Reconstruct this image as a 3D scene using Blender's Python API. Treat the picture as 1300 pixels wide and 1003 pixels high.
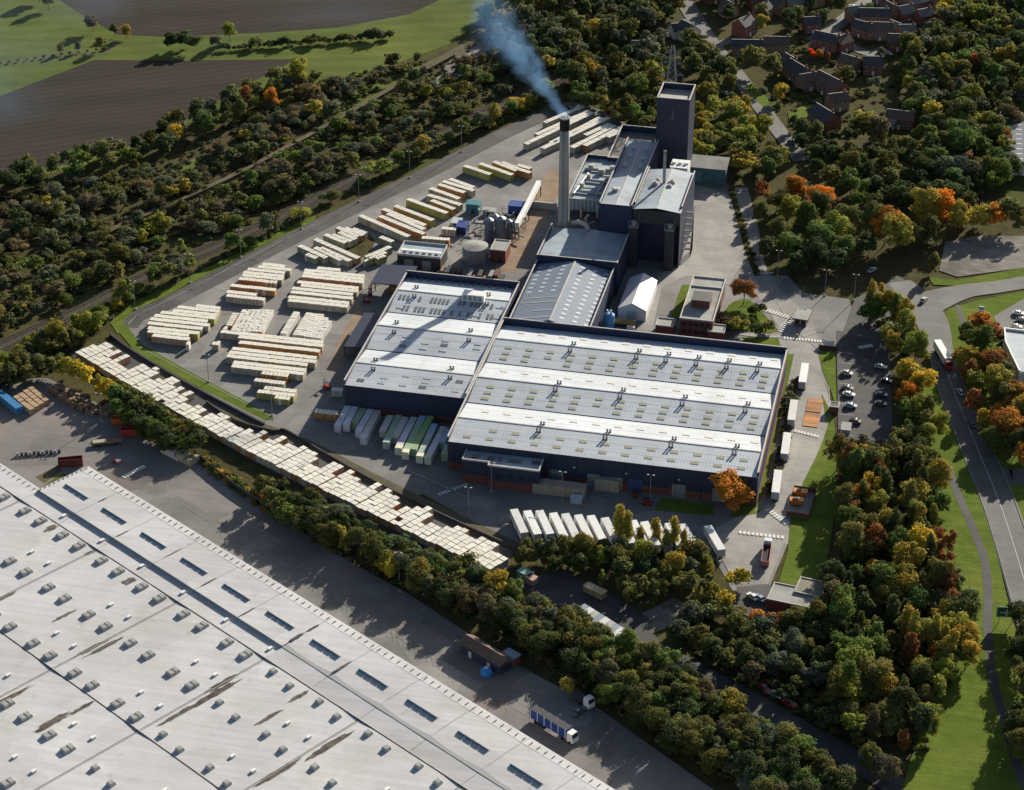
import bpy, bmesh, math, random
import numpy as np
from mathutils import Vector, Matrix
for o in list(bpy.data.objects): bpy.data.objects.remove(o, do_unlink=True)
S = bpy.context.scene
COL = S.collection
R = math.radians
rnd = random.Random(7)
nrg = np.random.default_rng(11)

# ---------------------------------------------------------------- camera
# world frame: X along the factory halls, Y away from the viewer along the bays, metres
FPX, CXP, CYP = 2790.0, 650.0, 501.5
PITCH, YAW, HCAM = R(30.3), R(12.56), 383.0
_s, _c = math.sin(YAW), math.cos(YAW)
FW = Vector((-_s*math.cos(PITCH), _c*math.cos(PITCH), -math.sin(PITCH)))
RT = Vector((_c, _s, 0.0))
UP = Vector((-_s*math.sin(PITCH), _c*math.sin(PITCH), math.cos(PITCH)))
CAM = -FW*(HCAM/math.sin(PITCH))
cam = bpy.data.cameras.new('camera'); cam.sensor_width = 36.0; cam.lens = FPX/1300.0*36.0
cam.clip_start = 5.0; cam.clip_end = 6000.0
camo = bpy.data.objects.new('camera', cam); COL.objects.link(camo)
camo.matrix_world = Matrix(((RT.x, UP.x, -FW.x, CAM.x), (RT.y, UP.y, -FW.y, CAM.y), (RT.z, UP.z, -FW.z, CAM.z), (0, 0, 0, 1)))
S.camera = camo

# ---------------------------------------------------------------- sky, sun, exposure
SUN_AZ, SUN_EL = R(71.0), R(20.5)          # direction towards the sun, counter-clockwise from +X
w = bpy.data.worlds.new('World'); S.world = w; w.use_nodes = True
nt = w.node_tree; bg = nt.nodes['Background']
sky = nt.nodes.new('ShaderNodeTexSky'); sky.sky_type = 'NISHITA'; sky.sun_disc = False
sky.sun_elevation = SUN_EL; sky.sun_rotation = R(90)-SUN_AZ
sky.air_density = 1.0; sky.dust_density = 1.2
nt.links.new(sky.outputs[0], bg.inputs[0]); bg.inputs[1].default_value = 0.05
sl = bpy.data.lights.new('sun', 'SUN'); sl.energy = 4.6; sl.angle = R(0.53); sl.color = (1.0, 0.92, 0.78)
so = bpy.data.objects.new('sun', sl); COL.objects.link(so)
sd = Vector((math.cos(SUN_AZ)*math.cos(SUN_EL), math.sin(SUN_AZ)*math.cos(SUN_EL), math.sin(SUN_EL)))
so.rotation_euler = sd.to_track_quat('Z', 'Y').to_euler(); so.location = (0, 300, 200)
S.view_settings.view_transform = 'Standard'; S.view_settings.look = 'None'
S.view_settings.exposure = 1.05; S.view_settings.gamma = 1.0; S.view_settings.use_curve_mapping = False
S.render.engine = 'CYCLES'; S.render.resolution_x = 1024; S.render.resolution_y = 790

# ---------------------------------------------------------------- helpers
def G(x, y, z=0.0):
    """point at height z seen along the direction of a photo pixel"""
    d = FW + RT*((x-CXP)/FPX) + UP*((CYP-y)/FPX)
    t = (z-CAM.z)/d.z
    return CAM + d*t
def crop(x0, y0, s):
    return lambda x, y: (x0+x/s, y0+y/s)
class MB:
    def __init__(self): self.v = []; self.f = []; self.m = []
    def poly(self, pts, m=0):
        n = len(self.v); self.v += [tuple(p) for p in pts]; self.f.append(tuple(range(n, n+len(pts)))); self.m.append(m); return self
    def box(self, x0, y0, z0, x1, y1, z1, m=0, top=None):
        n = len(self.v)
        self.v += [(x0, y0, z0), (x1, y0, z0), (x1, y1, z0), (x0, y1, z0), (x0, y0, z1), (x1, y0, z1), (x1, y1, z1), (x0, y1, z1)]
        for i, q in enumerate(((3, 2, 1, 0), (4, 5, 6, 7), (0, 1, 5, 4), (1, 2, 6, 5), (2, 3, 7, 6), (3, 0, 4, 7))):
            self.f.append(tuple(n+k for k in q)); self.m.append(top if (i == 1 and top is not None) else m)
        return self
    def loft(self, rings, m=0, cap=True):
        n = len(self.v); k = len(rings[0])
        for r in rings: self.v += [tuple(p) for p in r]
        for i in range(len(rings)-1):
            for j in range(k):
                a = n+i*k+j; b = n+i*k+(j+1) % k
                self.f.append((a, b, b+k, a+k)); self.m.append(m)
        if cap:
            self.f.append(tuple(n+j for j in reversed(range(k)))); self.m.append(m)
            e = n+(len(rings)-1)*k; self.f.append(tuple(e+j for j in range(k))); self.m.append(m)
        return self
    def cyl(self, x, y, z0, z1, r0, r1=None, n=16, m=0, cap=True):
        r1 = r0 if r1 is None else r1
        c = [(math.cos(2*math.pi*i/n), math.sin(2*math.pi*i/n)) for i in range(n)]
        return self.loft([[(x+r0*a, y+r0*b, z0) for a, b in c], [(x+r1*a, y+r1*b, z1) for a, b in c]], m, cap)
    def tube(self, pts, r, n=6, m=0):
        rings = []
        for i, p in enumerate(pts):
            p = Vector(p); d = Vector(pts[min(i+1, len(pts)-1)])-Vector(pts[max(i-1, 0)]); d.normalize()
            u = d.cross(Vector((0, 0, 1)))
            if u.length < 1e-3: u = Vector((1, 0, 0))
            u.normalize(); v = d.cross(u); rr = r[i] if isinstance(r, (list, tuple)) else r
            rings.append([p+u*(rr*math.cos(2*math.pi*k/n))+v*(rr*math.sin(2*math.pi*k/n)) for k in range(n)])
        return self.loft(rings, m)
    def bar(self, a, b, t, m=0): return self.tube([a, b], t*0.7, 4, m)
    def prism(self, pts, z0, z1, m=0, top=None):
        k = len(pts); n = len(self.v)
        A = sum(pts[i][0]*pts[(i+1) % k][1]-pts[(i+1) % k][0]*pts[i][1] for i in range(k))
        if A < 0: pts = pts[::-1]
        self.v += [(p[0], p[1], z0) for p in pts]+[(p[0], p[1], z1) for p in pts]
        for j in range(k):
            self.f.append((n+j, n+(j+1) % k, n+k+(j+1) % k, n+k+j)); self.m.append(m)
        self.f.append(tuple(n+k+j for j in range(k))); self.m.append(m if top is None else top)
        self.f.append(tuple(n+j for j in reversed(range(k)))); self.m.append(m)
        return self
    def mesh(self, name, mats, smooth=False):
        me = bpy.data.meshes.new(name); me.from_pydata(self.v, [], self.f)
        if not isinstance(mats, (list, tuple)): mats = [mats]
        for q in mats: me.materials.append(q)
        if len(mats) > 1: me.polygons.foreach_set('material_index', self.m)
        if smooth: me.polygons.foreach_set('use_smooth', [True]*len(me.polygons))
        me.update(); return me
    def build(self, name, mats, parent=None, smooth=False, **k):
        return put(name, self.mesh(name, mats, smooth), parent, **k)
def tag(o, label=None, cat=None, group=None, kind=None):
    if label: o['label'] = label
    if cat: o['category'] = cat
    if group: o['group'] = group
    if kind: o['kind'] = kind
    return o
def put(name, me, parent=None, loc=None, rz=0.0, **k):
    o = bpy.data.objects.new(name, me); COL.objects.link(o)
    if parent: o.parent = parent
    if loc is not None: o.location = loc
    if rz: o.rotation_euler = (0, 0, rz)
    return tag(o, **k)
def thing(name, label, cat, loc=(0, 0, 0), rz=0.0, group=None):
    o = bpy.data.objects.new(name, None); o.empty_display_size = 0.5; COL.objects.link(o)
    o.location = loc; o.rotation_euler = (0, 0, rz)
    return tag(o, label, cat, group)
KIDS = {}
def kids(o):
    return [c for c in o.children]
def dup(root, loc, rz, label=None, group=None, tree=None, scale=None):
    """copy of a thing, its parts and their sub-parts (tree = cached [(part, [sub-parts])])"""
    r = root.copy(); COL.objects.link(r); r.location = loc; r.rotation_euler = (0, 0, rz)
    if scale is not None: r.scale = scale
    if label: r['label'] = label
    if group: r['group'] = group
    for ch, subs in tree:
        c = ch.copy(); COL.objects.link(c); c.parent = r
        for g in subs:
            d = g.copy(); COL.objects.link(d); d.parent = c
    return r
def tree_of(root): return [(c, list(c.children)) for c in root.children]

# ---------------------------------------------------------------- materials
def mat(name, c1, c2=None, scale=0.3, rough=0.8, bump=0.0, bscale=None, metal=0.0, lo=0.35, hi=0.65, c3=None, scale3=0.03, objcol=False, stretch=None, rot=0.0, spec=0.2, coat=0.0):
    m = bpy.data.materials.new(name); m.use_nodes = True
    n = m.node_tree.nodes; L = m.node_tree.links.new; b = n['Principled BSDF']
    b.inputs['Roughness'].default_value = rough; b.inputs['Metallic'].default_value = metal
    b.inputs['Specular IOR Level'].default_value = spec
    if coat: b.inputs['Coat Weight'].default_value = coat
    geo = n.new('ShaderNodeNewGeometry'); vec = geo.outputs['Position']
    if stretch or rot:
        mp = n.new('ShaderNodeMapping'); mp.inputs['Rotation'].default_value = (0, 0, rot)
        mp.vector_type = 'TEXTURE'
        if stretch: mp.inputs['Scale'].default_value = stretch
        L(vec, mp.inputs['Vector']); vec = mp.outputs['Vector']
    src = None
    def noise(sc, det=6):
        t = n.new('ShaderNodeTexNoise'); t.inputs['Scale'].default_value = sc; t.inputs['Detail'].default_value = det
        t.inputs['Roughness'].default_value = 0.65; L(vec, t.inputs['Vector']); return t.outputs['Fac']
    def mix(fac, a, bcol, l, h):
        r = n.new('ShaderNodeMapRange'); r.inputs['From Min'].default_value = l; r.inputs['From Max'].default_value = h; L(fac, r.inputs['Value'])
        x = n.new('ShaderNodeMix'); x.data_type = 'RGBA'; L(r.outputs[0], x.inputs['Factor'])
        if isinstance(a, tuple): x.inputs['A'].default_value = (*a, 1)
        else: L(a, x.inputs['A'])
        x.inputs['B'].default_value = (*bcol, 1); return x.outputs['Result']
    col = c1
    if c2: col = mix(noise(scale), col, c2, lo, hi)
    if c3: col = mix(noise(scale3, 4), col, c3, 0.5, 0.68)
    if objcol:
        oi = n.new('ShaderNodeObjectInfo'); at = n.new('ShaderNodeAttribute'); at.attribute_name = 'tint'
        x = n.new('ShaderNodeMix'); x.data_type = 'RGBA'; x.blend_type = 'MULTIPLY'; x.inputs['Factor'].default_value = 1
        L(oi.outputs['Color'], x.inputs['A']); L(at.outputs['Color'], x.inputs['B'])
        y = n.new('ShaderNodeMix'); y.data_type = 'RGBA'; y.blend_type = 'MULTIPLY'; y.inputs['Factor'].default_value = 1
        L(x.outputs['Result'], y.inputs['A'])
        if isinstance(col, tuple): y.inputs['B'].default_value = (*col, 1)
        else: L(col, y.inputs['B'])
        col = y.outputs['Result']
    if isinstance(col, tuple): b.inputs['Base Color'].default_value = (*col, 1)
    else: L(col, b.inputs['Base Color'])
    if bump:
        bp = n.new('ShaderNodeBump'); bp.inputs['Strength'].default_value = bump; bp.inputs['Distance'].default_value = 0.3
        L(noise(bscale or scale*4), bp.inputs['Height']); L(bp.outputs[0], b.inputs['Normal'])
    m.diffuse_color = (*c1, 1) if isinstance(c1, tuple) else (1, 1, 1, 1)
    return m
def wear(m, joint=0.0, jw=6.0, patch=0.18, streak=0.12, rot=0.0):
    """repairs, tyre streaks and slab joints multiplied into a ground material"""
    n = m.node_tree.nodes; L = m.node_tree.links.new; b = n['Principled BSDF']; src = b.inputs['Base Color'].links[0].from_socket
    geo = n.new('ShaderNodeNewGeometry'); mp = n.new('ShaderNodeMapping'); mp.inputs['Rotation'].default_value = (0, 0, rot); L(geo.outputs['Position'], mp.inputs['Vector'])
    def rng(s, a, c, lo, hi):
        r = n.new('ShaderNodeMapRange'); r.inputs['From Min'].default_value = a; r.inputs['From Max'].default_value = c; r.inputs['To Min'].default_value = lo; r.inputs['To Max'].default_value = hi; L(s, r.inputs['Value']); return r.outputs[0]
    v = n.new('ShaderNodeTexVoronoi'); v.distance = 'MANHATTAN'; v.inputs['Scale'].default_value = 0.055; L(mp.outputs[0], v.inputs['Vector']); sp = n.new('ShaderNodeSeparateColor'); L(v.outputs['Color'], sp.inputs[0])
    f = [rng(sp.outputs[0], 0, 1, 1-patch, 1+patch)]
    m2 = n.new('ShaderNodeMapping'); m2.inputs['Rotation'].default_value = (0, 0, rot+0.5); m2.inputs['Scale'].default_value = (0.03, 0.7, 1); L(geo.outputs['Position'], m2.inputs['Vector'])
    t = n.new('ShaderNodeTexNoise'); t.inputs['Scale'].default_value = 1.0; t.inputs['Detail'].default_value = 3; L(m2.outputs[0], t.inputs['Vector']); f.append(rng(t.outputs['Fac'], 0.35, 0.65, 1-streak, 1+streak))
    o = n.new('ShaderNodeTexNoise'); o.inputs['Scale'].default_value = 0.22; o.inputs['Detail'].default_value = 8; o.inputs['Roughness'].default_value = 0.75; L(geo.outputs['Position'], o.inputs['Vector']); f.append(rng(o.outputs['Fac'], 0.6, 0.72, 1.0, 0.70))
    if joint:
        w_ = n.new('ShaderNodeTexBrick'); w_.offset = 0; w_.inputs['Scale'].default_value = 1.0; w_.inputs['Brick Width'].default_value = jw; w_.inputs['Row Height'].default_value = jw; w_.inputs['Mortar Size'].default_value = 0.09; w_.inputs['Color1'].default_value = (1, 1, 1, 1); w_.inputs['Color2'].default_value = (0.93, 0.93, 0.93, 1); w_.inputs['Mortar'].default_value = (1-joint, 1-joint, 1-joint, 1); L(mp.outputs[0], w_.inputs['Vector']); s2 = n.new('ShaderNodeSeparateColor'); L(w_.outputs['Color'], s2.inputs[0]); f.append(s2.outputs[0])
    k = f[0]
    for g in f[1:]:
        q = n.new('ShaderNodeMath'); q.operation = 'MULTIPLY'; L(k, q.inputs[0]); L(g, q.inputs[1]); k = q.outputs[0]
    x = n.new('ShaderNodeVectorMath'); x.operation = 'SCALE'; L(src, x.inputs[0]); L(k, x.inputs['Scale']); L(x.outputs[0], b.inputs['Base Color'])
    return m
def furrows(m, rot, period, amt):
    """tractor lines"""
    n = m.node_tree.nodes; L = m.node_tree.links.new; b = n['Principled BSDF']; src = b.inputs['Base Color'].links[0].from_socket
    geo = n.new('ShaderNodeNewGeometry'); mp = n.new('ShaderNodeMapping'); mp.inputs['Rotation'].default_value = (0, 0, rot); L(geo.outputs['Position'], mp.inputs['Vector'])
    wv = n.new('ShaderNodeTexWave'); wv.wave_type = 'BANDS'; wv.bands_direction = 'Y'; wv.inputs['Scale'].default_value = 0.314/period; wv.inputs['Distortion'].default_value = 3.5; wv.inputs['Detail'].default_value = 4; wv.inputs['Detail Scale'].default_value = 0.4; L(mp.outputs[0], wv.inputs['Vector'])
    m2 = n.new('ShaderNodeMapping'); m2.inputs['Rotation'].default_value = (0, 0, rot); m2.inputs['Scale'].default_value = (0.006, 0.16, 1); L(geo.outputs['Position'], m2.inputs['Vector']); t = n.new('ShaderNodeTexNoise'); t.inputs['Scale'].default_value = 1; t.inputs['Detail'].default_value = 5; L(m2.outputs[0], t.inputs['Vector'])
    a = n.new('ShaderNodeMath'); a.operation = 'ADD'; L(wv.outputs['Fac'], a.inputs[0]); L(t.outputs['Fac'], a.inputs[1])
    r = n.new('ShaderNodeMapRange'); r.inputs['From Min'].default_value = 0.3; r.inputs['From Max'].default_value = 1.7; r.inputs['To Min'].default_value = 1-amt; r.inputs['To Max'].default_value = 1+amt; L(a.outputs[0], r.inputs['Value'])
    x = n.new('ShaderNodeVectorMath'); x.operation = 'SCALE'; L(src, x.inputs[0]); L(r.outputs[0], x.inputs['Scale']); L(x.outputs[0], b.inputs['Base Color']); return m
def ribs(m, axis='X', period=1.0, depth=0.06, dark=0.0):
    """profiled metal sheet: fine ribs as relief on a material"""
    n = m.node_tree.nodes; L = m.node_tree.links.new; b = n['Principled BSDF']
    geo = n.new('ShaderNodeNewGeometry'); sp = n.new('ShaderNodeSeparateXYZ'); L(geo.outputs['Position'], sp.inputs[0])
    s = n.new('ShaderNodeMath'); s.operation = 'ADD'
    if axis == 'XY': L(sp.outputs['X'], s.inputs[0]); L(sp.outputs['Y'], s.inputs[1])
    else: L(sp.outputs[axis], s.inputs[0]); s.inputs[1].default_value = 0
    k = n.new('ShaderNodeMath'); k.operation = 'MULTIPLY'; L(s.outputs[0], k.inputs[0]); k.inputs[1].default_value = 2*math.pi/period
    q = n.new('ShaderNodeMath'); q.operation = 'SINE'; L(k.outputs[0], q.inputs[0])
    bp = n.new('ShaderNodeBump'); bp.inputs['Strength'].default_value = 0.6; bp.inputs['Distance'].default_value = depth
    L(q.outputs[0], bp.inputs['Height']); L(bp.outputs[0], b.inputs['Normal'])
    return m
K = {}
K['scrub'] = mat('scrub_ground', (0.052, 0.047, 0.022), (0.088, 0.078, 0.034), 0.25, 0.95, 0.9, 1.2, c3=(0.076, 0.084, 0.026), scale3=0.02)
K['grass'] = mat('grass', (0.112, 0.155, 0.026), (0.084, 0.122, 0.020), 0.20, 0.9, 0.6, 2.0, c3=(0.150, 0.172, 0.036), scale3=0.03)
K['meadow'] = mat('meadow', (0.102, 0.128, 0.034), (0.078, 0.102, 0.027), 0.035, 0.95, 0.5, 1.0, c3=(0.125, 0.142, 0.036), scale3=0.012)
K['soil'] = mat('ploughed_soil', (0.052, 0.045, 0.037), (0.041, 0.036, 0.030), 0.05, 0.95, 0.5, 0.8, stretch=(7, 0.8, 1), rot=R(25), c3=(0.052, 0.045, 0.037), scale3=0.012)
K['asphalt'] = mat('yard_asphalt', (0.20, 0.192, 0.182), (0.15, 0.145, 0.14), 0.07, 0.85, 0.15, 2.0, c3=(0.25, 0.24, 0.225), scale3=0.025)
K['asphalt_dark'] = mat('dark_asphalt', (0.075, 0.073, 0.072), (0.055, 0.054, 0.054), 0.15, 0.85, 0.15, 2.0, c3=(0.10, 0.097, 0.093), scale3=0.04)
K['concrete'] = mat('concrete_slab', (0.30, 0.285, 0.265), (0.22, 0.21, 0.195), 0.08, 0.85, 0.1, 2.0, c3=(0.36, 0.34, 0.31), scale3=0.03)
K['estate'] = mat('estate_concrete', (0.20, 0.185, 0.175), (0.15, 0.145, 0.14), 0.05, 0.9, 0.1, 2.0, c3=(0.26, 0.205, 0.185), scale3=0.022)
K['road'] = mat('road_asphalt', (0.135, 0.13, 0.125), (0.10, 0.098, 0.095), 0.1, 0.8, 0.1, 2.0, c3=(0.165, 0.16, 0.15), scale3=0.03)
K['sand'] = mat('sandy_ground', (0.32, 0.24, 0.17), (0.22, 0.17, 0.13), 0.15, 0.95, 0.4, 1.0)
K['gravel'] = mat('pale_gravel', (0.24, 0.215, 0.19), (0.17, 0.155, 0.14), 0.2, 0.95, 0.4, 1.0, c3=(0.13, 0.12, 0.10), scale3=0.05)
K['ballast'] = mat('ballast', (0.085, 0.078, 0.062), (0.055, 0.05, 0.04), 0.8, 0.95, 0.5, 2.0)
K['bank'] = mat('earth_bank', (0.14, 0.115, 0.08), (0.09, 0.085, 0.05), 0.3, 0.95, 0.5, 1.0)
K['paint'] = mat('road_paint', (0.72, 0.72, 0.70), (0.5, 0.5, 0.48), 1.5, 0.7)
K['yellow_paint'] = mat('orange_paint', (0.42, 0.17, 0.05), (0.24, 0.13, 0.07), 0.6, 0.8)
K['worn_paint'] = mat('worn_paint', (0.24, 0.23, 0.22), (0.17, 0.165, 0.16), 0.8, 0.85)
K['kerb'] = mat('kerb_stone', (0.36, 0.35, 0.33), (0.26, 0.25, 0.24), 0.6, 0.85)
K['navy'] = ribs(mat('navy_cladding', (0.036, 0.046, 0.085), (0.030, 0.038, 0.070), 0.15, 0.55), 'XY', 1.0, 0.04)
K['navyd'] = mat('navy_trim', (0.035, 0.043, 0.075), None, rough=0.5)
K['brick'] = mat('red_brick', (0.20, 0.075, 0.055), (0.14, 0.055, 0.042), 0.7, 0.9)
K['brick2'] = mat('house_brick', (0.24, 0.105, 0.075), (0.17, 0.075, 0.055), 0.8, 0.9)
K['brick3'] = mat('buff_brick', (0.30, 0.19, 0.13), (0.22, 0.14, 0.10), 0.8, 0.9)
K['coping'] = mat('coping', (0.50, 0.48, 0.45), (0.38, 0.36, 0.34), 0.5, 0.7)
K['sheet'] = ribs(mat('roof_sheet', (0.52, 0.555, 0.59), (0.475, 0.51, 0.55), 0.06, 0.5, c3=(0.44, 0.465, 0.49), scale3=0.09, stretch=(1, 5, 1)), 'X', 1.0, 0.012)
K['slate'] = ribs(mat('slate_sheet', (0.175, 0.215, 0.275), (0.155, 0.19, 0.245), 0.1, 0.6), 'Y', 1.0, 0.03)
K['blueroof'] = mat('blue_grey_roof', (0.33, 0.385, 0.43), (0.28, 0.33, 0.375), 0.12, 0.6, c3=(0.24, 0.27, 0.30), scale3=0.06)
K['greyroof'] = mat('weathered_grey_roof', (0.33, 0.33, 0.31), (0.25, 0.25, 0.235), 0.15, 0.8, c3=(0.20, 0.19, 0.17), scale3=0.07)
K['felt'] = mat('felt_roof', (0.17, 0.165, 0.155), (0.11, 0.11, 0.105), 0.25, 0.9)
K['membrane'] = mat('pale_membrane', (0.53, 0.525, 0.535), (0.465, 0.46, 0.47), 0.045, 0.75, c3=(0.45, 0.44, 0.425), scale3=0.05)
K['moss'] = mat('moss_stain', (0.055, 0.046, 0.038), (0.15, 0.13, 0.11), 0.5, 0.95)
K['rooflight'] = mat('yellowed_rooflight', (0.50, 0.475, 0.33), (0.40, 0.385, 0.28), 0.9, 0.4)
K['rooflight_w'] = mat('clear_rooflight', (0.58, 0.62, 0.64), (0.45, 0.49, 0.52), 0.9, 0.35)
K['rooflight_g'] = mat('grey_rooflight', (0.20, 0.215, 0.215), (0.14, 0.15, 0.155), 0.9, 0.4)
K['glass'] = mat('dark_glass', (0.03, 0.037, 0.045), None, rough=0.12, spec=0.6)
K['white'] = mat('white_paint', (0.78, 0.78, 0.76), (0.70, 0.70, 0.68), 0.4, 0.45)
K['tent'] = mat('marquee_pvc', (0.66, 0.66, 0.67), (0.60, 0.60, 0.62), 0.3, 0.5)
K['metal'] = mat('galvanised', (0.34, 0.35, 0.36), (0.26, 0.27, 0.28), 0.6, 0.45, metal=0.4)
K['dmetal'] = mat('dark_steel', (0.06, 0.062, 0.068), (0.045, 0.045, 0.05), 0.5, 0.6, metal=0.2)
K['rust'] = mat('rusty_steel', (0.20, 0.085, 0.05), (0.10, 0.06, 0.045), 0.8, 0.9)
K['chim'] = mat('chimney_concrete', (0.38, 0.37, 0.345), (0.32, 0.31, 0.29), 0.25, 0.85, stretch=(1, 1, 4))
K['black'] = mat('black', (0.018, 0.018, 0.020), None, rough=0.8)
K['rubber'] = mat('tyre_rubber', (0.02, 0.02, 0.02), None, rough=0.9)
K['wood'] = mat('timber', (0.30, 0.20, 0.12), (0.18, 0.12, 0.075), 0.9, 0.9)
K['plainc'] = mat('coloured_paint', (1.0, 1.0, 1.0), None, rough=0.4, objcol=False)
K['slateh'] = mat('house_slate', (0.085, 0.083, 0.088), (0.06, 0.058, 0.06), 0.5, 0.85)
K['tileh'] = mat('brown_tile', (0.15, 0.105, 0.085), (0.10, 0.075, 0.062), 0.5, 0.9)
K['greytile'] = mat('grey_tile', (0.20, 0.19, 0.18), (0.15, 0.142, 0.135), 0.5, 0.9)
def paint(name, c, rough=0.4, spec=0.4):
    k = 'P_'+name
    if k not in K: K[k] = mat(name, c, tuple(v*0.82 for v in c), 0.7, rough, spec=spec)
    return K[k]
wear(K['asphalt'], 0, 6, 0.15, 0.06, R(8)); wear(K['asphalt_dark'], 0, 6, 0.12, 0.06, R(-31)); wear(K['concrete'], 0.22, 6, 0.10, 0.05, R(4)); wear(K['estate'], 0.16, 9, 0.15, 0.06, R(31.5)); wear(K['road'], 0, 6, 0.05, 0.09, R(68)); wear(K['gravel'], 0, 6, 0.1, 0.1); wear(K['yellow_paint'], 0, 3, 0.2, 0.3, R(60))
furrows(K['soil'], R(-36), 5.0, 0.13); furrows(K['meadow'], R(-20), 11.0, 0.09)
wear(K['membrane'], 0.10, 19.45, 0.05, 0.06, R(31.5)); wear(K['sheet'], 0, 8, 0.05, 0.07); wear(K['blueroof'], 0, 8, 0.08, 0.08)
wear(K['grass'], 0, 6, 0.06, 0.10, R(15)); wear(K['meadow'], 0, 6, 0.05, 0.08, R(60))
for k in ('scrub', 'grass', 'meadow', 'soil', 'bank', 'ballast', 'sand', 'gravel'): K[k].node_tree.nodes['Principled BSDF'].inputs['Specular IOR Level'].default_value = 0.03; K[k].node_tree.nodes['Principled BSDF'].inputs['Roughness'].default_value = 1.0
# ================================================================ the ground
LAYER = [0]
def sheet(name, pts, m, z=None, smooth=0, parent=None):
    """flat ground sheet through photo pixels; each is a little above the one before"""
    if z is None: LAYER[0] += 1; z = 0.004*LAYER[0]
    P = [G(*p) for p in pts]
    if smooth:
        for _ in range(smooth):
            Q = []
            for i in range(len(P)):
                a, b = P[i], P[(i+1) % len(P)]
                Q += [a*0.75+b*0.25, a*0.25+b*0.75]
            P = Q
    bm = bmesh.new(); vs = [bm.verts.new((p.x, p.y, z)) for p in P]
    f = bm.faces.new(vs); bm.normal_update()
    if f.normal.z < 0: f.normal_flip()
    bmesh.ops.triangulate(bm, faces=bm.faces[:])
    me = bpy.data.meshes.new(name); bm.to_mesh(me); bm.free(); me.materials.append(m)
    return put(name, me, parent, kind='structure' if parent is None else None)
def ribbon_pts(px, w, z=0.0):
    """world outline of a strip of width w (metres) along a pixel polyline"""
    P = [G(*p) for p in px]; Lf = []; Rt = []
    for i, p in enumerate(P):
        d = P[min(i+1, len(P)-1)]-P[max(i-1, 0)]; d.normalize(); q = Vector((-d.y, d.x, 0))
        ww = w[i] if isinstance(w, (list, tuple)) else w
        Lf.append(p+q*ww/2); Rt.append(p-q*ww/2)
    return P, Lf, Rt
def dense(px, k=4):
    """smooth a pixel polyline (Catmull-Rom)"""
    out = []
    for i in range(len(px)-1):
        p0 = px[max(i-1, 0)]; p1 = px[i]; p2 = px[i+1]; p3 = px[min(i+2, len(px)-1)]
        for j in range(k):
            t = j/k
            out.append(tuple(0.5*((2*p1[a])+(-p0[a]+p2[a])*t+(2*p0[a]-5*p1[a]+4*p2[a]-p3[a])*t*t+(-p0[a]+3*p1[a]-3*p2[a]+p3[a])*t**3) for a in (0, 1)))
    out.append(px[-1]); return out
def ribbon(name, px, w, m, z=None, parent=None, k=4):
    if z is None: LAYER[0] += 1; z = 0.004*LAYER[0]
    if k > 1:
        if isinstance(w, (list, tuple)):
            w = [w[i]+(w[i+1]-w[i])*j/k for i in range(len(px)-1) for j in range(k)]+[w[-1]]
        px = dense(px, k)
    P, A, B = ribbon_pts(px, w); b = MB()
    for i in range(len(P)-1):
        b.poly([(B[i].x, B[i].y, z), (B[i+1].x, B[i+1].y, z), (A[i+1].x, A[i+1].y, z), (A[i].x, A[i].y, z)])
    return b.build(name, m, parent, kind='structure' if parent is None else None)
def wallstrip(px, w, h, m, name, parent=None, k=3, z0=0.0, **kw):
    """a raised strip (kerb, wall, bank) along a pixel polyline"""
    if k > 1: px = dense(px, k)
    P, A, B = ribbon_pts(px, w); b = MB()
    rings = [[(A[i].x, A[i].y, z0), (A[i].x, A[i].y, z0+h), (B[i].x, B[i].y, z0+h), (B[i].x, B[i].y, z0)] for i in range(len(P))]
    b.loft(rings)
    return b.build(name, m, parent, **kw)

b = MB(); b.poly([(-1500, -1300, -0.05), (1500, -1300, -0.05), (1500, 2000, -0.05), (-1500, 2000, -0.05)])
ground = b.build('ground', K['scrub'], kind='structure')
# fields, top left
meadow = sheet('meadow', [(-420, -260), (980, -260), (640, -20), (612, 22), (570, 56), (505, 80), (440, 100), (395, 108), (300, 132), (235, 158), (172, 190), (100, 212), (0, 236), (-420, 330)], K['meadow'])
sheet('ploughed_field', [(-300, 200), (0, 122), (60, 99), (120, 76), (212, 77), (376, 75), (345, 92), (300, 113), (240, 150), (170, 184), (100, 205), (0, 228), (-300, 310)], K['soil'])
sheet('ploughed_field', [(75, 0), (112, 24), (150, 44), (215, 47), (330, 42), (430, 35), (520, 18), (575, -8), (900, -200), (-100, -200)], K['soil'])
sheet('lawn', [(1065, 20), (1090, 4), (1140, -40), (1190, -60), (1120, -5), (1080, 28)], K['grass'])
ribbon('farm_track', [(-60, 92), (0, 81), (60, 73), (130, 66), (150, 52)], 3.0, K['bank'])
# earthworks and the old line bank between the field and the railway
sheet('cleared_ground', [(560, 92), (590, 50), (625, 32), (650, 50), (600, 85), (570, 108), (545, 112)], K['gravel'], smooth=2)
ribbon('dirt_track', [(440, 146), (500, 108), (545, 84), (590, 60), (640, 22)], 7, K['bank'])
sheet('rough_grass', [(215, 215), (262, 195), (285, 205), (250, 232), (205, 240)], K['meadow'], smooth=2)
sheet('rough_grass', [(430, 118), (500, 92), (540, 78), (520, 98), (455, 140), (410, 150)], K['meadow'], smooth=2)
bank = wallstrip([(120, 306), (162, 286), (284, 232), (372, 186), (440, 148), (520, 102), (575, 72)], [3.0]*19 if False else 2.6, 1.5, K['bank'], 'earth_bank', kind='structure')
RAIL = [(-90, 485), (0, 441), (78, 405), (190, 350), (305, 300), (338, 285), (450, 226), (560, 170), (609, 147), (690, 108), (780, 72), (900, 20)]
ballast = ribbon('railway_ballast', RAIL, 8.6, K['ballast'])
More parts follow.
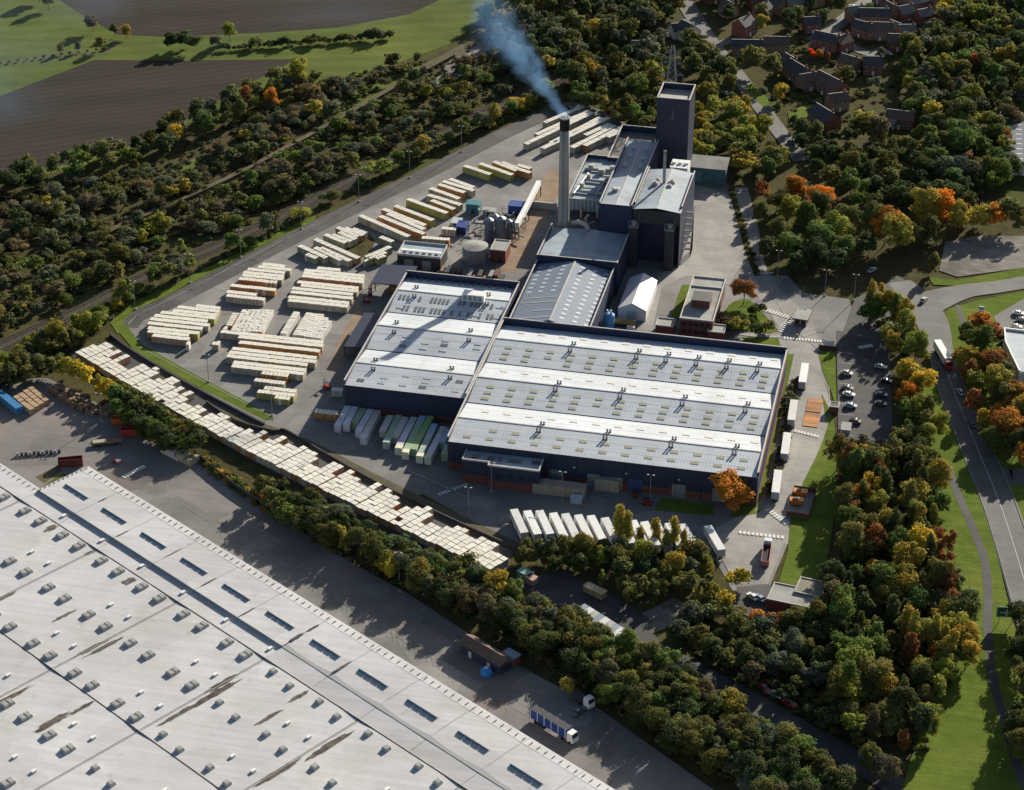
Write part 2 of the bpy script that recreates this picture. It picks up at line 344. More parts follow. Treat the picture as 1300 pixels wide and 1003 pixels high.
for off in (-3.4, -1.95, 1.75, 3.2):
    P, A, B = ribbon_pts(dense(RAIL, 3), 2*abs(off)); Q = A if off > 0 else B
    mb = MB(); mb.loft([[(q.x-0.05, q.y-0.05, 0.1), (q.x-0.05, q.y-0.05, 0.32), (q.x+0.05, q.y+0.05, 0.32), (q.x+0.05, q.y+0.05, 0.1)] for q in Q])
    mb.build('rail', K['rust'], ballast)
# factory yard
yard = sheet('factory_yard', [(161, 414), (165, 404), (176, 394), (215, 377), (330, 318), (440, 263), (540, 214), (620, 173), (690, 141), (725, 128), (762, 140), (800, 160),
    (850, 185), (905, 205), (925, 235), (945, 262), (958, 300), (966, 340), (985, 385), (1012, 420), (1034, 440), (1045, 455), (1052, 490), (1052, 530), (1040, 570), (1018, 610), (1000, 690), (976, 748), (930, 750), (902, 700),
    (700, 700), (655, 694), (560, 640), (470, 590), (400, 556), (345, 530), (250, 478), (180, 438)], K['asphalt'])
sheet('concrete_apron', [(872, 232), (905, 240), (928, 250), (944, 300), (946, 330), (925, 360), (900, 352), (870, 350), (840, 365), (828, 420), (806, 418), (822, 380), (836, 350), (862, 335)], K['concrete'])
ribbon('yard_road', [(160, 416), (172, 402), (215, 384), (330, 324), (440, 269), (540, 221), (640, 170), (720, 134)], 9, K['asphalt_dark'])
ribbon('yard_road', [(178, 440), (250, 482), (330, 525), (400, 562), (470, 596), (530, 630)], 8, K['asphalt'])
ribbon('yard_road', [(420, 500), (445, 440), (470, 385), (520, 330), (570, 280)], 7, K['asphalt'])
ribbon('sandy_verge', [(424, 470), (440, 430), (462, 390)], 5, K['sand'])
ribbon('sandy_verge', [(640, 345), (665, 300), (690, 255), (712, 215)], 9, K['sand'])
sheet('weedy_plot', [(448, 290), (478, 300), (470, 325), (440, 330), (430, 312)], K['scrub'], smooth=1)
sheet('gatehouse_apron', [(966, 350), (980, 385), (1008, 418), (1044, 440), (1066, 442), (1085, 405), (1078, 380), (1020, 372), (1000, 350)], K['asphalt'])
ribbon('access_road', [(938, 238), (950, 290), (958, 335), (975, 370), (1005, 405), (1020, 440), (1022, 480), (1030, 520), (1018, 580), (1005, 640), (992, 690)], [7, 8, 8, 10, 13, 11, 12, 14, 14, 15, 16], K['concrete'])
sheet('concrete_patch', [(905, 672), (940, 655), (975, 640), (1004, 650), (995, 690), (975, 742), (935, 742), (910, 700)], K['concrete'])
ribbon('hedge_strip', [(928, 240), (938, 275), (950, 320), (962, 350)], 2.5, K['scrub'])
for px in ([(178, 441), (250, 480.5), (330, 522), (348, 531)], [(163, 412), (176, 399), (215, 380.5), (330, 320.5), (400, 285)], [(960, 300), (968, 340), (984, 380), (1002, 408), (1014, 424)], [(944, 262), (952, 300), (959, 338)], [(912, 700), (935, 744)]):
    wallstrip(px, 0.22, 0.16, K['kerb'], 'kerb', yard)
# storage yard along the fence
sheet('storage_yard', [(88, 452), (148, 432), (250, 492), (342, 545), (352, 548), (470, 606), (560, 655), (652, 700), (640, 735), (600, 735), (520, 690), (400, 628), (300, 575), (180, 500)], K['asphalt_dark'])
verge = sheet('grass_verge', [(148, 418), (160, 412), (178, 436), (250, 477), (345, 527), (348, 534), (335, 533), (245, 488), (170, 445)], K['grass'])
sheet('grass_verge', [(150, 425), (160, 404), (172, 394), (215, 374), (330, 314), (400, 280), (400, 274), (330, 306), (212, 366), (165, 385), (140, 410)], K['grass'])
wallstrip([(140, 426), (170, 448), (250, 495), (335, 540)], 0.8, 1.0, K['dmetal'], 'retaining_wall', label='dark retaining wall below the grass verge of the loop road', cat='wall')
ribbon('earth_verge', [(262, 508), (300, 530), (345, 545), (400, 568), (470, 606), (560, 650), (660, 696)], [2, 3, 3, 4, 5, 5, 4], K['bank'])
wallstrip([(262, 512), (300, 536), (348, 549), (362, 548), (400, 570), (470, 610), (560, 655), (655, 698)], 0.5, 1.1, K['dmetal'], 'boundary_wall', label='low dark wall between the storage yard and the hall forecourt', cat='wall')
# estate yard round the pale warehouse
sheet('estate_yard', [(-300, 470), (0, 482), (60, 480), (120, 510), (190, 560), (250, 585), (330, 640), (420, 700), (520, 755), (640, 835), (760, 900), (880, 985), (960, 1040), (900, 1200), (-300, 1200)], K['estate'])
ribbon('estate_road', [(150, 568), (230, 632), (300, 680), (420, 755), (520, 815), (640, 885), (780, 975), (860, 1030)], 13, K['estate'])
ribbon('estate_road', [(180, 618), (225, 645), (300, 692), (400, 755), (480, 806), (600, 880)], 9, K['asphalt'])
sheet('earth_patch', [(45, 606), (72, 592), (80, 598), (56, 614)], K['bank'])
sheet('turf_patch', [(48, 622), (80, 600), (90, 606), (60, 632)], K['meadow'])
ribbon('lane', [(800, 800), (835, 786), (868, 766)], [9, 10, 8], K['gravel'])
ribbon('lane', [(795, 796), (840, 830), (900, 862), (1000, 918), (1100, 975), (1200, 1040)], 8, K['asphalt_dark'])
sheet('works_compound', [(660, 735), (720, 725), (800, 770), (830, 790), (790, 805), (720, 775), (670, 755)], K['asphalt_dark'])
sheet('substation_yard', [(936, 745), (976, 742), (992, 760), (985, 790), (960, 790), (930, 770)], K['asphalt_dark'])
# lawns and car park east of the halls
sheet('lawn', [(1043, 500), (1058, 530), (1062, 560), (1062, 640), (1052, 700), (1040, 752), (985, 752), (1000, 700), (1004, 650), (1020, 612), (1040, 570), (1050, 540)], K['grass'])
sheet('lawn', [(958, 650), (975, 640), (962, 652), (925, 658), (940, 640), (950, 620), (966, 605), (1000, 450), (1008, 450), (972, 620)], K['grass'])
sheet('lawn', [(942, 428), (988, 430), (992, 442), (950, 438)], K['grass'])
sheet('lawn', [(928, 384), (948, 378), (962, 390), (978, 408), (992, 424), (940, 421), (918, 414), (918, 398)], K['grass'], smooth=1)
ribbon('footpath', [(936, 424), (965, 427), (994, 428)], 1.6, K['kerb'])
sheet('lawn', [(852, 402), (866, 362), (878, 362), (868, 402), (856, 408)], K['grass'])
sheet('lawn', [(1038, 446), (1060, 448), (1062, 520), (1056, 500), (1044, 470)], K['grass'])
sheet('lawn', [(830, 648), (905, 655), (905, 640), (840, 632)], K['grass'])
sheet('car_park', [(1062, 420), (1128, 428), (1134, 560), (1064, 560)], K['asphalt_dark'])
sheet('gate_forecourt', [(1085, 380), (1140, 350), (1175, 375), (1170, 410), (1120, 425), (1062, 445)], K['asphalt_dark'])
# public road
sheet('lawn', [(1120, 376), (1148, 366), (1168, 378), (1160, 392), (1135, 398)], K['grass'], smooth=1)
sheet('lawn', [(1180, 470), (1205, 530), (1240, 610), (1265, 700), (1285, 790), (1320, 900), (1340, 1100), (1120, 1100), (1165, 930), (1200, 850), (1208, 760), (1186, 640), (1174, 560), (1164, 500)], K['grass'], smooth=1)
sheet('lawn', [(1191, 440), (1190, 408), (1205, 392), (1240, 382), (1330, 364), (1420, 400), (1420, 900), (1320, 720), (1262, 570), (1215, 470)], K['grass'])
sheet('lawn', [(1178, 352), (1215, 356), (1290, 342), (1320, 336), (1320, 352), (1230, 364), (1185, 362)], K['grass'])
road = ribbon('main_road', [(1142, 358), (1168, 385), (1184, 412), (1196, 455), (1214, 510), (1248, 590), (1272, 650), (1300, 740), (1330, 850), (1360, 980)], [9, 13, 12, 9, 9.5, 11, 11.5, 11.5, 11.5, 11.5], K['road'])
ribbon('side_road', [(1165, 392), (1190, 380), (1225, 370), (1270, 364), (1340, 352)], [16, 14, 10, 9, 9], K['road'])
ribbon('side_road', [(1252, 596), (1275, 604), (1290, 606), (1340, 600)], [9, 9, 9, 9], K['road'])
ribbon('footpath', [(1203, 590), (1215, 625), (1230, 660), (1248, 705), (1254, 750), (1254, 800), (1260, 860), (1275, 915), (1300, 1000)], 2.6, K['asphalt_dark'])
ribbon('footpath', [(1216, 388), (1220, 402), (1226, 420), (1232, 440)], 2.0, K['asphalt_dark'])
sheet('gravel_car_park', [(1200, 308), (1240, 300), (1330, 300), (1330, 338), (1288, 342), (1215, 352), (1192, 344)], K['gravel'])
sheet('dealer_car_park', [(1262, 402), (1330, 362), (1330, 470), (1290, 440), (1270, 428)], K['road'])
# streets of the housing estate
ribbon('street', [(842, -40), (880, 20), (905, 58), (930, 88), (960, 128), (990, 168), (1018, 205)], [9, 9, 8.5, 8, 8, 7.5, 7], K['road'])
ribbon('street', [(1030, 52), (1062, 32), (1100, 2), (1140, -30), (1200, -80)], [7, 8, 8, 8, 8], K['road'])
ribbon('street', [(1060, 40), (1082, 60), (1105, 68), (1120, 66)], [6, 6, 7, 9], K['road'])
ribbon('street', [(905, 60), (940, 50), (975, 66)], 6, K['road'])
sheet('lawn', [(955, 105), (978, 130), (970, 138), (945, 112)], K['grass'])
sheet('lawn', [(1000, 142), (1030, 132), (1040, 122), (1045, 130), (1030, 148), (1002, 155)], K['grass'])
# painted lines
def dashes(parent, p, q, n, w, length, m='paint'):
    A, B = G(*p), G(*q); d = (B-A); L = d.length; d.normalize(); e = Vector((-d.y, d.x, 0)); z = 0.004*(LAYER[0]+2)
    mb = MB()
    for i in range(n):
        c = A+(B-A)*((i+0.5)/n); a = d*(w/2); h = e*(length/2)
        mb.poly([(*(c-a-h).xy, z), (*(c+a-h).xy, z), (*(c+a+h).xy, z), (*(c-a+h).xy, z)])
    return mb.build('road_marking', K[m], parent)
dashes(yard, (994, 429), (1044, 434), 13, 0.62, 1.7)
dashes(yard, (969, 393), (1004, 404), 10, 0.6, 2.4)
dashes(yard, (990, 422), (1006, 402), 9, 0.7, 1.6)
dashes(yard, (937, 676), (996, 683), 11, 0.85, 1.6)
dashes(yard, (974, 647), (1000, 666), 8, 0.9, 2.0)
dashes(yard, (1008, 547), (1040, 555), 8, 0.7, 1.6)
dashes(yard, (556, 629), (594, 615), 10, 0.7, 1.6)
dashes(yard, (960, 348), (982, 347), 7, 0.6, 1.4)
dashes(yard, (1036, 506), (1028, 543), 2, 9.0, 5.2, 'yellow_paint')
for i in range(9):
    dashes(yard, (520+i*6.5, 598+i*3), (538+i*6.5, 607+i*3), 1, 8.0, 0.14)
for i in range(4): dashes(yard, (880+i*9, 366-i*3), (906+i*9, 371-i*3), 1, 8, 0.15)
est = bpy.data.objects['estate_yard']
dashes(est, (156, 607), (184, 592), 8, 0.9, 1.8)
for i in range(44):
    x = 330+i*7.2; y = 690+i*4.45
    dashes(est, (x, y), (x+4, y+21), 1, 9.5, 0.10, 'worn_paint')
P, A, B = ribbon_pts([(262, 668), (420, 764), (560, 850), (700, 935)], 0.2)
ribbon('road_marking', [(230, 640), (300, 684), (420, 757), (560, 842), (700, 928)], 0.12, K['worn_paint'], parent=est)
cp = bpy.data.objects['car_park']
for i in range(9): dashes(cp, (1064, 448+i*13), (1084, 450+i*13), 1, 5.0, 0.12)
dashes(cp, (1090, 442), (1108, 439), 6, 0.6, 2.0)
ribbon('road_marking', [(1201, 470), (1216, 510), (1249, 590), (1273, 650), (1301, 740), (1331, 850)], 0.15, K['paint'], parent=road)
for e in (-1, 1):
    px = [(1196, 455), (1214, 510), (1248, 590), (1272, 650), (1300, 740), (1330, 850)]
    P, A, B = ribbon_pts(dense(px, 4), [2*(4.4+0.9*min(1, i/8)) for i in range(21)]); Q = A if e > 0 else B
    mb = MB(); mb.loft([[(q.x-0.08, q.y, 0), (q.x-0.08, q.y, 0.12+0.004*LAYER[0]), (q.x+0.08, q.y, 0.12+0.004*LAYER[0]), (q.x+0.08, q.y, 0)] for q in Q]); mb.build('kerb', K['kerb'], road)
wallstrip([(1012, 422), (1034, 440), (1044, 456), (1052, 490), (1052, 530), (1040, 570), (1020, 610)], 0.25, 0.16, K['kerb'], 'kerb', yard, z0=0.0)
# ================================================================ the factory
# ---- two big halls, three bays each
def bay_hall(name, label, x0, x1, valleys, front_y, zf, ridges, par_far=True, right_par=False, zv=10.2, zr=12.2):
    t = thing(name, label, 'factory hall', ((x0+x1)/2, front_y, 0)); ox, oy = (x0+x1)/2, front_y
    def X(x): return x-ox
    def Y(y): return y-oy
    far = valleys[0]
    w_ = MB()
    w_.box(X(x0), 0, 2.6, X(x1), 0.3, zf)                                   # front wall
    # side walls follow the roof line
    for xs, out in ((x0, -1), (x1, 1)):
        pts = [(Y(front_y)+0.302, 2.6)]; prof = []
        ys = [front_y]; zs = [zf]
        for i in range(len(ridges)-1, -1, -1):
            ys += [ridges[i], valleys[i]]; zs += [zr, zv]
        top = max(zs)+0.25
        a, c = (X(xs), X(xs)+0.3) if out < 0 else (X(xs)-0.3, X(xs))
        w_.box(a, 0.302, 2.6, c, Y(far), top)
    w_.box(X(x0), Y(far), 2.6, X(x1), Y(far)+0.3, zv+2.6)
    w_.build('wall', K['navy'], t)
    pl = MB(); pl.box(X(x0)-0.06, -0.06, 0, X(x1)+0.06, Y(far)+0.36, 2.6); pl.build('plinth', K['brick'], t)
    cp = MB()
    cp.box(X(x0)-0.1, Y(far)-0.05, zv+2.6, X(x1)+0.1, Y(far)+0.4, zv+2.78)
    cp.box(X(x0)-0.12, 0.0, zr+0.25, X(x0)+0.42, Y(far)-0.06, zr+0.40); cp.box(X(x1)-0.42, 0.0, zr+0.25, X(x1)+0.12, Y(far)-0.06, zr+0.40)
    cp.box(X(x0)-0.1, -0.15, zf, X(x1)+0.1, 0.0, zf+0.12)
    cp.build('coping', K['coping'], t)
    if right_par:
        q = MB(); q.box(X(x1)+0.0, 0.4, zr-1.2, X(x1)+0.30, Y(far)-0.3, zr+0.2); q.build('brick_parapet', K['brick'], t)
    panels = []
    for i in range(len(ridges)):
        yv_far = valleys[i]; yr = ridges[i]; yv = valleys[i+1] if i+1 < len(valleys) else front_y
        zn = zv if i+1 < len(valleys) else zf
        for (ya, za, yb, zb) in ((yr, zr, yv_far-0.4, zv), (yv+0.25 if i+1 < len(valleys) else yv, zn+(0.0), yr, zr)):
            r_ = MB(); n = 3; cols = max(1, round((x1-x0)/16.8)); a0 = X(x0)+0.35; a1 = X(x1)-0.35
            for c in range(cols):
                for k in range(n):
                    xa = a0+(a1-a0)*c/cols+0.012; xb = a0+(a1-a0)*(c+1)/cols-0.012
                    y_a = Y(ya)+(Y(yb)-Y(ya))*k/n; y_b = Y(ya)+(Y(yb)-Y(ya))*(k+1)/n; z_a = za+(zb-za)*k/n; z_b = za+(zb-za)*(k+1)/n
                    r_.poly([(xa, y_a, z_a+0.02), (xb, y_a, z_a+0.02), (xb, y_b, z_b), (xa, y_b, z_b)])
            s_ = MB(); s_.poly([(a0, Y(ya), za-0.08), (a1, Y(ya), za-0.08), (a1, Y(yb), zb-0.08), (a0, Y(yb), zb-0.08)])
            s_.build('roof_lining', K['sheet'], t)
            p_ = r_.build('roof_slope', K['sheet'], t); panels.append((ya, za, yb, zb, p_))
        cap = MB(); cap.box(X(x0)+0.35, Y(yr)-0.25, zr+0.02, X(x1)-0.35, Y(yr)+0.25, zr+0.12); cap.build('ridge_cap', K['coping'], t)
        if i+1 < len(valleys):
            gu = MB(); gu.box(X(x0)+0.35, Y(yv)-0.40, zv-0.35, X(x1)-0.35, Y(yv)+0.24, zv-0.15); gu.build('valley_gutter', K['black'], t)
    return t, X, Y
halls = []
def on_slope(panel, f, x, X, Y, dz=0.0):
    ya, za, yb, zb = panel; return (X(x), Y(ya+(yb-ya)*f), za+(zb-za)*f+dz)
def rl_mesh(w, l, sl, m, bars=2):
    b = MB(); n = bars+1
    for i in range(n):
        xa = -w/2+w*i/n+0.05; xb = -w/2+w*(i+1)/n-0.05
        b.poly([(xa, -l/2, -sl*l/2+0.12), (xb, -l/2, -sl*l/2+0.12), (xb, l/2, sl*l/2+0.12), (xa, l/2, sl*l/2+0.12)], 0)
    b.poly([(-w/2, -l/2, -sl*l/2+0.06), (w/2, -l/2, -sl*l/2+0.06), (w/2, l/2, sl*l/2+0.06), (-w/2, l/2, sl*l/2+0.06)], 1)
    return b.mesh('rooflight', [m, K['sheet']])
def cowl_mesh():
    b = MB()
    for sx in (-0.5, 0.5):
        b.box(sx-0.26, -0.26, -0.15, sx+0.26, 0.26, 0.95, 0); b.box(sx-0.32, -0.32, 0.95, sx+0.32, 0.32, 1.08, 1)
    b.box(-0.85, -0.4, -0.2, 0.85, 0.4, 0.08, 1)
    return b.mesh('roof_vent', [K['metal'], K['dmetal']])
SLOPE = (12.2-10.2)/13.8
RLN = rl_mesh(2.6, 1.5, SLOPE, K['rooflight']); RLW = rl_mesh(2.6, 1.3, SLOPE, K['rooflight_w'], 1); RLG = rl_mesh(1.0, 3.0, SLOPE, K['rooflight_g'], 0); RLG2 = rl_mesh(2.6, 1.5, SLOPE, K['rooflight_g'], 1)
RLF = rl_mesh(2.4, 1.4, -SLOPE, K['rooflight'])
RLFT = mat('faint_rooflight', (0.52, 0.50, 0.44), None, rough=0.5); RLF2 = rl_mesh(2.6, 2.0, -SLOPE, RLFT, 2)
COWL = cowl_mesh()
# east hall
EH, X, Y = bay_hall('factory_hall', 'largest dark blue factory hall with three white ribbed roof bays, trailers parked in front', -10, 91, [31, 3, -25], -51.3, 10.6, [17, -10.8, -38.2], right_par=True)
for i in range(3):
    yr = [17, -10.8, -38.2][i]; yv = [3, -25, -51.3][i]; zv = [10.2, 10.2, 10.6][i]
    near = (yr, 12.2, yv, zv); farp = (yr, 12.2, [31, 3, -25][i], 10.2)
    rows = (0.33, 0.56, 0.78) if i < 2 else (0.40, 0.72)
    for c in range(13):
        x = -4.0+c*7.45
        for f in rows:
            if rnd.random() < 0.04: continue
            put('rooflight', RLN, EH, loc=on_slope(near, f, x+(0.5-f)*1.0, X, Y))
    for c in range(13):
        for f in (0.55,):
            put('rooflight', RLF2, EH, loc=on_slope(farp, f, -2+c*7.45, X, Y))
    xs = [[17.5, 40.7, 51, 61.5, 72, 82.5], [18, 40, 61, 82], [18, 40, 61.5, 82]][i]
    for x in xs:
        put('roof_vent', COWL, EH, loc=on_slope(near, 0.22, x, X, Y)); put('roof_vent', COWL, EH, loc=on_slope(farp, 0.12, x+0.4, X, Y))
for x in (26, 38.5, 52, 66, 79):
    b = MB(); b.box(X(x)-2.2, -0.16, 0.02, X(x)+2.2, -0.065, 4.6); b.build('roller_door', K['metal'] if x != 52 else paint('door_blue', (0.05, 0.08, 0.2)), EH)
for k in range(13):
    b = MB(); b.cyl(X(-8+k*8.1), -0.12, 0, 10.5, 0.11, n=6); b.build('downpipe', K['dmetal'], EH)
for k in range(6):
    b = MB(); b.box(X(-2+k*17)-0.35, -0.55, 6.4, X(-2+k*17)+0.35, -0.02, 6.8); b.build('flood_lamp', K['coping'], EH)
# west hall
WH, X, Y = bay_hall('factory_hall', 'dark blue west factory hall with grey roof bays, crossed by the long chimney shadow', -53, -10.4, [59, 31, 3], -23.4, 10.6, [45, 17.4, -10.2])
for i in range(3):
    yr = [45, 17.4, -10.2][i]; yv = [31, 3, -23.4][i]; zv = [10.2, 10.2, 10.6][i]
    near = (yr, 12.2, yv, zv); farp = (yr, 12.2, [59, 31, 3][i], 10.2)
    if i == 0:
        for c in range(27):
            if c % 9 == 4: continue
            x = -50.5+c*1.48
            for f in (0.32, 0.76):
                if rnd.random() < 0.12: continue
                put('rooflight', RLG if rnd.random() < 0.85 else RLW, WH, loc=on_slope(near, f, x, X, Y))
        for c in range(14): put('rooflight', RLG, WH, loc=on_slope(farp, 0.84, -50+c*2.9, X, Y))
    else:
        for c, x in enumerate((-48.5, -41, -33.5, -26.5, -15)):
            for f in (0.34, 0.52, 0.74):
                if rnd.random() < 0.25: continue
                put('rooflight', RLW if (c+i+int(f*10)) % 3 else RLG2, WH, loc=on_slope(near, f, x+0.4*rnd.random(), X, Y))
    for x in (-45.5, -18.5):
        put('roof_vent', COWL, WH, loc=on_slope(near, 0.25, x, X, Y)); put('roof_vent', COWL, WH, loc=on_slope(farp, 0.25, x-1, X, Y))
hv = thing('air_handling_unit', 'white box air handling unit on the far bay of the west hall roof', 'roof unit', (-23.8, 44.0, 11.6))
b = MB(); b.box(-4, -1.9, 0.3, 4, 1.9, 3.0); b.build('casing', K['white'], hv)
b = MB(); b.box(-3.6, -1.5, 0, -3.2, 1.5, 0.3); b.box(3.2, -1.5, 0, 3.6, 1.5, 0.3); b.box(-0.2, -1.5, 0, 0.2, 1.5, 0.3); b.build('skid', K['dmetal'], hv)
b = MB(); [b.box(-3.6+i*1.8, -1.96, 0.7, -2.2+i*1.8, -1.9, 2.6) for i in range(4)]; b.build('louvre', K['metal'], hv)
# brick-footed annex in front of the east hall
an = thing('annex', 'two-storey blue and brick annex with flat roof in front of the east hall', 'annex', (8, -59.4, 0))
b = MB()
b.prism([(-11.6, 1.9), (-2.7, 1.9), (-2.7, 0), (14.0, 0), (14.0, 8.0), (-11.6, 8.0)], 3.0, 8.2, 0, 1); b.build('wall', [K['navy'], K['blueroof']], an)
b = MB(); b.prism([(-11.66, 1.84), (-2.76, 1.84), (-2.76, -0.06), (14.06, -0.06), (14.06, 8.0), (-11.66, 8.0)], 0, 3.0); b.build('plinth', K['brick'], an)
b = MB(); b.box(-11.7, 1.8, 8.2, -2.8, 2.15, 8.75); b.box(-2.8, -0.1, 8.2, -2.45, 2.15, 8.75); b.box(-2.45, -0.1, 8.2, 14.1, 0.25, 8.75); b.box(13.75, 0.25, 8.2, 14.1, 8, 8.75); b.box(-11.7, 2.15, 8.2, -11.35, 8, 8.75); b.build('parapet', K['coping'], an)
for (x, y, w_, d_) in ((-8, 4.4, 1.8, 1.2), (-2.6, 4.6, 2.2, 1.2), (0.2, 4.6, 1.2, 1.4), (5, 4.4, 4.4, 1.3), (11.4, 5, 1.4, 1.4), (12.9, 5, 1.2, 1.2)):
    b = MB(); b.box(x-w_/2, y-d_/2, 8.205, x+w_/2, y+d_/2, 8.6); b.build('roof_hatch', K['glass'], an)
for x in (-0.4, 3.2, 7.0, 10.6):
    b = MB(); b.box(x, -0.14, 4.4, x+2.2, -0.07, 5.8); b.build('window', K['glass'], an)
# ---- middle hall with slate-coloured pitched roof
def gable_hall(name, label, x0, x1, y0, y1, ze, zr, zw, roofm, par=0.8, cat='factory hall', wallm=None, ridge='Y', nearpar=None):
    t = thing(name, label, cat, ((x0+x1)/2, y0, 0)); hw = (x1-x0)/2; d = y1-y0; wm = wallm or K['navy']
    b = MB(); b.box(-hw, 0, 0, -hw+0.3, d, zw); b.box(hw-0.3, 0, 0, hw, d, zw)
    for yy, zt in ((0, nearpar), (d-0.3, None)):
        if zt is None: b.loft([[(-hw+0.302, yy, 0), (hw-0.302, yy, 0), (hw-0.302, yy, ze), (0, yy, zr), (-hw+0.302, yy, ze)], [(-hw+0.302, yy+0.3, 0), (hw-0.302, yy+0.3, 0), (hw-0.302, yy+0.3, ze), (0, yy+0.3, zr), (-hw+0.302, yy+0.3, ze)]])
        else: b.box(-hw+0.302, yy, 0, hw-0.302, yy+0.3, zt)
    b.build('wall', wm, t)
    b = MB(); b.box(-hw-0.08, 0, zw, -hw+0.38, d, zw+0.15); b.build('coping', K['coping'], t); b = MB(); b.box(hw-0.38, 0, zw, hw+0.08, d, zw+0.15); b.build('coping', K['coping'], t)
    if nearpar: b = MB(); b.box(-hw+0.38, -0.08, nearpar, hw-0.38, 0.38, nearpar+0.14); b.build('coping', K['coping'], t)
    for s in (-1, 1):
        b = MB(); n = 4
        for k in range(n):
            ya = 0.35+(d-0.7)*k/n; yb = 0.35+(d-0.7)*(k+1)/n-0.04
            q = [(s*(hw-0.35), ya, ze+0.02), (0, ya, zr+0.02), (0, yb, zr+0.02), (s*(hw-0.35), yb, ze+0.02)]
            b.poly(q if s < 0 else q[::-1])
        b.poly([(s*(hw-0.35), 0.3, ze-0.08), (0, 0.3, zr-0.08), (0, d-0.3, zr-0.08), (s*(hw-0.35), d-0.3, ze-0.08)])
        b.build('roof_slope', roofm, t)
    b = MB(); b.box(-0.3, 0.35, zr+0.03, 0.3, d-0.35, zr+0.16); b.build('ridge_cap', K['coping'], t)
    return t
mh = gable_hall('factory_hall', 'slate grey pitched hall with rows of small rooflights between the east hall and chimney block', -8.2, 21.3, 31.4, 79.6, 10.6, 13.4, 12.2, K['slate'])
sl = (13.4-10.6)/14.4
b = MB(); b.poly([(-0.85, -0.6, 0), (0.85, -0.6, 0), (0.85, 0.6, 0), (-0.85, 0.6, 0)]); RS = b.mesh('rooflight', K['rooflight_w'])
def tilted(me, parent, x, y, z, ry, name='rooflight'):
    o = put(name, me, parent, loc=(x, y, z)); o.rotation_euler = (0, ry, 0); return o
for k in range(13):
    y = 4.0+k*3.35
    for x in (3.6, 8.3, 12.6):
        tilted(RS, mh, x, y, 13.4-sl*x+0.1, math.atan(sl))
    if k > 5:
        for x in (-3.6, -8.3, -12.6): tilted(RS, mh, x, y, 13.4+sl*x+0.1, -math.atan(sl))
for y, xa in ((3.2, -13), (8.6, -8), (15.2, -13.4), (19.0, -13.4)):
    b = MB(); b.loft([[(xa, y-0.25, 13.4+sl*xa+0.03), (xa, y+0.25, 13.4+sl*xa+0.03), (xa, y+0.25, 13.4+sl*xa+0.12), (xa, y-0.25, 13.4+sl*xa+0.12)], [(-0.8, y-0.25, 13.4-sl*0.8+0.03), (-0.8, y+0.25, 13.4-sl*0.8+0.03), (-0.8, y+0.25, 13.4-sl*0.8+0.12), (-0.8, y-0.25, 13.4-sl*0.8+0.12)]]); b.build('roof_duct', K['coping'], mh)
# ---- chimney block, low blue roof
cb = gable_hall('factory_block', 'block with plain blue grey roof and raised rim at the foot of the chimney', -8.4, 22.2, 80.2, 108.0, 12.2, 13.0, 13.8, K['blueroof'], nearpar=14.0, cat='factory block')
# ---- furnace house: two tall roofs
fh = gable_hall('furnace_house', 'tall navy furnace house with long narrow ridged roof and round vents', 9.9, 22.5, 108.3, 171.2, 23.0, 23.7, 24.4, K['blueroof'], nearpar=24.0, cat='factory block')
for (x, y) in ((-2.5, 14), (3.2, 44), (-2.6, 46), (3.4, 36), (-3, 37), (2.8, 54), (-2.4, 54)):
    b = MB(); z = 23.6; r_ = 1.7 if y == 14 else 0.75
    b.cyl(x, y, z-0.5, z+0.7, r_*0.7, n=12); b.cyl(x, y, z+0.7, z+1.0, r_, r_*0.75, n=12); b.build('roof_vent', K['coping'], fh)
fw_ = gable_hall('furnace_house', 'pale-roofed furnace house with thin flue and open dark bay below', 22.9, 41.2, 112.0, 145.6, 23.0, 24.2, 24.0, K['blueroof'], cat='factory block')
b = MB(); b.box(-9.15, -3.8, 17.5, 9.15, 0, 23.0); b.box(-9.15, -3.8, 0, -8.85, 0, 17.5); b.box(8.85, -3.8, 0, 9.15, 0, 17.5)
b.build('front_wall', K['dmetal'], fw_)
b = MB()
for s in (-1, 1):
    q = [(s*9.3, -4.0, 23.1), (0, -4.0, 24.3), (0, 0.36, 24.3), (s*9.3, 0.36, 23.1)]; b.poly(q if s < 0 else q[::-1])
b.build('roof_slope', K['blueroof'], fw_)
for x in (-8.2, 5.6):
    b = MB(); b.box(x-1.6, -7.4, 0, x+1.6, -4.0, 17.0); b.build('duct', K['dmetal'], fw_)
    b = MB(); b.cyl(x, -5.7, 17.0, 19.2, 1.0, n=10); b.box(x-1.9, -7.7, 17.0, x+1.9, -3.85, 17.25); b.bar((x-1.8, -7.6, 17.2), (x-1.8, -7.6, 19.8), 0.12); b.bar((x+1.8, -7.6, 17.2), (x+1.8, -7.6, 19.8), 0.12); b.bar((x-1.8, -7.6, 19.8), (x+1.8, -7.6, 19.8), 0.12); b.bar((x+1.8, -7.6, 19.8), (x+1.8, -3.9, 21.0), 0.12)
    b.build('duct_head', K['metal'], fw_)
b = MB()
for i in range(7):
    z = 3+i*2.1; b.box(9.2, 6+i*1.1, z, 12.2, 7.6+i*1.1, z+0.18); b.bar((12.1, 6+i*1.1, 0), (12.1, 6+i*1.1, z), 0.14); b.bar((12.1, 6+i*1.1, z+1.1), (12.1, 8+i*1.1, z+2.2), 0.12)
b.build('access_stair', K['dmetal'], fw_)
fl = thing('flue', 'slim grey metal flue standing on the pale furnace house roof', 'flue', (31.0, 132.0, 23.6))
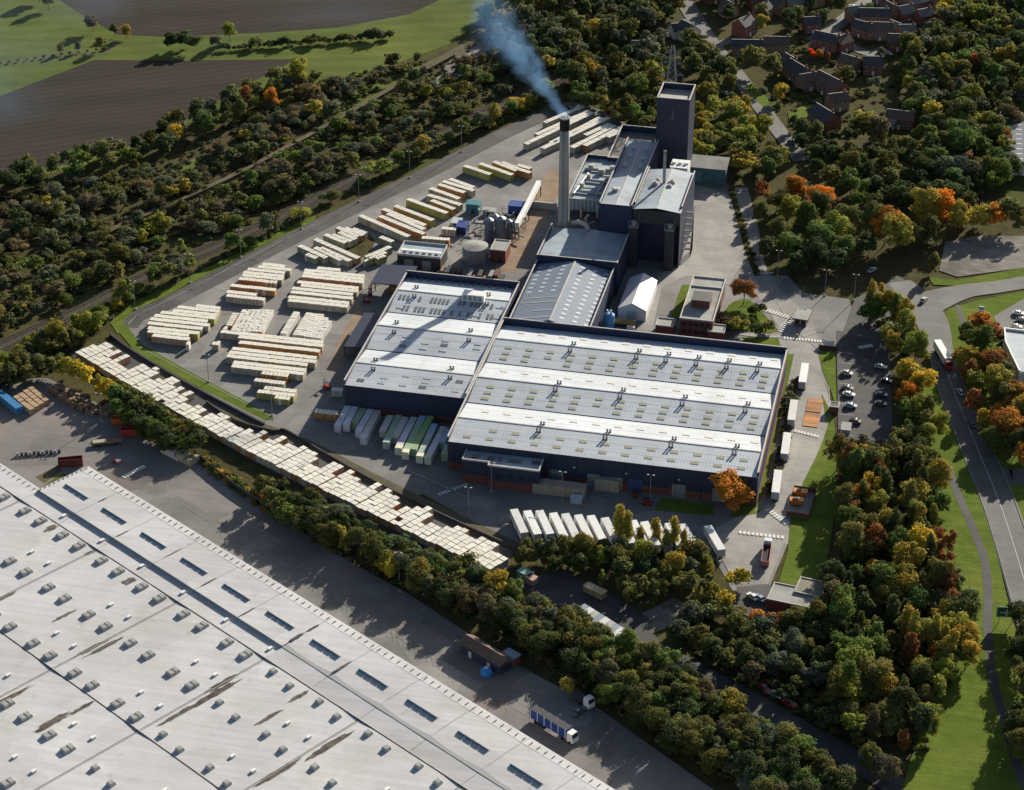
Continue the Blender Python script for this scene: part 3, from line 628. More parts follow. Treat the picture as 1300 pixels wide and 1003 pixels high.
b = MB(); b.cyl(0, 0, 0, 13.5, 0.62, 0.58, n=12); b.build('pipe', K['metal'], fl); b = MB(); b.cyl(0, 0, 13.5, 13.9, 0.75, n=12); b.build('rim', K['dmetal'], fl); b = MB(); b.box(-1.1, -1.1, -0.4, 1.1, 1.1, 0.5); b.build('base', K['coping'], fl)
for dx, dy, s_ in ((-3.2, -1.5, 1.0), (3.0, 1.0, 1.1), (2.6, -3.0, 0.9), (-2.8, 2.2, 0.8)):
    b = MB(); b.box(-1.1*s_, -0.9*s_, -0.6, 1.1*s_, 0.9*s_, 1.0*s_); b.cyl(0, 0, 1.0*s_, 1.5*s_, 0.6*s_, n=10); b.build('roof_fan', K['coping'], fw_, loc=(31.0+dx-32.05, 132.0+dy-112.0, 23.7))
# west process block with pipework on its roof
wb = thing('process_block', 'low block with pipe-covered grey roof between chimney and furnace house', 'factory block', (1.5, 130.6, 0))
b = MB(); b.box(-8.6, 0, 0, 8.3, 0.3, 14.2); b.build('front_cladding', ribs(mat('pale_cladding', (0.30, 0.36, 0.40), None, rough=0.6), 'X', 1.6, 0.3), wb)
b = MB(); b.box(-8.6, 0.302, 0, -8.3, 43, 14.2); b.box(8.0, 0.302, 0, 8.3, 43, 14.2); b.box(-8.298, 42.7, 0, 7.998, 43, 14.2); b.build('wall', K['navy'], wb)
b = MB(); b.box(-8.7, -0.1, 14.2, -8.2, 43.1, 14.4); b.box(-8.2, 42.6, 14.2, 8.3, 43.1, 14.4); b.box(-8.2, -0.1, 14.2, 8.3, 0.35, 14.4); b.build('coping', K['coping'], wb)
b = MB(); b.poly([(-8.3, 0.3, 12.8), (8, 0.3, 12.8), (8, 42.7, 12.8), (-8.3, 42.7, 12.8)]); b.build('roof', K['blueroof'], wb)
for k, (xa, ya, xb, yb) in enumerate(((-7, 30, 6, 31), (-6, 12, 5, 13), (-7, 6, -5, 26), (-1, 27, 5, 28), (-6, 20, 7, 19), (2, 6, 3, 24), (-7.2, 9, 6, 8))):
    b = MB(); b.tube([(xa, ya, 13.5), (xb, yb, 13.5)], 0.35 if k % 2 else 0.55, 8); b.box(xa-0.3, ya-0.3, 12.8, xa+0.3, ya+0.3, 13.4); b.build('pipe', K['coping'] if k % 2 else K['metal'], wb)
for (x, y, s_) in ((-5, 33, 1.1), (0, 29, 1.3), (3.5, 34, 0.9), (-5.5, 15, 1.0), (-4.4, 24, 0.9), (4.5, 22, 1.2)):
    b = MB(); b.box(x-s_, y-s_*0.8, 12.8, x+s_, y+s_*0.8, 12.8+1.5*s_); b.build('roof_unit', K['coping'], wb)
# court with pipes between chimney block and process block
pc = thing('pipe_court', 'tangle of ducts and pipes in the gap behind the chimney', 'pipework', (3, 119, 0))
b = MB(); b.box(-8, -10.6, 0, 6.8, 11, 9.5); b.build('deck', K['dmetal'], pc)
for k in range(11):
    x = -4+k*1.05; y = -6+(k*37 % 13); b = MB(); h = 1.2+(k*17 % 5)*0.7
    b.tube([(x, y, 9.5), (x, y, 9.5+h), (x+1.5-(k % 3), y+2, 9.7+h)], 0.35+0.1*(k % 3), 7); b.build('pipe', (K['metal'], K['coping'], K['rust'])[k % 3], pc)
b = MB(); b.tube([(-4, -7.5, 13), (-1.5, -9, 14.5), (2.0, -11.2, 14.6), (3.2, -12.5, 13.2)], 0.9, 9); b.build('flue_duct', K['coping'], pc)
# back block and tower
bb = thing('back_block', 'low dark roofed block with raised rim between furnace house and tower', 'factory block', (9.8, 172, 0))
b = MB(); b.box(-8.2, 0, 0, -7.9, 34, 14.4); b.box(7.9, 0, 0, 8.2, 34, 14.4); b.box(-7.898, 33.7, 0, 7.898, 34, 14.4); b.box(-7.898, 0, 0, 7.898, 0.3, 14.4); b.build('wall', K['navy'], bb)
b = MB(); b.box(-8.3, -0.05, 14.4, -7.8, 34.1, 14.6); b.box(-7.8, 33.6, 14.4, 8.3, 34.1, 14.6); b.box(-7.8, -0.05, 14.4, 7.8, 0.35, 14.6); b.build('coping', K['coping'], bb)
b = MB(); b.poly([(-7.9, 0.3, 11.8), (7.9, 0.3, 11.8), (7.9, 33.7, 11.8), (-7.9, 33.7, 11.8)]); b.build('roof', K['felt'], bb)
tw = thing('tower', 'tall square navy tower with flat roof behind the furnace house', 'tower', (26.9, 185.8, 0))
b = MB(); b.box(-6.6, -8.1, 0, 6.6, -7.8, 40); b.box(-6.6, 7.8, 0, 6.6, 8.1, 40); b.box(-6.6, -7.798, 0, -6.3, 7.798, 40); b.box(6.3, -7.798, 0, 6.6, 7.798, 40); b.build('wall', ribs(mat('tower_cladding', (0.042, 0.050, 0.082), (0.036, 0.043, 0.07), 0.1, 0.5), 'XY', 0.9, 0.05), tw)
b = MB(); b.box(-6.75, -8.25, 40, 6.75, -7.75, 40.25); b.box(-6.75, 7.75, 40, 6.75, 8.25, 40.25); b.box(-6.75, -7.748, 40, -6.25, 7.748, 40.25); b.box(6.25, -7.748, 40, 6.75, 7.748, 40.25); b.build('coping', K['coping'], tw)
b = MB(); b.poly([(-6.3, -7.8, 37.6), (6.3, -7.8, 37.6), (6.3, 7.8, 37.6), (-6.3, 7.8, 37.6)]); b.poly([(-6.3, -7.8, 38.7), (-0.1, -7.8, 38.7), (-0.1, -1, 38.7), (-6.3, -1, 38.7)]); b.poly([(0.1, -7.8, 38.7), (6.3, -7.8, 38.7), (6.3, -1, 38.7), (0.1, -1, 38.7)]); b.build('roof', mat('tower_roof', (0.40, 0.39, 0.33), (0.34, 0.33, 0.28), 0.3), tw)
lg = MB(); lg.box(-1.3, -8.16, 31.0, 1.1, -8.11, 31.35); lg.box(-0.35, -8.16, 31.5, 0.2, -8.11, 34.0); lg.box(-0.2, -8.16, 34.2, 0.05, -8.11, 35.6); lg.build('emblem', mat('emblem_paint', (0.15, 0.14, 0.16), None), tw)
# white cooling plant and teal shed beside tower
cpz = thing('cooling_plant', 'white panelled cooling plant standing between furnace house and tower', 'plant', (33.8, 155.5, 0))
b = MB(); b.box(-3.6, -4, 0, 3.6, 4, 17); b.build('frame', K['dmetal'], cpz)
for i in range(3):
    b = MB(); b.box(-3.6+2.42*i, -4.1, 17, -3.6+2.42*i+2.3, 4, 22); b.cyl(-2.4+2.42*i, 0, 22, 22.8, 0.9, n=12); b.build('unit', K['white'], cpz)
b = MB(); [b.bar((-3.5+i*1.4, -4, 22), (-3.5+i*1.4, -4, 23.4), 0.1) for i in range(6)]; b.bar((-3.5, -4, 23.4), (3.5, -4, 23.4), 0.1); b.build('handrail', K['white'], cpz)
ts = thing('shed', 'weathered teal shed with brown roof beside the tower', 'shed', G(893, 232))
b = MB(); b.box(-9, 0, 0, 9, 9, 6.5); b.build('wall', mat('teal_cladding', (0.10, 0.22, 0.22), (0.07, 0.15, 0.15), 0.4), ts); b = MB(); b.loft([[(-9.4, -0.5, 6.5), (9.4, -0.5, 6.5), (9.4, -0.5, 6.8), (-9.4, -0.5, 6.8)], [(-9.4, 9.4, 7.9), (9.4, 9.4, 7.9), (9.4, 9.4, 8.2), (-9.4, 9.4, 8.2)]]); b.build('roof', K['greyroof'], ts)
b = MB(); b.box(-6, -0.06, 0, -1, -0.01, 5); b.build('door', mat('teal_door', (0.14, 0.27, 0.27), None), ts)
# chimney
ch = thing('chimney', 'tall round concrete chimney with black band at its smoking top', 'chimney', (-4.4, 111.0, 0)); 
HC = 57.0
b = MB(); b.loft([[((2.25-0.42*z/HC)*math.cos(a), (2.25-0.42*z/HC)*math.sin(a), z) for a in [2*math.pi*i/32 for i in range(32)]] for z in (0, 10, 20, 30, 40, HC-5.2)]); b.build('shaft', K['chim'], ch, smooth=True)
b = MB(); b.cyl(0, 0, HC-5.2, HC-0.5, 1.90, 1.87, 32, cap=False); b.build('black_band', K['black'], ch)
rim = MB(); N = 32
rim.loft([[(r_*math.cos(2*math.pi*i/N), r_*math.sin(2*math.pi*i/N), z) for i in range(N)] for r_, z in ((1.87, HC-0.5), (2.02, HC-0.5), (2.02, HC), (1.55, HC), (1.55, HC-4.5))], cap=False); rim.build('rim', K['coping'], ch)
for k in range(7):
    z = 6+k*7.0; r_ = 2.25-0.42*z/HC+0.03; q = MB(); q.cyl(0, 0, z, z+0.18, r_, n=32, cap=False); q.build('steel_band', K['metal'], ch)
q = MB(); q.bar((-0.3, -2.35, 2), (-0.3, -1.98, HC-1), 0.07); q.bar((0.3, -2.35, 2), (0.3, -1.98, HC-1), 0.07); [q.bar((-0.3, -2.35+0.37*z/HC, z), (0.3, -2.35+0.37*z/HC, z), 0.05) for z in range(3, 56)]; q.build('ladder', K['dmetal'], ch)
b = MB()
for i in range(4): b.cyl(0.75*math.cos(i*1.57+.6), 0.75*math.sin(i*1.57+.6), HC-4.5, HC+0.15, 0.55, n=12)
b.build('flue_liner', K['metal'], ch)
b = MB(); b.cyl(0, 0, HC-4.6, HC-4.5, 1.6, n=24); b.build('cap_deck', K['black'], ch)
# ================================================================ pale warehouse, bottom left
WO = G(111.7, 591.7, 10.0); WO = Vector((WO.x, WO.y, 0)); WA = R(-31.5)
wh = thing('warehouse', 'vast pale flat-roofed warehouse with rows of skylights beside the estate yard', 'warehouse', WO, WA)
# local frame: s along the long edge, -t inwards
def wl(s, t, z): return (s, -t, z)
_c1 = G(6, 590, 10)-WO; _sx = Vector((math.cos(WA), math.sin(WA), 0)); _ty = Vector((math.sin(WA), -math.cos(WA), 0))
LS, LT = _c1.dot(_sx), _c1.dot(_ty)
SE, TE = 290.0, 165.0
ZH, ZL = 10.3, 9.5
b = MB()
b.prism([wl(0, 0, 0)[:2], wl(SE, 0, 0)[:2], wl(SE, 19.6, 0)[:2], wl(0, 19.6, 0)[:2]], 0, ZH-0.25)
b.prism([wl(-140, 19.62, 0)[:2], wl(SE, 19.62, 0)[:2], wl(SE, TE, 0)[:2], wl(-140, TE, 0)[:2]], 0, ZL-0.4)
b.prism([wl(-140, max(4, LT), 0)[:2], wl(-0.02, max(4, LT), 0)[:2], wl(-0.02, 19.6, 0)[:2], wl(-140, 19.6, 0)[:2]], 0, ZL-0.4)
b.build('wall', mat('grey_cladding', (0.30, 0.30, 0.30), None), wh)
def wroof(s0, s1, t0, t1, zf, ns=6, ntt=2, name='roof_panel'):
    q = MB()
    for i in range(ns):
        for j in range(ntt):
            a0 = s0+(s1-s0)*i/ns; a1 = s0+(s1-s0)*(i+1)/ns; c0 = t0+(t1-t0)*j/ntt; c1 = t0+(t1-t0)*(j+1)/ntt
            q.poly([wl(a0, c0, zf(a0, c0)), wl(a0, c1, zf(a0, c1)), wl(a1, c1, zf(a1, c1)), wl(a1, c0, zf(a1, c0))])
    me = q.mesh(name, K['membrane'])
    return put(name, me, wh)
# first bay: panels between the cross seams, slightly crowned; the step at t=19.6
PER = 19.45; S0 = 0.35
def zcrown(a, c): return ZH-0.02+0.03*math.sin(math.pi*(((a-S0) % PER)/PER if (a-S0) % PER > 1e-6 else 0))
for i in range(15):
    s0 = S0+i*PER+0.06; s1 = S0+(i+1)*PER-0.06; s1 = min(s1, SE)
    hi = i < 6
    wroof(s0, s1, 3.4, 19.5 if hi else 25.9, lambda a, c: zcrown(a, c)-(0 if hi else max(0, c-15)*0.075), 6, 3)
    wroof(s0, s1, 0.0, 3.25, lambda a, c: ZH-0.05-0.05*(3.25-c), 1, 1, 'edge_panel')
# strip between step and first ridge line
for i in range(-7, 6):
    s0 = S0+i*PER+0.05; s1 = S0+(i+1)*PER-0.05
    t0 = 19.62 if i >= 0 else 19.62
    wroof(s0, s1, t0, 25.9, lambda a, c: ZL, 1, 1)
wroof(-140, -0.3, max(4, LT)+0.02, 19.6, lambda a, c: ZL, 3, 1, 'edge_panel')
b = MB(); b.poly([wl(0.4, 19.55, ZL-0.02), wl(0.4+6*PER, 19.55, ZL-0.02), wl(0.4+6*PER, 19.55, ZH), wl(0.4, 19.55, ZH)][::-1]); b.poly([wl(0.4, 19.5, ZL-0.02), wl(0.4+6*PER, 19.5, ZL-0.02), wl(0.4+6*PER, 19.5, ZH), wl(0.4, 19.5, ZH)])
b.build('step_wall', mat('step_cladding', (0.30, 0.36, 0.43), None), wh)
# crowned main roof: bays 44 m deep, valleys every 38.9 m
VAL = [S0+2*PER*k for k in range(-4, 8)]
def zmain(a, c):
    u = ((a-VAL[0]) % (2*PER))/(2*PER)
    return ZL+0.10-0.22*abs(math.cos(math.pi*u))**18
for k in range(len(VAL)-1):
    for t0 in (26.15, 70.35, 114.5):
        wroof(VAL[k]+0.12, min(VAL[k+1]-0.12, SE), t0, t0+43.9, zmain, 14, 1)
for t0 in (26.02, 70.22, 114.4):
    b = MB(); b.box(-140, -t0-0.20, ZL-0.6, SE, -t0+0.06, ZL+0.16); b.build('ridge_flashing', K['dmetal'], wh)
    b = MB(); b.box(-140, -t0-0.05, ZL+0.16, SE, -t0+0.24, ZL+0.24); b.build('ridge_flashing', K['coping'], wh)
for k in range(1, len(VAL)-1):
    b = MB(); b.box(VAL[k]-0.35, -TE, ZL-0.75, VAL[k]+0.35, -26.3, ZL-0.42); b.build('valley_gutter', K['dmetal'], wh)
    b = MB(); b.box(VAL[k]+0.4, -TE, ZL-0.55, VAL[k]+0.55, -26.3, ZL+0.0); b.build('valley_rail', K['coping'], wh)
# moss and silt lying in the valleys
def blotch(s, t, ls, lt, seed, z=None):
    r_ = random.Random(seed); n = 26; q = MB(); pts = []
    for i in range(n):
        a = 2*math.pi*i/n; f = 0.7+0.5*r_.random(); pts.append(wl(s+ls*math.cos(a)*f, t+lt*math.sin(a)*f, 0)[:2])
    def zz(p): return (zmain(p[0], -p[1]) if z is None else z)+0.03
    c = wl(s, t, 0)[:2]
    for i in range(n):
        a_, b_ = pts[i], pts[(i+1) % n]
        q.poly([(c[0], c[1], zz(c)+0.01), (*a_, zz(a_)), (*b_, zz(b_))][::-1])
    q.build('moss_patch', K['moss'], wh)
for (s, t, ls, lt) in ((78.4, 57, 0.9, 6), (80.6, 54, 0.8, 7), (117.2, 41, 1.0, 6), (119.4, 46, 1.3, 9), (119.3, 58, 0.9, 7), (80.6, 86, 1.0, 8), (98.6, 75, 0.8, 4), (97.8, 84, 1.3, 6), (39.5, 28.5, 0.7, 2.5), (20.4, 29, 1.2, 2.6), (40.2, 60, 0.8, 5), (60, 29.5, 1.6, 2.6),
                       (60.4, 53, 0.7, 4), (137, 31, 0.8, 4), (138, 42, 0.8, 5), (158.4, 40, 1.2, 9), (156.8, 55, 1, 8)):
    blotch(s, t, ls, lt, int(s*7+t))
for (s, t, ls, lt) in ((39.3, 16, 0.25, 2.5), (58.6, 12, 0.22, 3), (78.0, 14, 0.3, 3), (97.6, 16, 0.3, 3), (117.0, 8, 0.45, 2.5), (116.9, 14, 0.5, 3), (136.4, 15, 0.4, 4), (19.8, 9, 0.25, 2)):
    blotch(s, t, ls, lt, int(s*3+t), ZH+0.06)
# skylights
b = MB()
for i in range(2): b.loft([[(-1.35, -1.75+1.78*i, 0), (1.35, -1.75+1.78*i, 0), (1.35, -0.05+1.78*i, 0), (-1.35, -0.05+1.78*i, 0)], [(-1.15, -1.60+1.78*i, 0.85), (1.15, -1.60+1.78*i, 0.85), (1.15, -0.2+1.78*i, 0.85), (-1.15, -0.2+1.78*i, 0.85)]], 0)
for i in range(2): b.poly([(-1.05, -1.5+1.78*i, 0.9), (1.05, -1.5+1.78*i, 0.9), (1.05, -0.3+1.78*i, 0.9), (-1.05, -0.3+1.78*i, 0.9)], 1)
SKY = b.mesh('skylight', [K['coping'], mat('skylight_dome', (0.36, 0.37, 0.36), (0.26, 0.27, 0.27), 0.8, 0.35)])
b = MB(); b.box(-0.45, -0.75, 0, 0.45, 0.75, 0.55); CAPM = b.mesh('roof_cap', K['white'])
b = MB(); b.loft([[(-1.0, -1.0, 0), (1.0, -1.0, 0), (1.0, 1.0, 0), (-1.0, 1.0, 0)], [(-0.8, -0.8, 0.9), (0.8, -0.8, 0.9), (0.8, 0.8, 0.9), (-0.8, 0.8, 0.9)]], 0); b.poly([(-0.7, -0.7, 0.95), (0.7, -0.7, 0.95), (0.7, 0.7, 0.95), (-0.7, 0.7, 0.95)], 1)
SKS = b.mesh('skylight', [K['coping'], SKY.materials[1]])
for r_, t in enumerate((28.9, 48.0, 67.1, 88, 107, 126)):
    for k in range(-6, 12):
        sc = 10.9+PER*k+(0 if r_ < 3 else -2.0)
        for d in (-4.1, 4.1):
            s = sc+d+rnd.uniform(-0.15, 0.15)
            if s < 118.3:
                o = put('skylight', SKY, wh, loc=wl(s, t, zmain(s, t)-0.05)); o.rotation_euler = (0, 0, R(rnd.uniform(-2, 2)))
            else: put('skylight', SKS, wh, loc=wl(s, t+(0.6 if d > 0 else -0.4), zmain(s, t)-0.05))
        if r_ in (1, 2, 3, 4) and k % 2: 
            for d in (-4.4, 4.0): put('roof_cap', CAPM, wh, loc=wl(sc+d+1, t-7.5, zmain(sc+d+1, t-7.5)))
b = MB()
for i in range(4):
    b.loft([[(-5.6+2.85*i, -0.6, 0), (-2.9+2.85*i, -0.6, 0), (-2.9+2.85*i, 0.6, 0), (-5.6+2.85*i, 0.6, 0)], [(-5.5+2.85*i, -0.06, 0.55), (-3.0+2.85*i, -0.06, 0.55), (-3.0+2.85*i, 0.06, 0.55), (-5.5+2.85*i, 0.06, 0.55)]], 0)
b.box(-5.7, -0.7, -0.3, 5.75, 0.7, 0.08, 1)
STRIP = b.mesh('ridge_skylight', [mat('glazed_strip', (0.13, 0.19, 0.26), (0.10, 0.15, 0.21), 0.8, 0.18, spec=0.6), K['coping']])
for k in range(14):
    s = 10.2+PER*k; put('ridge_skylight', STRIP, wh, loc=wl(s, 12.0, zcrown(s, 12)+0.05))
    if k < 6: put('roof_cap', CAPM, wh, loc=wl(s+7.4, 22.2, ZL))
b = MB(); b.box(-0.06, -0.7, -0.2, 0.06, 0.7, 0.30); FIN = b.mesh('roof_fin', K['coping'])
for k in range(108): put('roof_fin', FIN, wh, loc=wl(1.2+k*2.68, 1.7, ZH-0.1))
for k in range(10): o = put('roof_fin', FIN, wh, loc=wl(0.9, 3.0+k*1.75, ZH)); o.rotation_euler = (0, 0, R(90)); o.scale = (1, 0.4, 1)
for k in range(40): put('roof_fin', FIN, wh, loc=wl(-1.8-k*2.68, max(4, LT)+1.5, ZL))
# ================================================================ insulation packs
def tintmesh(me, cols):
    a = me.color_attributes.new('tint', 'FLOAT_COLOR', 'POINT'); a.data.foreach_set('color', np.asarray(cols, np.float32).ravel()); return me
PK_TOP = mat('pack_hood', (0.80, 0.765, 0.68), (0.69, 0.655, 0.57), 1.1, 0.42, 0.4, 2.5, objcol=False)
_n = PK_TOP.node_tree.nodes; _l = PK_TOP.node_tree.links.new; _s = _n['Principled BSDF'].inputs['Base Color'].links[0].from_socket; _oi = _n.new('ShaderNodeObjectInfo'); _r = _n.new('ShaderNodeMapRange'); _r.inputs['To Min'].default_value = 0.84; _r.inputs['To Max'].default_value = 1.04; _l(_oi.outputs['Random'], _r.inputs['Value']); _x = _n.new('ShaderNodeVectorMath'); _x.operation = 'SCALE'; _l(_s, _x.inputs[0]); _l(_r.outputs[0], _x.inputs['Scale']); _l(_x.outputs[0], _n['Principled BSDF'].inputs['Base Color'])
PK_SIDE = mat('pack_side', (1, 1, 1), (0.80, 0.80, 0.79), 0.8, 0.55, 0.4, 2.0, objcol=True)
PK_CTOP = mat('pack_coloured_film', (1, 1, 1), (0.86, 0.86, 0.87), 0.8, 0.45, 0.3, 2.0, objcol=True)
def pack_arrays(w, l, h):
    """pack: pallet, two wrapped layers and a sagging hood; local base centre"""
    v = []; f = []; m = []
    def ring(ins, z, sag=0): return [(-w/2+ins, -l/2+ins, z), (w/2-ins, -l/2+ins, z), (w/2-ins, l/2-ins, z), (-w/2+ins, l/2-ins, z)]
    rings = [ring(0.03, 0), ring(0.03, 0.13), ring(0.0, 0.15), ring(0.0, h*0.5-0.03), ring(0.05, h*0.5), ring(0.0, h*0.5+0.03), ring(0.0, h-0.06), ring(0.05, h)]
    for r_ in rings: v += r_
    for i in range(len(rings)-1):
        for j in range(4):
            a = i*4+j; c = i*4+(j+1) % 4; f.append((a, c, c+4, a+4)); m.append(1 if i >= 6 else 0)
    e = (len(rings)-1)*4; f.append((e, e+1, e+2, e+3)); m.append(1)
    return v, f, m
PROT = {}
def pack_mesh(kind, w, l, h):
    k = (kind, w, l, h)
    if k not in PROT:
        v, f, m = pack_arrays(w, l, h); me = bpy.data.meshes.new('pack'); me.from_pydata(v, [], f)
        me.materials.append(PK_SIDE); me.materials.append(PK_CTOP if kind == 'col' else PK_TOP); me.polygons.foreach_set('material_index', m)
        tintmesh(me, [(1, 1, 1, 1)]*len(v)); PROT[k] = me
    return PROT[k]
SIDE = {'c': (0.46, 0.41, 0.32), 'o': (0.48, 0.24, 0.10), 'y': (0.42, 0.39, 0.14), 'g': (0.30, 0.33, 0.24), 'p': (0.50, 0.33, 0.24), 'w': (0.60, 0.59, 0.56)}
PACKS = []   # (x, y, angle, w, l, h, side, block)
def row(p, q, side='c', wid=2.3, step=1.25, h=2.5, block='', miss=0.0, jit=0.05):
    A, B = G(*p, h), G(*q, h); d = B-A; L = d.length; d.normalize(); n = max(1, int(L/step)); a = math.atan2(d.y, d.x)
    jog = rnd.uniform(-jit, jit)
    for i in range(n):
        if rnd.random() < miss: continue
        c = A+d*((i+0.5)*L/n)
        PACKS.append((c.x, c.y, a+rnd.gauss(0, 0.006), min(step*0.96, L/n*0.97), wid, h+rnd.choice((0, 0, 0, 0.05, -0.06)), side if rnd.random() < 0.93 else rnd.choice('cow'), block))
def xrows(cr, rows, block, wid=2.3, h=2.5, dy=2.42):
    """rows along the hall axis; far to near, kept a pack apart"""
    last = None
    for r_ in rows:
        (x0, y0, x1, y1) = r_[:4]; side = r_[4] if len(r_) > 4 else 'c'
        A, B = G(*cr(x0, y0), h), G(*cr(x1, y1), h); y = (A.y+B.y)/2
        if last is not None and y > last-dy and not (len(r_) > 5): y = last-dy
        if not (len(r_) > 5): last = y
        else: y = last
        n = max(1, int((B.x-A.x)/1.25)); st = (B.x-A.x)/n
        for i in range(n):
            PACKS.append((A.x+(i+0.5)*st, y+rnd.uniform(-0.06, 0.06), rnd.gauss(0, 0.006), min(1.2, st*0.97), wid, h+rnd.choice((0, 0, 0, 0.05, -0.06)), side if rnd.random() < 0.93 else rnd.choice('cow'), block))
c1 = crop(80, 380, 6.5); c2 = crop(260, 320, 5.909); c3 = crop(240, 470, 6.5); c4 = crop(400, 580, 5.0); c7 = crop(440, 180, 6.5); c6 = crop(370, 270, 8.667); c5 = crop(640, 120, 8.125); c8 = crop(320, 470, 4.0625)
xrows(c1, [(1100, 48, 1290, 78), (945, 62, 1290, 92), (905, 92, 1270, 128), (805, 108, 1260, 152, 'y'), (755, 132, 1190, 182), (720, 158, 1205, 215), (705, 190, 1145, 247), (705, 225, 1115, 287, 'y'), (705, 252, 1035, 302), (745, 287, 1035, 337, 'p')], 'A')
row(c1(1005, 362), c1(1060, 366), 'w', block='A2'); row(c1(1230, 362), c1(1290, 368), 'c', block='A2')
xrows(c2, [(430, 92, 600, 104), (395, 112, 650, 130), (320, 128, 600, 155), (290, 150, 590, 182), (280, 172, 585, 205), (255, 198, 460, 218, 'o'), (460, 212, 545, 224, 'c', 1)], 'B')
xrows(c2, [(195, 248, 530, 285, 'o')], 'B'); xrows(c2, [(165, 295, 385, 320), (160, 326, 450, 352, 'c')], 'B')
xrows(c2, [(840, 120, 1015, 134), (740, 142, 1200, 172), (735, 162, 1200, 192), (725, 184, 1195, 216, 'p')], 'C')
xrows(c2, [(695, 222, 1150, 272, 'o'), (720, 248, 1150, 290), (655, 270, 1110, 318), (645, 300, 1110, 345), (625, 335, 1080, 382), (625, 362, 1075, 405)], 'C')
for xb, xt in ((212, 305), (250, 340), (288, 375), (327, 415), (366, 455), (404, 494)): row(c2(xb, 598), c2(xt, 432), 'w', block='D')
row(c2(588, 612), c2(690, 447), 'w', block='D')
for xb, xt, yb, yt in ((680, 785, 622, 455), (722, 828, 628, 460), (765, 872, 635, 465), (808, 905, 642, 490), (848, 930, 648, 515)): row(c2(xb, yb), c2(xt, yt), 'w', block='D')
row(c2(178, 552), c2(232, 458), 'o', block='D2'); row(c2(85, 676), c2(112, 680), 'c', block='D2'); row(c2(142, 568), c2(165, 572), 'w', block='D2')
xrows(c2, [(115, 600, 890, 672), (255, 630, 890, 698), (258, 672, 860, 745, 'o')], 'E')
xrows(c2, [(205, 722, 835, 795), (180, 752, 835, 822), (165, 778, 770, 845), (210, 830, 760, 882), (200, 855, 745, 910), (430, 898, 632, 920, 'o')], 'F')
xrows(c3, [(540, 78, 790, 108, 'g')], 'F2'); xrows(c3, [(620, 145, 885, 172), (565, 172, 870, 208, 'y'), (720, 200, 840, 222, 'y')], 'F2')
row(c3(1040, 335), c3(1225, 355), 'o', block='F3', wid=2.6); row(c3(1180, 155), c3(1270, 162), 'w', block='F3')
# slanted rows further up the yard
for (x0, y0, x1, y1, s_) in ((110, 606, 515, 782, 'c'), (275, 612, 640, 760, 'o'), (340, 590, 640, 722, 'w'), (300, 553, 650, 690, 'o'), (400, 527, 715, 647, 'y'), (505, 472, 830, 588, 'y'), (700, 482, 890, 556, 'o'), (672, 436, 945, 520, 'c'), (690, 382, 930, 468, 'c'), (760, 350, 975, 418, 'o'), (795, 325, 1050, 402, 'c'), (850, 306, 1050, 376, 'w'),
                         (970, 196, 1190, 268, 'y'), (1100, 178, 1370, 272, 'y'), (278, 782, 382, 824, 'g'), (620, 788, 850, 806, 'c'), (785, 710, 905, 722, 'c')):
    row(c7(x0, y0), c7(x1, y1), s_, block='H', h=2.9, step=1.3)
r2 = crop(430, 0, 2.955)
row(r2(582, 606), r2(668, 640), 'o', block='H', h=2.9); row(r2(612, 608), r2(668, 630), 'w', block='H', h=2.9); row(r2(664, 630), r2(720, 648), 'o', block='H', h=2.9); row(r2(672, 618), r2(720, 632), 'o', block='H', h=2.9)
for (x0, y0, x1, y1, s_) in ((85, 360, 385, 495, 'g'), (165, 455, 280, 500, 'g'), (260, 290, 740, 500, 'c'), (320, 385, 650, 530, 'c'), (255, 380, 550, 520, 'g'), (370, 240, 600, 330, 'g'), (450, 240, 660, 315, 'c'), (525, 212, 710, 292, 'c'), (505, 160, 740, 262, 'o'), (590, 165, 790, 250, 'c'), (670, 172, 820, 225, 'w')):
    row(c6(x0, y0), c6(x1, y1), s_, block='J', h=2.6)
for (x0, y0, x1, y1, s_) in ((820, 490, 1090, 372, 'g'), (850, 500, 1040, 432, 'y'), (930, 505, 1030, 468, 'y'), (810, 522, 835, 530, 'g')): row(c6(x0, y0), c6(x1, y1), s_, block='J2', h=2.6)
for (x0, y0, x1, y1) in ((418, 288, 805, 122), (330, 412, 880, 166), (220, 510, 915, 182), (395, 555, 1080, 236), (480, 500, 1000, 232), (835, 418, 1090, 302), (700, 548, 1140, 318), (830, 527, 1215, 332), (1065, 438, 1210, 372)):
    row(c5(x0, y0), c5(x1, y1), 'c', block='L', h=2.9, step=1.3, wid=2.5)
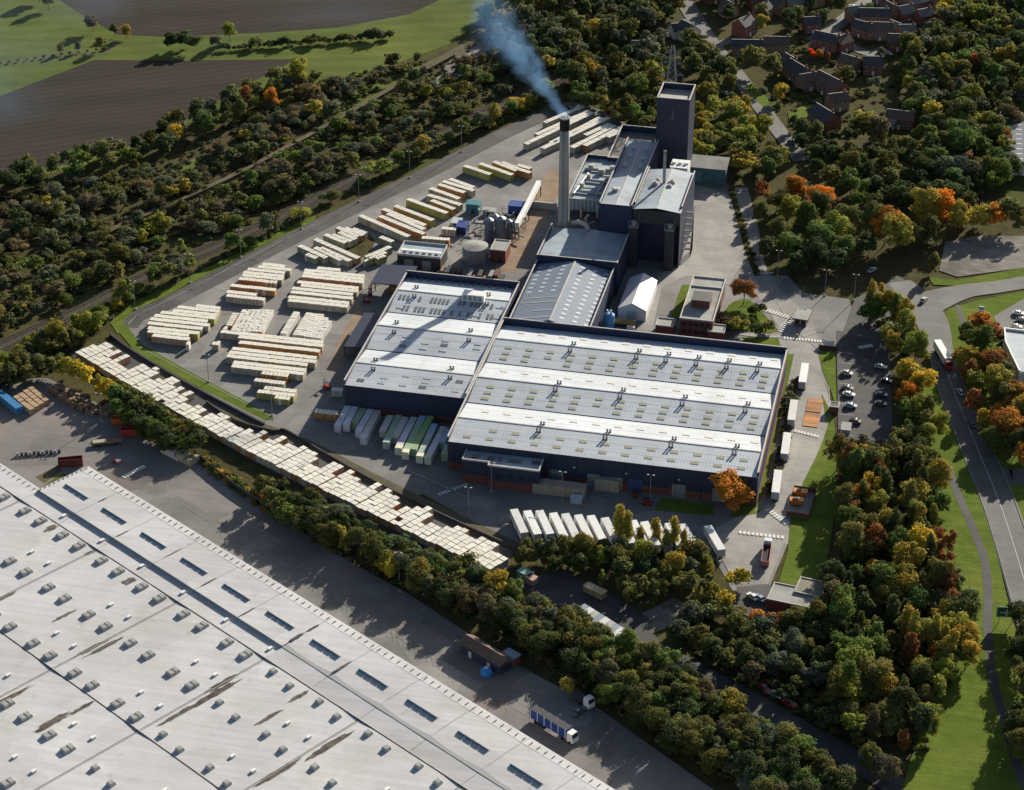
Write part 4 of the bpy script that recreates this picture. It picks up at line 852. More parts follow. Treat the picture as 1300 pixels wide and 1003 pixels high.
# long storage strip by the fence: rows run from the fence up to the lane
FR = [(c1, t) for t in ((135, 435, 290, 365), (185, 470, 380, 355), (205, 488, 450, 380), (245, 495, 460, 415), (300, 520, 400, 475), (320, 545, 560, 440), (400, 600, 500, 545), (420, 620, 550, 565), (460, 665, 685, 530), (505, 680, 780, 555), (560, 700, 810, 595), (610, 725, 770, 640), (640, 740, 825, 665), (680, 765, 955, 645), (750, 790, 930, 700), (770, 810, 970, 710), (800, 840, 950, 770), (830, 865, 1080, 735), (880, 880, 1050, 805), (930, 900, 1030, 860))]
FR += [(c3, t) for t in ((5, 385, 150, 315), (30, 405, 130, 360), (60, 420, 230, 360), (110, 435, 310, 360), (160, 465, 340, 385), (190, 490, 370, 410), (240, 515, 420, 435), (290, 545, 460, 460), (320, 560, 520, 480), (360, 580, 520, 510), (410, 605, 630, 500), (450, 620, 630, 545), (500, 650, 710, 550), (530, 680, 820, 545), (580, 700, 790, 600), (620, 710, 860, 605), (660, 735, 900, 625), (710, 765, 950, 610), (750, 780, 1010, 640), (790, 800, 1050, 660), (820, 820, 1060, 700), (900, 840, 1080, 775), (1010, 900, 1260, 780), (1050, 920, 1200, 860))]
FR += [(c4, t) for t in ((20, 180, 235, 85), (60, 205, 240, 105), (90, 225, 270, 125), (130, 240, 310, 120), (185, 255, 290, 170), (215, 270, 400, 155), (245, 285, 385, 200), (275, 300, 395, 240), (290, 315, 510, 205), (330, 335, 515, 245), (370, 355, 520, 280), (400, 370, 510, 320), (450, 385, 610, 305), (500, 400, 670, 320), (545, 415, 735, 320), (570, 440, 750, 355), (600, 470, 730, 420), (640, 495, 800, 440), (690, 530, 870, 435), (720, 550, 940, 440), (790, 560, 970, 450), (840, 570, 990, 480), (880, 600, 1040, 510), (930, 620, 1100, 520), (990, 640, 1170, 545), (1100, 660, 1170, 615), (1110, 700, 1230, 635))]
FD = G(*c1(780, 555), 2.5)-G(*c1(505, 680), 2.5); FD.normalize(); FN = Vector((FD.y, -FD.x, 0))
O0 = G(*c1(135, 435), 2.5)
prof = []
for cr, t in FR:
    A, B = G(*cr(*t[:2]), 2.5), G(*cr(*t[2:]), 2.5); u = ((A+B)/2-O0).dot(FN); prof.append((u, (A-O0).dot(FD), (B-O0).dot(FD)))
prof.sort(); u0, u1 = prof[0][0], prof[-1][0]
_k = np.polyfit([p[0] for p in prof], [p[1] for p in prof], 3); prof = [(p[0], float(np.polyval(_k, p[0])), p[2]) for p in prof]; NR = int((u1-u0)/2.42)
for i in range(NR+1):
    u = u0+i*2.42; pr = min(prof, key=lambda p: abs(p[0]-u)); a, e = float(np.polyval(_k, u))-1.0, pr[2]; n = max(2, int((e-a)/2.05))
    far = e
    sd_ = rnd.choice('cccop'); rh_ = rnd.choice((2.5, 2.5, 2.5, 2.35, 2.65)); sh = rnd.uniform(-0.2, 0.2)
    for j in range(n):
        s_ = a+(j+0.5)*2.05+sh
        if rnd.random() < 0.004: continue
        p = O0+FN*u+FD*s_
        PACKS.append((p.x, p.y, math.atan2(FD.y, FD.x)+rnd.gauss(0, 0.008), 1.93, 2.28, rh_+rnd.choice((0, 0, 0.07, -0.1, 0.04)), sd_, 'N'))
# which packs stand as individuals: the 300 that show largest
def depth(p): return (Vector((p[0], p[1], 1.3))-CAM).dot(FW)
BL = {'A': 'in the block inside the bend of the loop road', 'B': 'in the block beside the loop road straight', 'C': 'in the wide block opposite the dark canopy', 'D': 'in the short rows between the long blocks', 'E': 'in the long row above the paved gap', 'F': 'in the long block nearest the grass verge', 'F2': 'in the small block by the yard lamp post', 'N': 'in the long storage strip along the estate fence'}
near = [i for i in sorted(range(len(PACKS)), key=lambda i: depth(PACKS[i])) if PACKS[i][7] == 'N'][:300]
nset = set(near)
SN = {'c': 'cream', 'o': 'orange', 'p': 'tan', 'w': 'white', 'y': 'yellow', 'g': 'grey'}
def sec(x, y):
    f = ((Vector((x, y, 2.5))-O0).dot(FN)-u0)/(u1-u0)
    return 'level with the grass verge' if f < 0.42 else ('below the wrapped packs' if f < 0.72 else 'near the angled trailers')
for i in near:
    x, y, a, w_, l_, h, sd_, bl = PACKS[i]
    me = pack_mesh('w', 1.93, 2.28, 2.5)
    o = put('insulation_pack', me, None, loc=(x, y, 0.1), rz=a, label='white insulation pack with %s sides in the storage strip, %s' % (SN[sd_], sec(x, y)), cat='pack', group='%s-sided packs, %s' % (SN[sd_], sec(x, y)))
    o.scale = (1, 1, h/2.5); q = SIDE[sd_]; v_ = rnd.uniform(0.85, 1.1); o.color = (q[0]*v_, q[1]*v_, q[2]*v_, 1)
V = []; Fq = []; Mi = []; T = []
for i, (x, y, a, w_, l_, h, sd_, bl) in enumerate(PACKS):
    if i in nset: continue
    v, f, m = pack_arrays(w_, l_, h); n0 = len(V); ca, sa = math.cos(a), math.sin(a); q = SIDE[sd_]; vv = rnd.uniform(0.82, 1.1)
    V += [(x+p[0]*ca-p[1]*sa, y+p[0]*sa+p[1]*ca, p[2]+0.1) for p in v]; Fq += [tuple(n0+k for k in g) for g in f]; Mi += m; T += [(q[0]*vv, q[1]*vv, q[2]*vv, 1)]*len(v)
me = bpy.data.meshes.new('insulation_packs'); me.from_pydata(V, [], Fq); me.materials.append(PK_SIDE); me.materials.append(PK_TOP); me.polygons.foreach_set('material_index', Mi); tintmesh(me, T)
put('insulation_packs', me, None, label='white hooded insulation packs in rows filling the rest of the factory yard', cat='packs', kind='stuff')
print('PACKS', len(PACKS))
# film-wrapped coloured packs by the west hall
CC = {'l': (0.62, 0.61, 0.68), 'w': (0.70, 0.70, 0.72), 'g': (0.34, 0.45, 0.29), 'G': (0.30, 0.45, 0.20), 'b': (0.40, 0.50, 0.64), 'k': (0.56, 0.52, 0.48), 'y': (0.74, 0.74, 0.56), 'm': (0.42, 0.50, 0.46)}
CN = {'l': 'lilac', 'w': 'off-white', 'g': 'green', 'G': 'bright green', 'b': 'pale blue', 'k': 'beige', 'y': 'cream', 'm': 'grey-green'}
for (x0, y0, x1, y1, cc, fr, fa) in ((440, 285, 497, 182, 'l', 'l', 'w'), (484, 280, 532, 186, 'w', 'w', 'w'), (530, 268, 572, 195, 'g', 'g', 'g'), (548, 312, 612, 200, 'l', 'w', 'l'), (572, 348, 648, 206, 'k', 'l', 'k'), (672, 312, 714, 232, 'k', 'k', 'k'), (690, 372, 757, 230, 'g', 'm', 'g'), (738, 345, 792, 240, 'k', 'k', 'k'),
      (752, 402, 836, 240, 'l', 'y', 'k'), (788, 424, 880, 235, 'g', 'y', 'b'), (830, 408, 922, 235, 'G', 'g', 'G'), (862, 444, 942, 275, 'm', 'y', 'b'), (905, 450, 990, 290, 'l', 'y', 'k'), (980, 370, 1010, 300, 'b', 'b', 'b'), (992, 432, 1012, 380, 'g', 'g', 'g')):
    A, B = G(*c8(x0, y0), 2.9), G(*c8(x1, y1), 2.9); d = B-A; L = d.length; d.normalize(); n = max(2, int(round(L/2.45)))
    for i in range(n):
        k = fr if i == 0 else (fa if i >= n-2 else cc); p = A+d*((i+0.5)*L/n)
        o = put('wrapped_pack', pack_mesh('col', 2.42, 2.3, 2.9), None, loc=(p.x, p.y, 0.05), rz=math.atan2(d.y, d.x), label='%s film-wrapped insulation pack in the rows under the west hall wall' % CN[k], cat='pack', group='%s packs by the west hall' % CN[k])
        q = CC[k]; v_ = rnd.uniform(0.9, 1.08); o.color = (q[0]*v_, q[1]*v_, q[2]*v_, 1); o.scale = (L/n/2.42*0.985, 1, 1)
# ================================================================ process area west of the chimney
def tank(name, label, px, r, h, m, roof, cat='tank', dome=0.3):
    p = G(*px); t = thing(name, label, cat, (p.x, p.y, 0.03))
    b = MB(); b.cyl(0, 0, 0, h, r, n=28, cap=False); b.build('shell', m, t)
    b = MB(); b.cyl(0, 0, h, h+dome, r*1.02, r*0.25, n=28); b.build('roof', roof, t)
    b = MB(); b.bar((r+0.15, -0.3, 0), (r+0.15, -0.3, h+1), 0.08); b.bar((r+0.15, 0.3, 0), (r+0.15, 0.3, h+1), 0.08); [b.bar((r+0.15, -0.3, z*0.8), (r+0.15, 0.3, z*0.8), 0.05) for z in range(1, int(h/0.8))]; b.build('ladder', K['metal'], t)
    return t
tank('storage_tank', 'broad round grey tank with pale domed roof beside brick hut', (603.5, 331), 5.0, 6.5, K['metal'], K['greyroof'], dome=0.7)
for i, (px, r_, h) in enumerate((((621, 307), 1.8, 9.5), ((636, 308), 2.0, 10.5), ((629, 298), 1.5, 8.0), ((646, 303), 1.4, 7.5))):
    tank('silo', ['tall blue grey silo just behind the round tank', 'tallest dark blue silo in the tank cluster', 'slim grey silo behind the two taller silos', 'short grey silo nearest the pipe bridge'][i], px, r_, h, mat('silo_steel', (0.17, 0.20, 0.25), (0.13, 0.155, 0.20), 0.5, 0.4, metal=0.3), K['metal'], cat='silo', dome=0.9)
def boxthing(name, label, cat, px, w_, d_, h, parts, rz=0.0, z=0.03, wall=None, roofm=None, rim=0.0):
    p = G(*px); t = thing(name, label, cat, (p.x, p.y, z), rz)
    b = MB(); b.box(-w_/2, 0, 0, w_/2, d_, h); b.build('wall', wall, t)
    if rim:
        b = MB(); b.box(-w_/2-0.1, -0.1, h, w_/2+0.1, 0.2, h+rim); b.box(-w_/2-0.1, d_-0.2, h, w_/2+0.1, d_+0.1, h+rim); b.box(-w_/2-0.1, 0.2, h, -w_/2+0.2, d_-0.2, h+rim); b.box(w_/2-0.2, 0.2, h, w_/2+0.1, d_-0.2, h+rim); b.build('parapet', K['coping'], t)
    b = MB(); b.box(-w_/2+0.21 if rim else -w_/2-0.2, 0.21 if rim else -0.2, h+0.003, w_/2-0.21 if rim else w_/2+0.2, d_-0.21 if rim else d_+0.2, h+0.15); b.build('roof', roofm, t)
    for (n, x, z0, w2, h2, m) in parts:
        b = MB(); b.box(x-w2/2, -0.07, z0, x+w2/2, -0.005, z0+h2); b.build(n, m, t)
    return t
boxthing('brick_hut', 'red brick hut with grey flat roof beside the round tank', 'hut', (632, 334), 6.0, 9.0, 5.2, [('door', 0.8, 0, 1.4, 2.4, K['dmetal'])], wall=K['brick'], roofm=K['greyroof'], rim=0.5)
sh = boxthing('workshop', 'small grey workshop with rooflight strip roof near the round tank', 'workshop', (532, 342), 17.0, 11.0, 5.2, [('door', -4, 0, 3.5, 3.8, K['metal']), ('door', 3, 0, 3.5, 3.8, K['metal'])], wall=K['dmetal'], roofm=K['blueroof'], rim=0.9)
for i in range(6): b = MB(); b.box(-7+i*2.5, 2.2, 5.36, -5.6+i*2.5, 3.4, 5.5); b.build('rooflight', K['glass'], sh)
b = MB(); b.box(-8.2, 4.2, 5.36, 8.2, 5.8, 5.45); b.build('roof_panel', K['white'], sh)
for (px, w_, d_, h, c, lb) in (((655, 275), 6.5, 5, 4.5, (0.03, 0.08, 0.30), 'bright blue plant cabin on the far side of the silos'), ((600, 272), 5.5, 4, 4.2, (0.06, 0.20, 0.22), 'teal plant cabin beside the pack rows'), ((585, 298), 4, 6, 3.2, (0.02, 0.05, 0.22), 'dark blue pump container beside the silos'), ((620, 276), 5, 3.5, 2.6, (0.35, 0.36, 0.33), 'pale grey filter housing among the silos'), ((578, 290), 3.5, 5, 2.2, (0.45, 0.47, 0.5), 'light grey tank skid beside the dark blue container')):
    boxthing('plant_cabin', lb, 'cabin', px, w_, d_, h, [('door', 0, 0, 1.2, 2.2, K['dmetal'])], wall=paint('cabin_%d' % px[0], c), roofm=paint('cabin_%d' % px[0], c))
pr = thing('pipe_rack', 'jumble of pipes, platforms and frames around the silos', 'pipe rack', G(618, 300))
for k in range(26):
    x = rnd.uniform(-9, 12); y = rnd.uniform(-5, 16); z = rnd.uniform(2, 6)
    b = MB(); b.bar((x, y, 0), (x, y, z+1), 0.16); b.tube([(x, y, z), (x+rnd.uniform(-5, 5), y+rnd.uniform(-3, 3), z)], rnd.uniform(0.12, 0.4), 6)
    b.build('pipe', (K['metal'], K['rust'], K['coping'], K['dmetal'])[k % 4], pr)
for k in range(8):
    x = rnd.uniform(-9, 11); y = rnd.uniform(-4, 14); b = MB(); z = rnd.uniform(3, 6); b.box(x, y, z, x+3, y+2.2, z+0.12); b.bar((x, y, 0), (x, y, z), 0.14); b.bar((x+3, y, 0), (x+3, y, z), 0.14); b.bar((x, y, z+1), (x+3, y, z+1), 0.07); b.build('platform', K['dmetal'] if k % 2 else K['metal'], pr)
br = thing('pipe_bridge', 'white enclosed conveyor bridge over the sandy strip', 'conveyor', G(663, 285))
p0, p1, p2 = [G(*q, 6.0)-G(663, 285) for q in ((656, 286), (669, 262), (684, 232))]
b = MB(); b.loft([[(p.x-0.9, p.y, 5), (p.x+0.9, p.y, 5), (p.x+0.9, p.y, 7), (p.x-0.9, p.y, 7)] for p in (p0, p1, p2)]); b.build('gallery', K['white'], br)
b = MB(); [b.bar((p.x+dx, p.y, 0), (p.x+dx, p.y, 5), 0.3) for p in (p0, p1, p2) for dx in (-0.8, 0.8)]; b.build('trestle', K['dmetal'], br)
pw = thing('yard_wall', 'low pale wall across the sandy strip to the chimney', 'wall', G(685, 265)); a_, c_ = G(668, 263)-G(685, 265), G(707, 267)-G(685, 265)
b = MB(); b.loft([[(a_.x, a_.y-.3, 0), (a_.x, a_.y+.3, 0), (a_.x, a_.y+.3, 3), (a_.x, a_.y-.3, 3)], [(c_.x, c_.y-.3, 0), (c_.x, c_.y+.3, 0), (c_.x, c_.y+.3, 3), (c_.x, c_.y-.3, 3)]]); b.build('panel', K['coping'], pw)
# steelwork and debris against the west hall's far wall
rk = thing('steel_store', 'dark racks of steel stock behind the west hall', 'rack', G(590, 352))
for k in range(14):
    x = -14+k*2.1; b = MB(); b.box(x, rnd.uniform(-1, 1), 0, x+1.6, 5+rnd.uniform(-1, 1), rnd.uniform(0.6, 2.2)); b.build('bundle', (K['rust'], K['dmetal'], K['wood'], K['metal'])[k % 4], rk)
# canopies along the west hall
for px, w_, d_, h, lb in (((486, 372), 14, 16, 6.2, 'dark lean-to canopy on posts against the west hall'), ((449, 447), 9, 26, 4.6, 'narrow dark lean-to along the west hall side wall')):
    p = G(*px); t = thing('canopy', lb, 'canopy', (p.x-w_*0.25, p.y-4, 0)); w2 = min(w_, -53.2-(p.x-w_*0.25))
    b = MB(); b.loft([[(0, 0, h-0.6), (w2, 0, h), (w2, 0, h+0.25), (0, 0, h-0.35)], [(0, d_, h-0.6), (w2, d_, h), (w2, d_, h+0.25), (0, d_, h-0.35)]]); b.build('roof', K['navyd'], t)
    for k in range(4): b = MB(); b.box(0.1, k*(d_-0.3)/3, 0, 0.4, k*(d_-0.3)/3+0.3, h-0.6); b.build('post', K['dmetal'], t)
    b = MB(); b.box(w2*0.4, d_*0.3, 0, w2-0.2, d_*0.8, 2.4); b.build('stored_load', K['wood'], t)
# marquee
mq = thing('marquee', 'white gabled storage marquee in the court behind the east hall', 'marquee', (0, 0, 0)); a_ = G(783, 401, 0); mq.location = (31.0, 62.9, 0.03)
b = MB()
b.loft([[(-5.2, 0, 0), (5.2, 0, 0), (5.2, 0, 4.2), (0, 0, 6.8), (-5.2, 0, 4.2)], [(-5.2, 25, 0), (5.2, 25, 0), (5.2, 25, 4.2), (0, 25, 6.8), (-5.2, 25, 4.2)]]); b.build('wall', K['tent'], mq)
for s in (-1, 1):
    for k in range(5):
        q = MB(); pts = [(s*5.3, k*5+0.03, 4.2), (0, k*5+0.03, 6.86), (0, k*5+4.97, 6.86), (s*5.3, k*5+4.97, 4.2)]; q.poly(pts if s < 0 else pts[::-1]); q.build('roof_panel', K['tent'], mq)
b = MB(); b.box(-1.8, -0.06, 0, 1.8, -0.01, 3.6); b.build('door', paint('tent_grey', (0.45, 0.47, 0.5)), mq)
# blue gas tank, horizontal brass-coloured tank
bt = thing('gas_tank', 'bright pale blue twin-necked tank at the corner of the marquee', 'tank', G(773, 417))
b = MB(); b.cyl(0, 0, 0, 5.6, 2.0, n=18, cap=False); b.build('shell', paint('sky_blue', (0.14, 0.38, 0.72)), bt); b = MB(); b.cyl(0, 0, 5.6, 6.4, 2.0, 1.2, n=18); b.build('dome', paint('sky_blue', (0.14, 0.38, 0.72)), bt)
for x in (-0.7, 0.7): b = MB(); b.cyl(x, 0, 6.4, 7.6, 0.35, n=8); b.build('neck', K['white'], bt)
ht = thing('process_tank', 'short horizontal brass coloured tank beside the blue tank', 'tank', G(792, 414)); b = MB(); b.tube([(-4.2, 0, 1.6), (4.2, 0, 1.6)], 1.3, 14); b.build('shell', mat('brass_lagging', (0.30, 0.22, 0.08), None, rough=0.4, metal=0.5), ht)
for x in (-2.6, 0, 2.6): b = MB(); b.box(x-0.2, -1.0, 0, x+0.2, 1.0, 0.6); b.build('saddle', K['dmetal'], ht)
b = MB(); b.box(1.5, -2.9, 0, 4.4, -1.6, 1.5); b.build('valve_box', K['white'], ht)
# brick office behind the east hall
of = thing('office', 'brick office with stepped flat roofs and roof house behind the east hall', 'office', (55.7, 55.6, 0.03))
b = MB(); b.box(-6, 0, 0, 6, 34, 6.4); b.build('wall', K['brick'], of)
b = MB(); b.box(-6.15, -0.15, 6.4, 6.15, 0.25, 7.0); b.box(-6.15, 33.75, 6.4, 6.15, 34.15, 7.0); b.box(-6.15, 0.25, 6.4, -5.75, 33.75, 7.0); b.box(5.75, 0.25, 6.4, 6.15, 33.75, 7.0); b.box(-5.75, 26, 6.4, 5.75, 26.4, 7.0); b.build('parapet', K['coping'], of)
b = MB(); b.poly([(-5.75, 0.25, 6.45), (5.75, 0.25, 6.45), (5.75, 33.75, 6.45), (-5.75, 33.75, 6.45)]); b.build('roof', K['greyroof'], of)
ph = MB(); ph.box(-3.3, 10, 6.5, 3.3, 17, 9.2); q = ph.build('roof_house', K['brick'], of); b = MB(); b.box(-3.5, 9.8, 9.2, 3.5, 17.2, 9.5); b.build('roof', K['felt'], q)
for s_ in (0, 1):
    for k in range(5): b = MB(); b.box(-5.2+k*2.2, -0.07, 1.0+3.0*s_, -3.6+k*2.2, -0.01, 2.4+3.0*s_); b.build('window', K['glass'], of)
for k in range(10): b = MB(); b.box(6.005, 1.5+k*3.2, 4.0, 6.07, 3.7+k*3.2, 5.4); b.build('window', K['glass'], of)
for (x, y, w_, d_, lb) in ((*G(843, 425).xy, 6.5, 6, 'small brick outhouse with sunken roof at the lawn end'), (*G(908, 433).xy, 6, 6, 'small brick outhouse joined to the foot of the office')):
    t = thing('outhouse', lb, 'outhouse', (x, y, 0.03)); b = MB(); b.box(-w_/2, 0, 0, w_/2, d_, 3.4); b.build('wall', K['brick'], t); b = MB(); b.box(-w_/2-0.1, -0.1, 3.4, w_/2+0.1, 0.2, 3.8); b.box(-w_/2-0.1, d_-0.2, 3.4, w_/2+0.1, d_+0.1, 3.8); b.box(-w_/2-0.1, 0.2, 3.4, -w_/2+0.2, d_-0.2, 3.8); b.box(w_/2-0.2, 0.2, 3.4, w_/2+0.1, d_-0.2, 3.8); b.build('parapet', K['coping'], t); b = MB(); b.poly([(-w_/2+.2, .2, 3.45), (w_/2-.2, .2, 3.45), (w_/2-.2, d_-.2, 3.45), (-w_/2+.2, d_-.2, 3.45)]); b.build('roof', K['greyroof'], t)
# gatehouse and barriers
gh = thing('gatehouse', 'small gatehouse with overhanging flat roof between the gate lanes', 'gatehouse', G(1018, 409), R(-6))
b = MB(); b.box(-2.2, -3.4, 0, 2.2, 3.4, 0.9); b.build('wall', K['brick'], gh); b = MB(); b.box(-2.1, -3.3, 0.9, 2.1, 3.3, 2.6); b.build('glazing', K['glass'], gh)
b = MB(); [b.box(x-0.1, y-0.1, 0.9, x+0.1, y+0.1, 3.0) for x in (-2.15, 0, 2.15) for y in (-3.35, 3.35)]; b.build('post', K['white'], gh); b = MB(); b.box(-3.0, -4.6, 3.0, 3.0, 4.4, 3.5); b.build('roof_edge', K['dmetal'], gh); b = MB(); b.poly([(-2.8, -4.4, 3.53), (2.8, -4.4, 3.53), (2.8, 4.2, 3.53), (-2.8, 4.2, 3.53)]); b.build('roof', K['greyroof'], gh)
for (p, q, lb) in (((1012, 428), (1040, 420), 'striped gate barrier on the car park side of the gatehouse'), ((1004, 404), (988, 421), 'striped gate barrier on the lawn side of the gatehouse')):
    A, B = G(*p), G(*q); t = thing('barrier', lb, 'barrier', (A.x, A.y, 0.05)); d = B-A
    b = MB(); b.box(-0.25, -0.25, 0, 0.25, 0.25, 1.2); b.build('pedestal', paint('barrier_yellow', (0.5, 0.36, 0.03)), t); b = MB(); b.bar((0, 0, 1.05), (d.x, d.y, 1.05), 0.1); b.build('boom', K['white'], t)
sgn = thing('site_sign', 'curved white site sign on a brick plinth by the gate', 'sign', G(1053, 436)); b = MB()
for i in range(6):
    a0 = R(200+i*18); a1 = R(200+(i+1)*18); b.poly([(3*math.cos(a0), 3*math.sin(a0), 0.6), (3*math.cos(a1), 3*math.sin(a1), 0.6), (3*math.cos(a1), 3*math.sin(a1), 2.6), (3*math.cos(a0), 3*math.sin(a0), 2.6)])
b.build('panel', K['white'], sgn); b = MB(); b.box(-3.2, -3.3, 0, 3.2, -2.7, 0.6); b.build('plinth', K['brick'], sgn)
bx = boxthing('cycle_shelter', 'small open-framed shelter with red brick base by the car park', 'shelter', (1058, 525), 3.2, 3.4, 2.4, [], wall=K['brick'], roofm=K['felt'], rim=0.3)
sk = boxthing('car_wash_bay', 'grey concrete bin bay at the end of the car park row', 'bin bay', (1073, 552), 3.0, 5.0, 1.8, [], wall=K['kerb'], roofm=K['greyroof'])
# skip compound on the lawn
co = thing('skip_compound', 'fenced compound on the lawn edge with orange machines inside', 'compound', G(1013, 655), R(-3))
b = MB(); b.box(-3.6, -1, 0, 3.6, 14.4, 0.25); b.build('slab', K['concrete'], co)
for (x0, y0, x1, y1) in ((-3.6, -1, 3.6, -0.9), (-3.6, 14.3, 3.6, 14.4), (3.5, -0.9, 3.6, 14.3), (-3.6, 6, -3.5, 14.3)): b = MB(); b.box(x0, y0, 0.25, x1, y1, 2.0); b.build('fence_panel', K['rust'], co)
for k, (px, lb) in enumerate((((1016, 630), 'orange bulk bin at the far end of the fenced compound'), ((1011, 641), 'orange tipping skip in the middle of the fenced compound'))):
    t = thing('orange_skip', lb, 'skip', (*G(*px).xy, 0.3), R(10*k)); b = MB(); b.loft([[(-1.6, -1, 0.4), (1.6, -1, 0.4), (1.6, 1, 0.4), (-1.6, 1, 0.4)], [(-2.2, -1.2, 2.0), (2.2, -1.2, 2.0), (2.2, 1.2, 2.0), (-2.2, 1.2, 2.0)]]); b.build('body', paint('machine_orange', (0.62, 0.22, 0.03)), t); b = MB(); b.box(-1.7, -0.9, 0, -1.3, 0.9, 0.4); b.box(1.3, -0.9, 0, 1.7, 0.9, 0.4); b.build('skid', K['dmetal'], t); b = MB(); b.poly([(-2, -1.05, 1.85), (2, -1.05, 1.85), (2, 1.05, 1.85), (-2, 1.05, 1.85)]); b.box(-1.2, -0.6, 2.01, 0.4, 0.5, 2.5); b.build('load', K['dmetal'], t)
# brick stack of pallets and lumber in the hall forecourt
for (px, w_, d_, h, lb) in (((709, 630), 17, 4, 3.6, 'long pale pallet stack against the east hall front'), ((770, 624), 8, 3.5, 4.2, 'short block of wrapped boards beside the pallet stack'), ((783, 622), 3.4, 3, 4.4, 'narrow block of wrapped boards next to the board stack')):
    p = G(*px); t = thing('pallet_stack', lb, 'pallets', (p.x, p.y, 0.03)); n = int(w_/1.5)
    for k in range(n): b = MB(); b.box(-w_/2+k*w_/n+0.03, 0, 0, -w_/2+(k+1)*w_/n-0.03, d_, h+rnd.uniform(-0.15, 0.1)); b.build('pallet_column', mat('pale_pallet', (0.36, 0.31, 0.24), (0.28, 0.24, 0.19), 1.0) if k == 0 and w_ == 17 else bpy.data.materials['pale_pallet'], t)
boxthing('skip_container', 'small pale blue container in front of the pallet stack', 'container', (731, 640), 3.6, 2.4, 2.0, [], wall=paint('pale_blue', (0.38, 0.46, 0.52)), roofm=paint('pale_blue', (0.38, 0.46, 0.52)))
# electricity substation and pump house, bottom
for (px, w_, d_, h, lb, rf) in (((1000, 778), 13, 9, 3.2, 'low brick pump house with mottled flat roof', K['greyroof']), ((1024, 768), 8, 8, 3.6, 'mossy-roofed brick pump house beside the taller trees', mat('mossy_roof', (0.16, 0.16, 0.10), (0.22, 0.21, 0.17), 0.5))):
    boxthing('pump_house', lb, 'pump house', px, w_, d_, h, [('door', 0, 0, 1.2, 2.2, K['dmetal'])], wall=K['brick'], roofm=rf, rim=0.4, rz=R(-8))
tl_ = thing('tipper_lorry', 'lorry with pinkish red body and open dark load on the exit concrete', 'lorry', (*G(970.5, 722).xy, 0.15), R(2))
b = MB(); b.box(-1.25, 0, 1.0, -1.1, 9.5, 2.6); b.box(1.1, 0, 1.0, 1.25, 9.5, 2.6); b.box(-1.1, 0, 1.0, 1.1, 0.15, 2.6); b.box(-1.1, 9.35, 1.0, 1.1, 9.5, 2.6); b.box(-1.1, 0.15, 1.0, 1.1, 9.35, 1.2); b.build('body', paint('pinkred', (0.42, 0.16, 0.15)), tl_)
b = MB(); b.box(-1.09, 0.16, 1.2, 1.09, 9.34, 2.0); b.build('load', K['black'], tl_)
# bottom compound: long corrugated roof in the trees
ls = thing('tin_shed', 'long patched white tin roof half hidden among trees', 'shed', G(760, 800), R(-35))
b = MB(); b.box(-8.5, -2.4, 0, 8.5, 2.4, 3); b.build('wall', K['dmetal'], ls)
for k in range(8): b = MB(); b.loft([[(-8.8+k*2.2, -2.7, 3.0), (-6.65+k*2.2, -2.7, 3.0), (-6.65+k*2.2, -2.7, 3.08), (-8.8+k*2.2, -2.7, 3.08)], [(-8.8+k*2.2, 2.7, 3.5), (-6.65+k*2.2, 2.7, 3.5), (-6.65+k*2.2, 2.7, 3.58), (-8.8+k*2.2, 2.7, 3.58)]]); b.build('roof_sheet', (K['blueroof'], K['white'], K['coping'])[k % 3], ls)
for (px, c, w_, lb) in (((664, 736), (0.25, 0.42, 0.36), 4.5, 'pale green site cabin at the end of the storage strip'), ((752, 757), (0.5, 0.36, 0.2), 7, 'stack of brown timber baulks in the works compound'), ((672, 743), (0.45, 0.30, 0.22), 3, 'small tan crate beside the pale green cabin')):
    boxthing('site_cabin' if 'cabin at' in lb else 'timber_stack', lb, 'cabin' if 'cabin at' in lb else 'timber', px, w_, 2.4, 2.2, [], wall=paint('sc%d' % px[0], c), roofm=paint('sc%d' % px[0], c), rz=R(-28))
# dark store building in the estate yard
ds = thing('estate_store', 'dark gabled store with doors beside the parking bays', 'store', G(617, 838), R(-31.5))
b = MB(); b.loft([[(-8, -2.5, 0), (8, -2.5, 0), (8, 2.5, 0), (-8, 2.5, 0)], [(-8, -2.5, 3.4), (8, -2.5, 3.4), (8, 2.5, 3.4), (-8, 2.5, 3.4)]]); b.build('wall', K['navyd'], ds)
b = MB(); b.loft([[(-8.3, -2.8, 3.4), (-8.3, 0, 5.0), (-8.3, 2.8, 3.4)], [(8.3, -2.8, 3.4), (8.3, 0, 5.0), (8.3, 2.8, 3.4)]]); b.build('roof', K['tileh'], ds)
for x in (-4, 3.5): b = MB(); b.box(x-0.6, -2.57, 0, x+0.6, -2.505, 2.2); b.build('door', K['coping'], ds)
boxthing('estate_hut', 'small red hut with pale flat roof next to the dark store', 'hut', (641, 845), 4.5, 4, 2.8, [('door', 0, 0, 1, 2, K['white'])], wall=K['brick'], roofm=K['blueroof'], rz=R(-31.5))
hp = thing('tarpaulin_bundle', 'rounded bundle under bright blue tarpaulin in the parking bays', 'bundle', G(617.5, 857)); b = MB()
b.loft([[(1.9*math.cos(a)*s_, 1.6*math.sin(a)*s_*(1+0.1*math.sin(3*a)), z) for a in [2*math.pi*i/14 for i in range(14)]] for s_, z in ((0.9, 0), (1.0, 0.8), (0.85, 1.9), (0.5, 2.5))]); b.build('cover', paint('tarp_blue', (0.03, 0.20, 0.55)), hp); b = MB(); b.box(-0.5, -0.4, 2.5, 0.5, 0.4, 2.8); b.build('knot', paint('tarp_pale', (0.35, 0.5, 0.7)), hp)
b = MB(); b.box(-1.7, -1.3, -0.05, 1.7, 1.3, 0.12); b.build('pallet', K['wood'], hp)

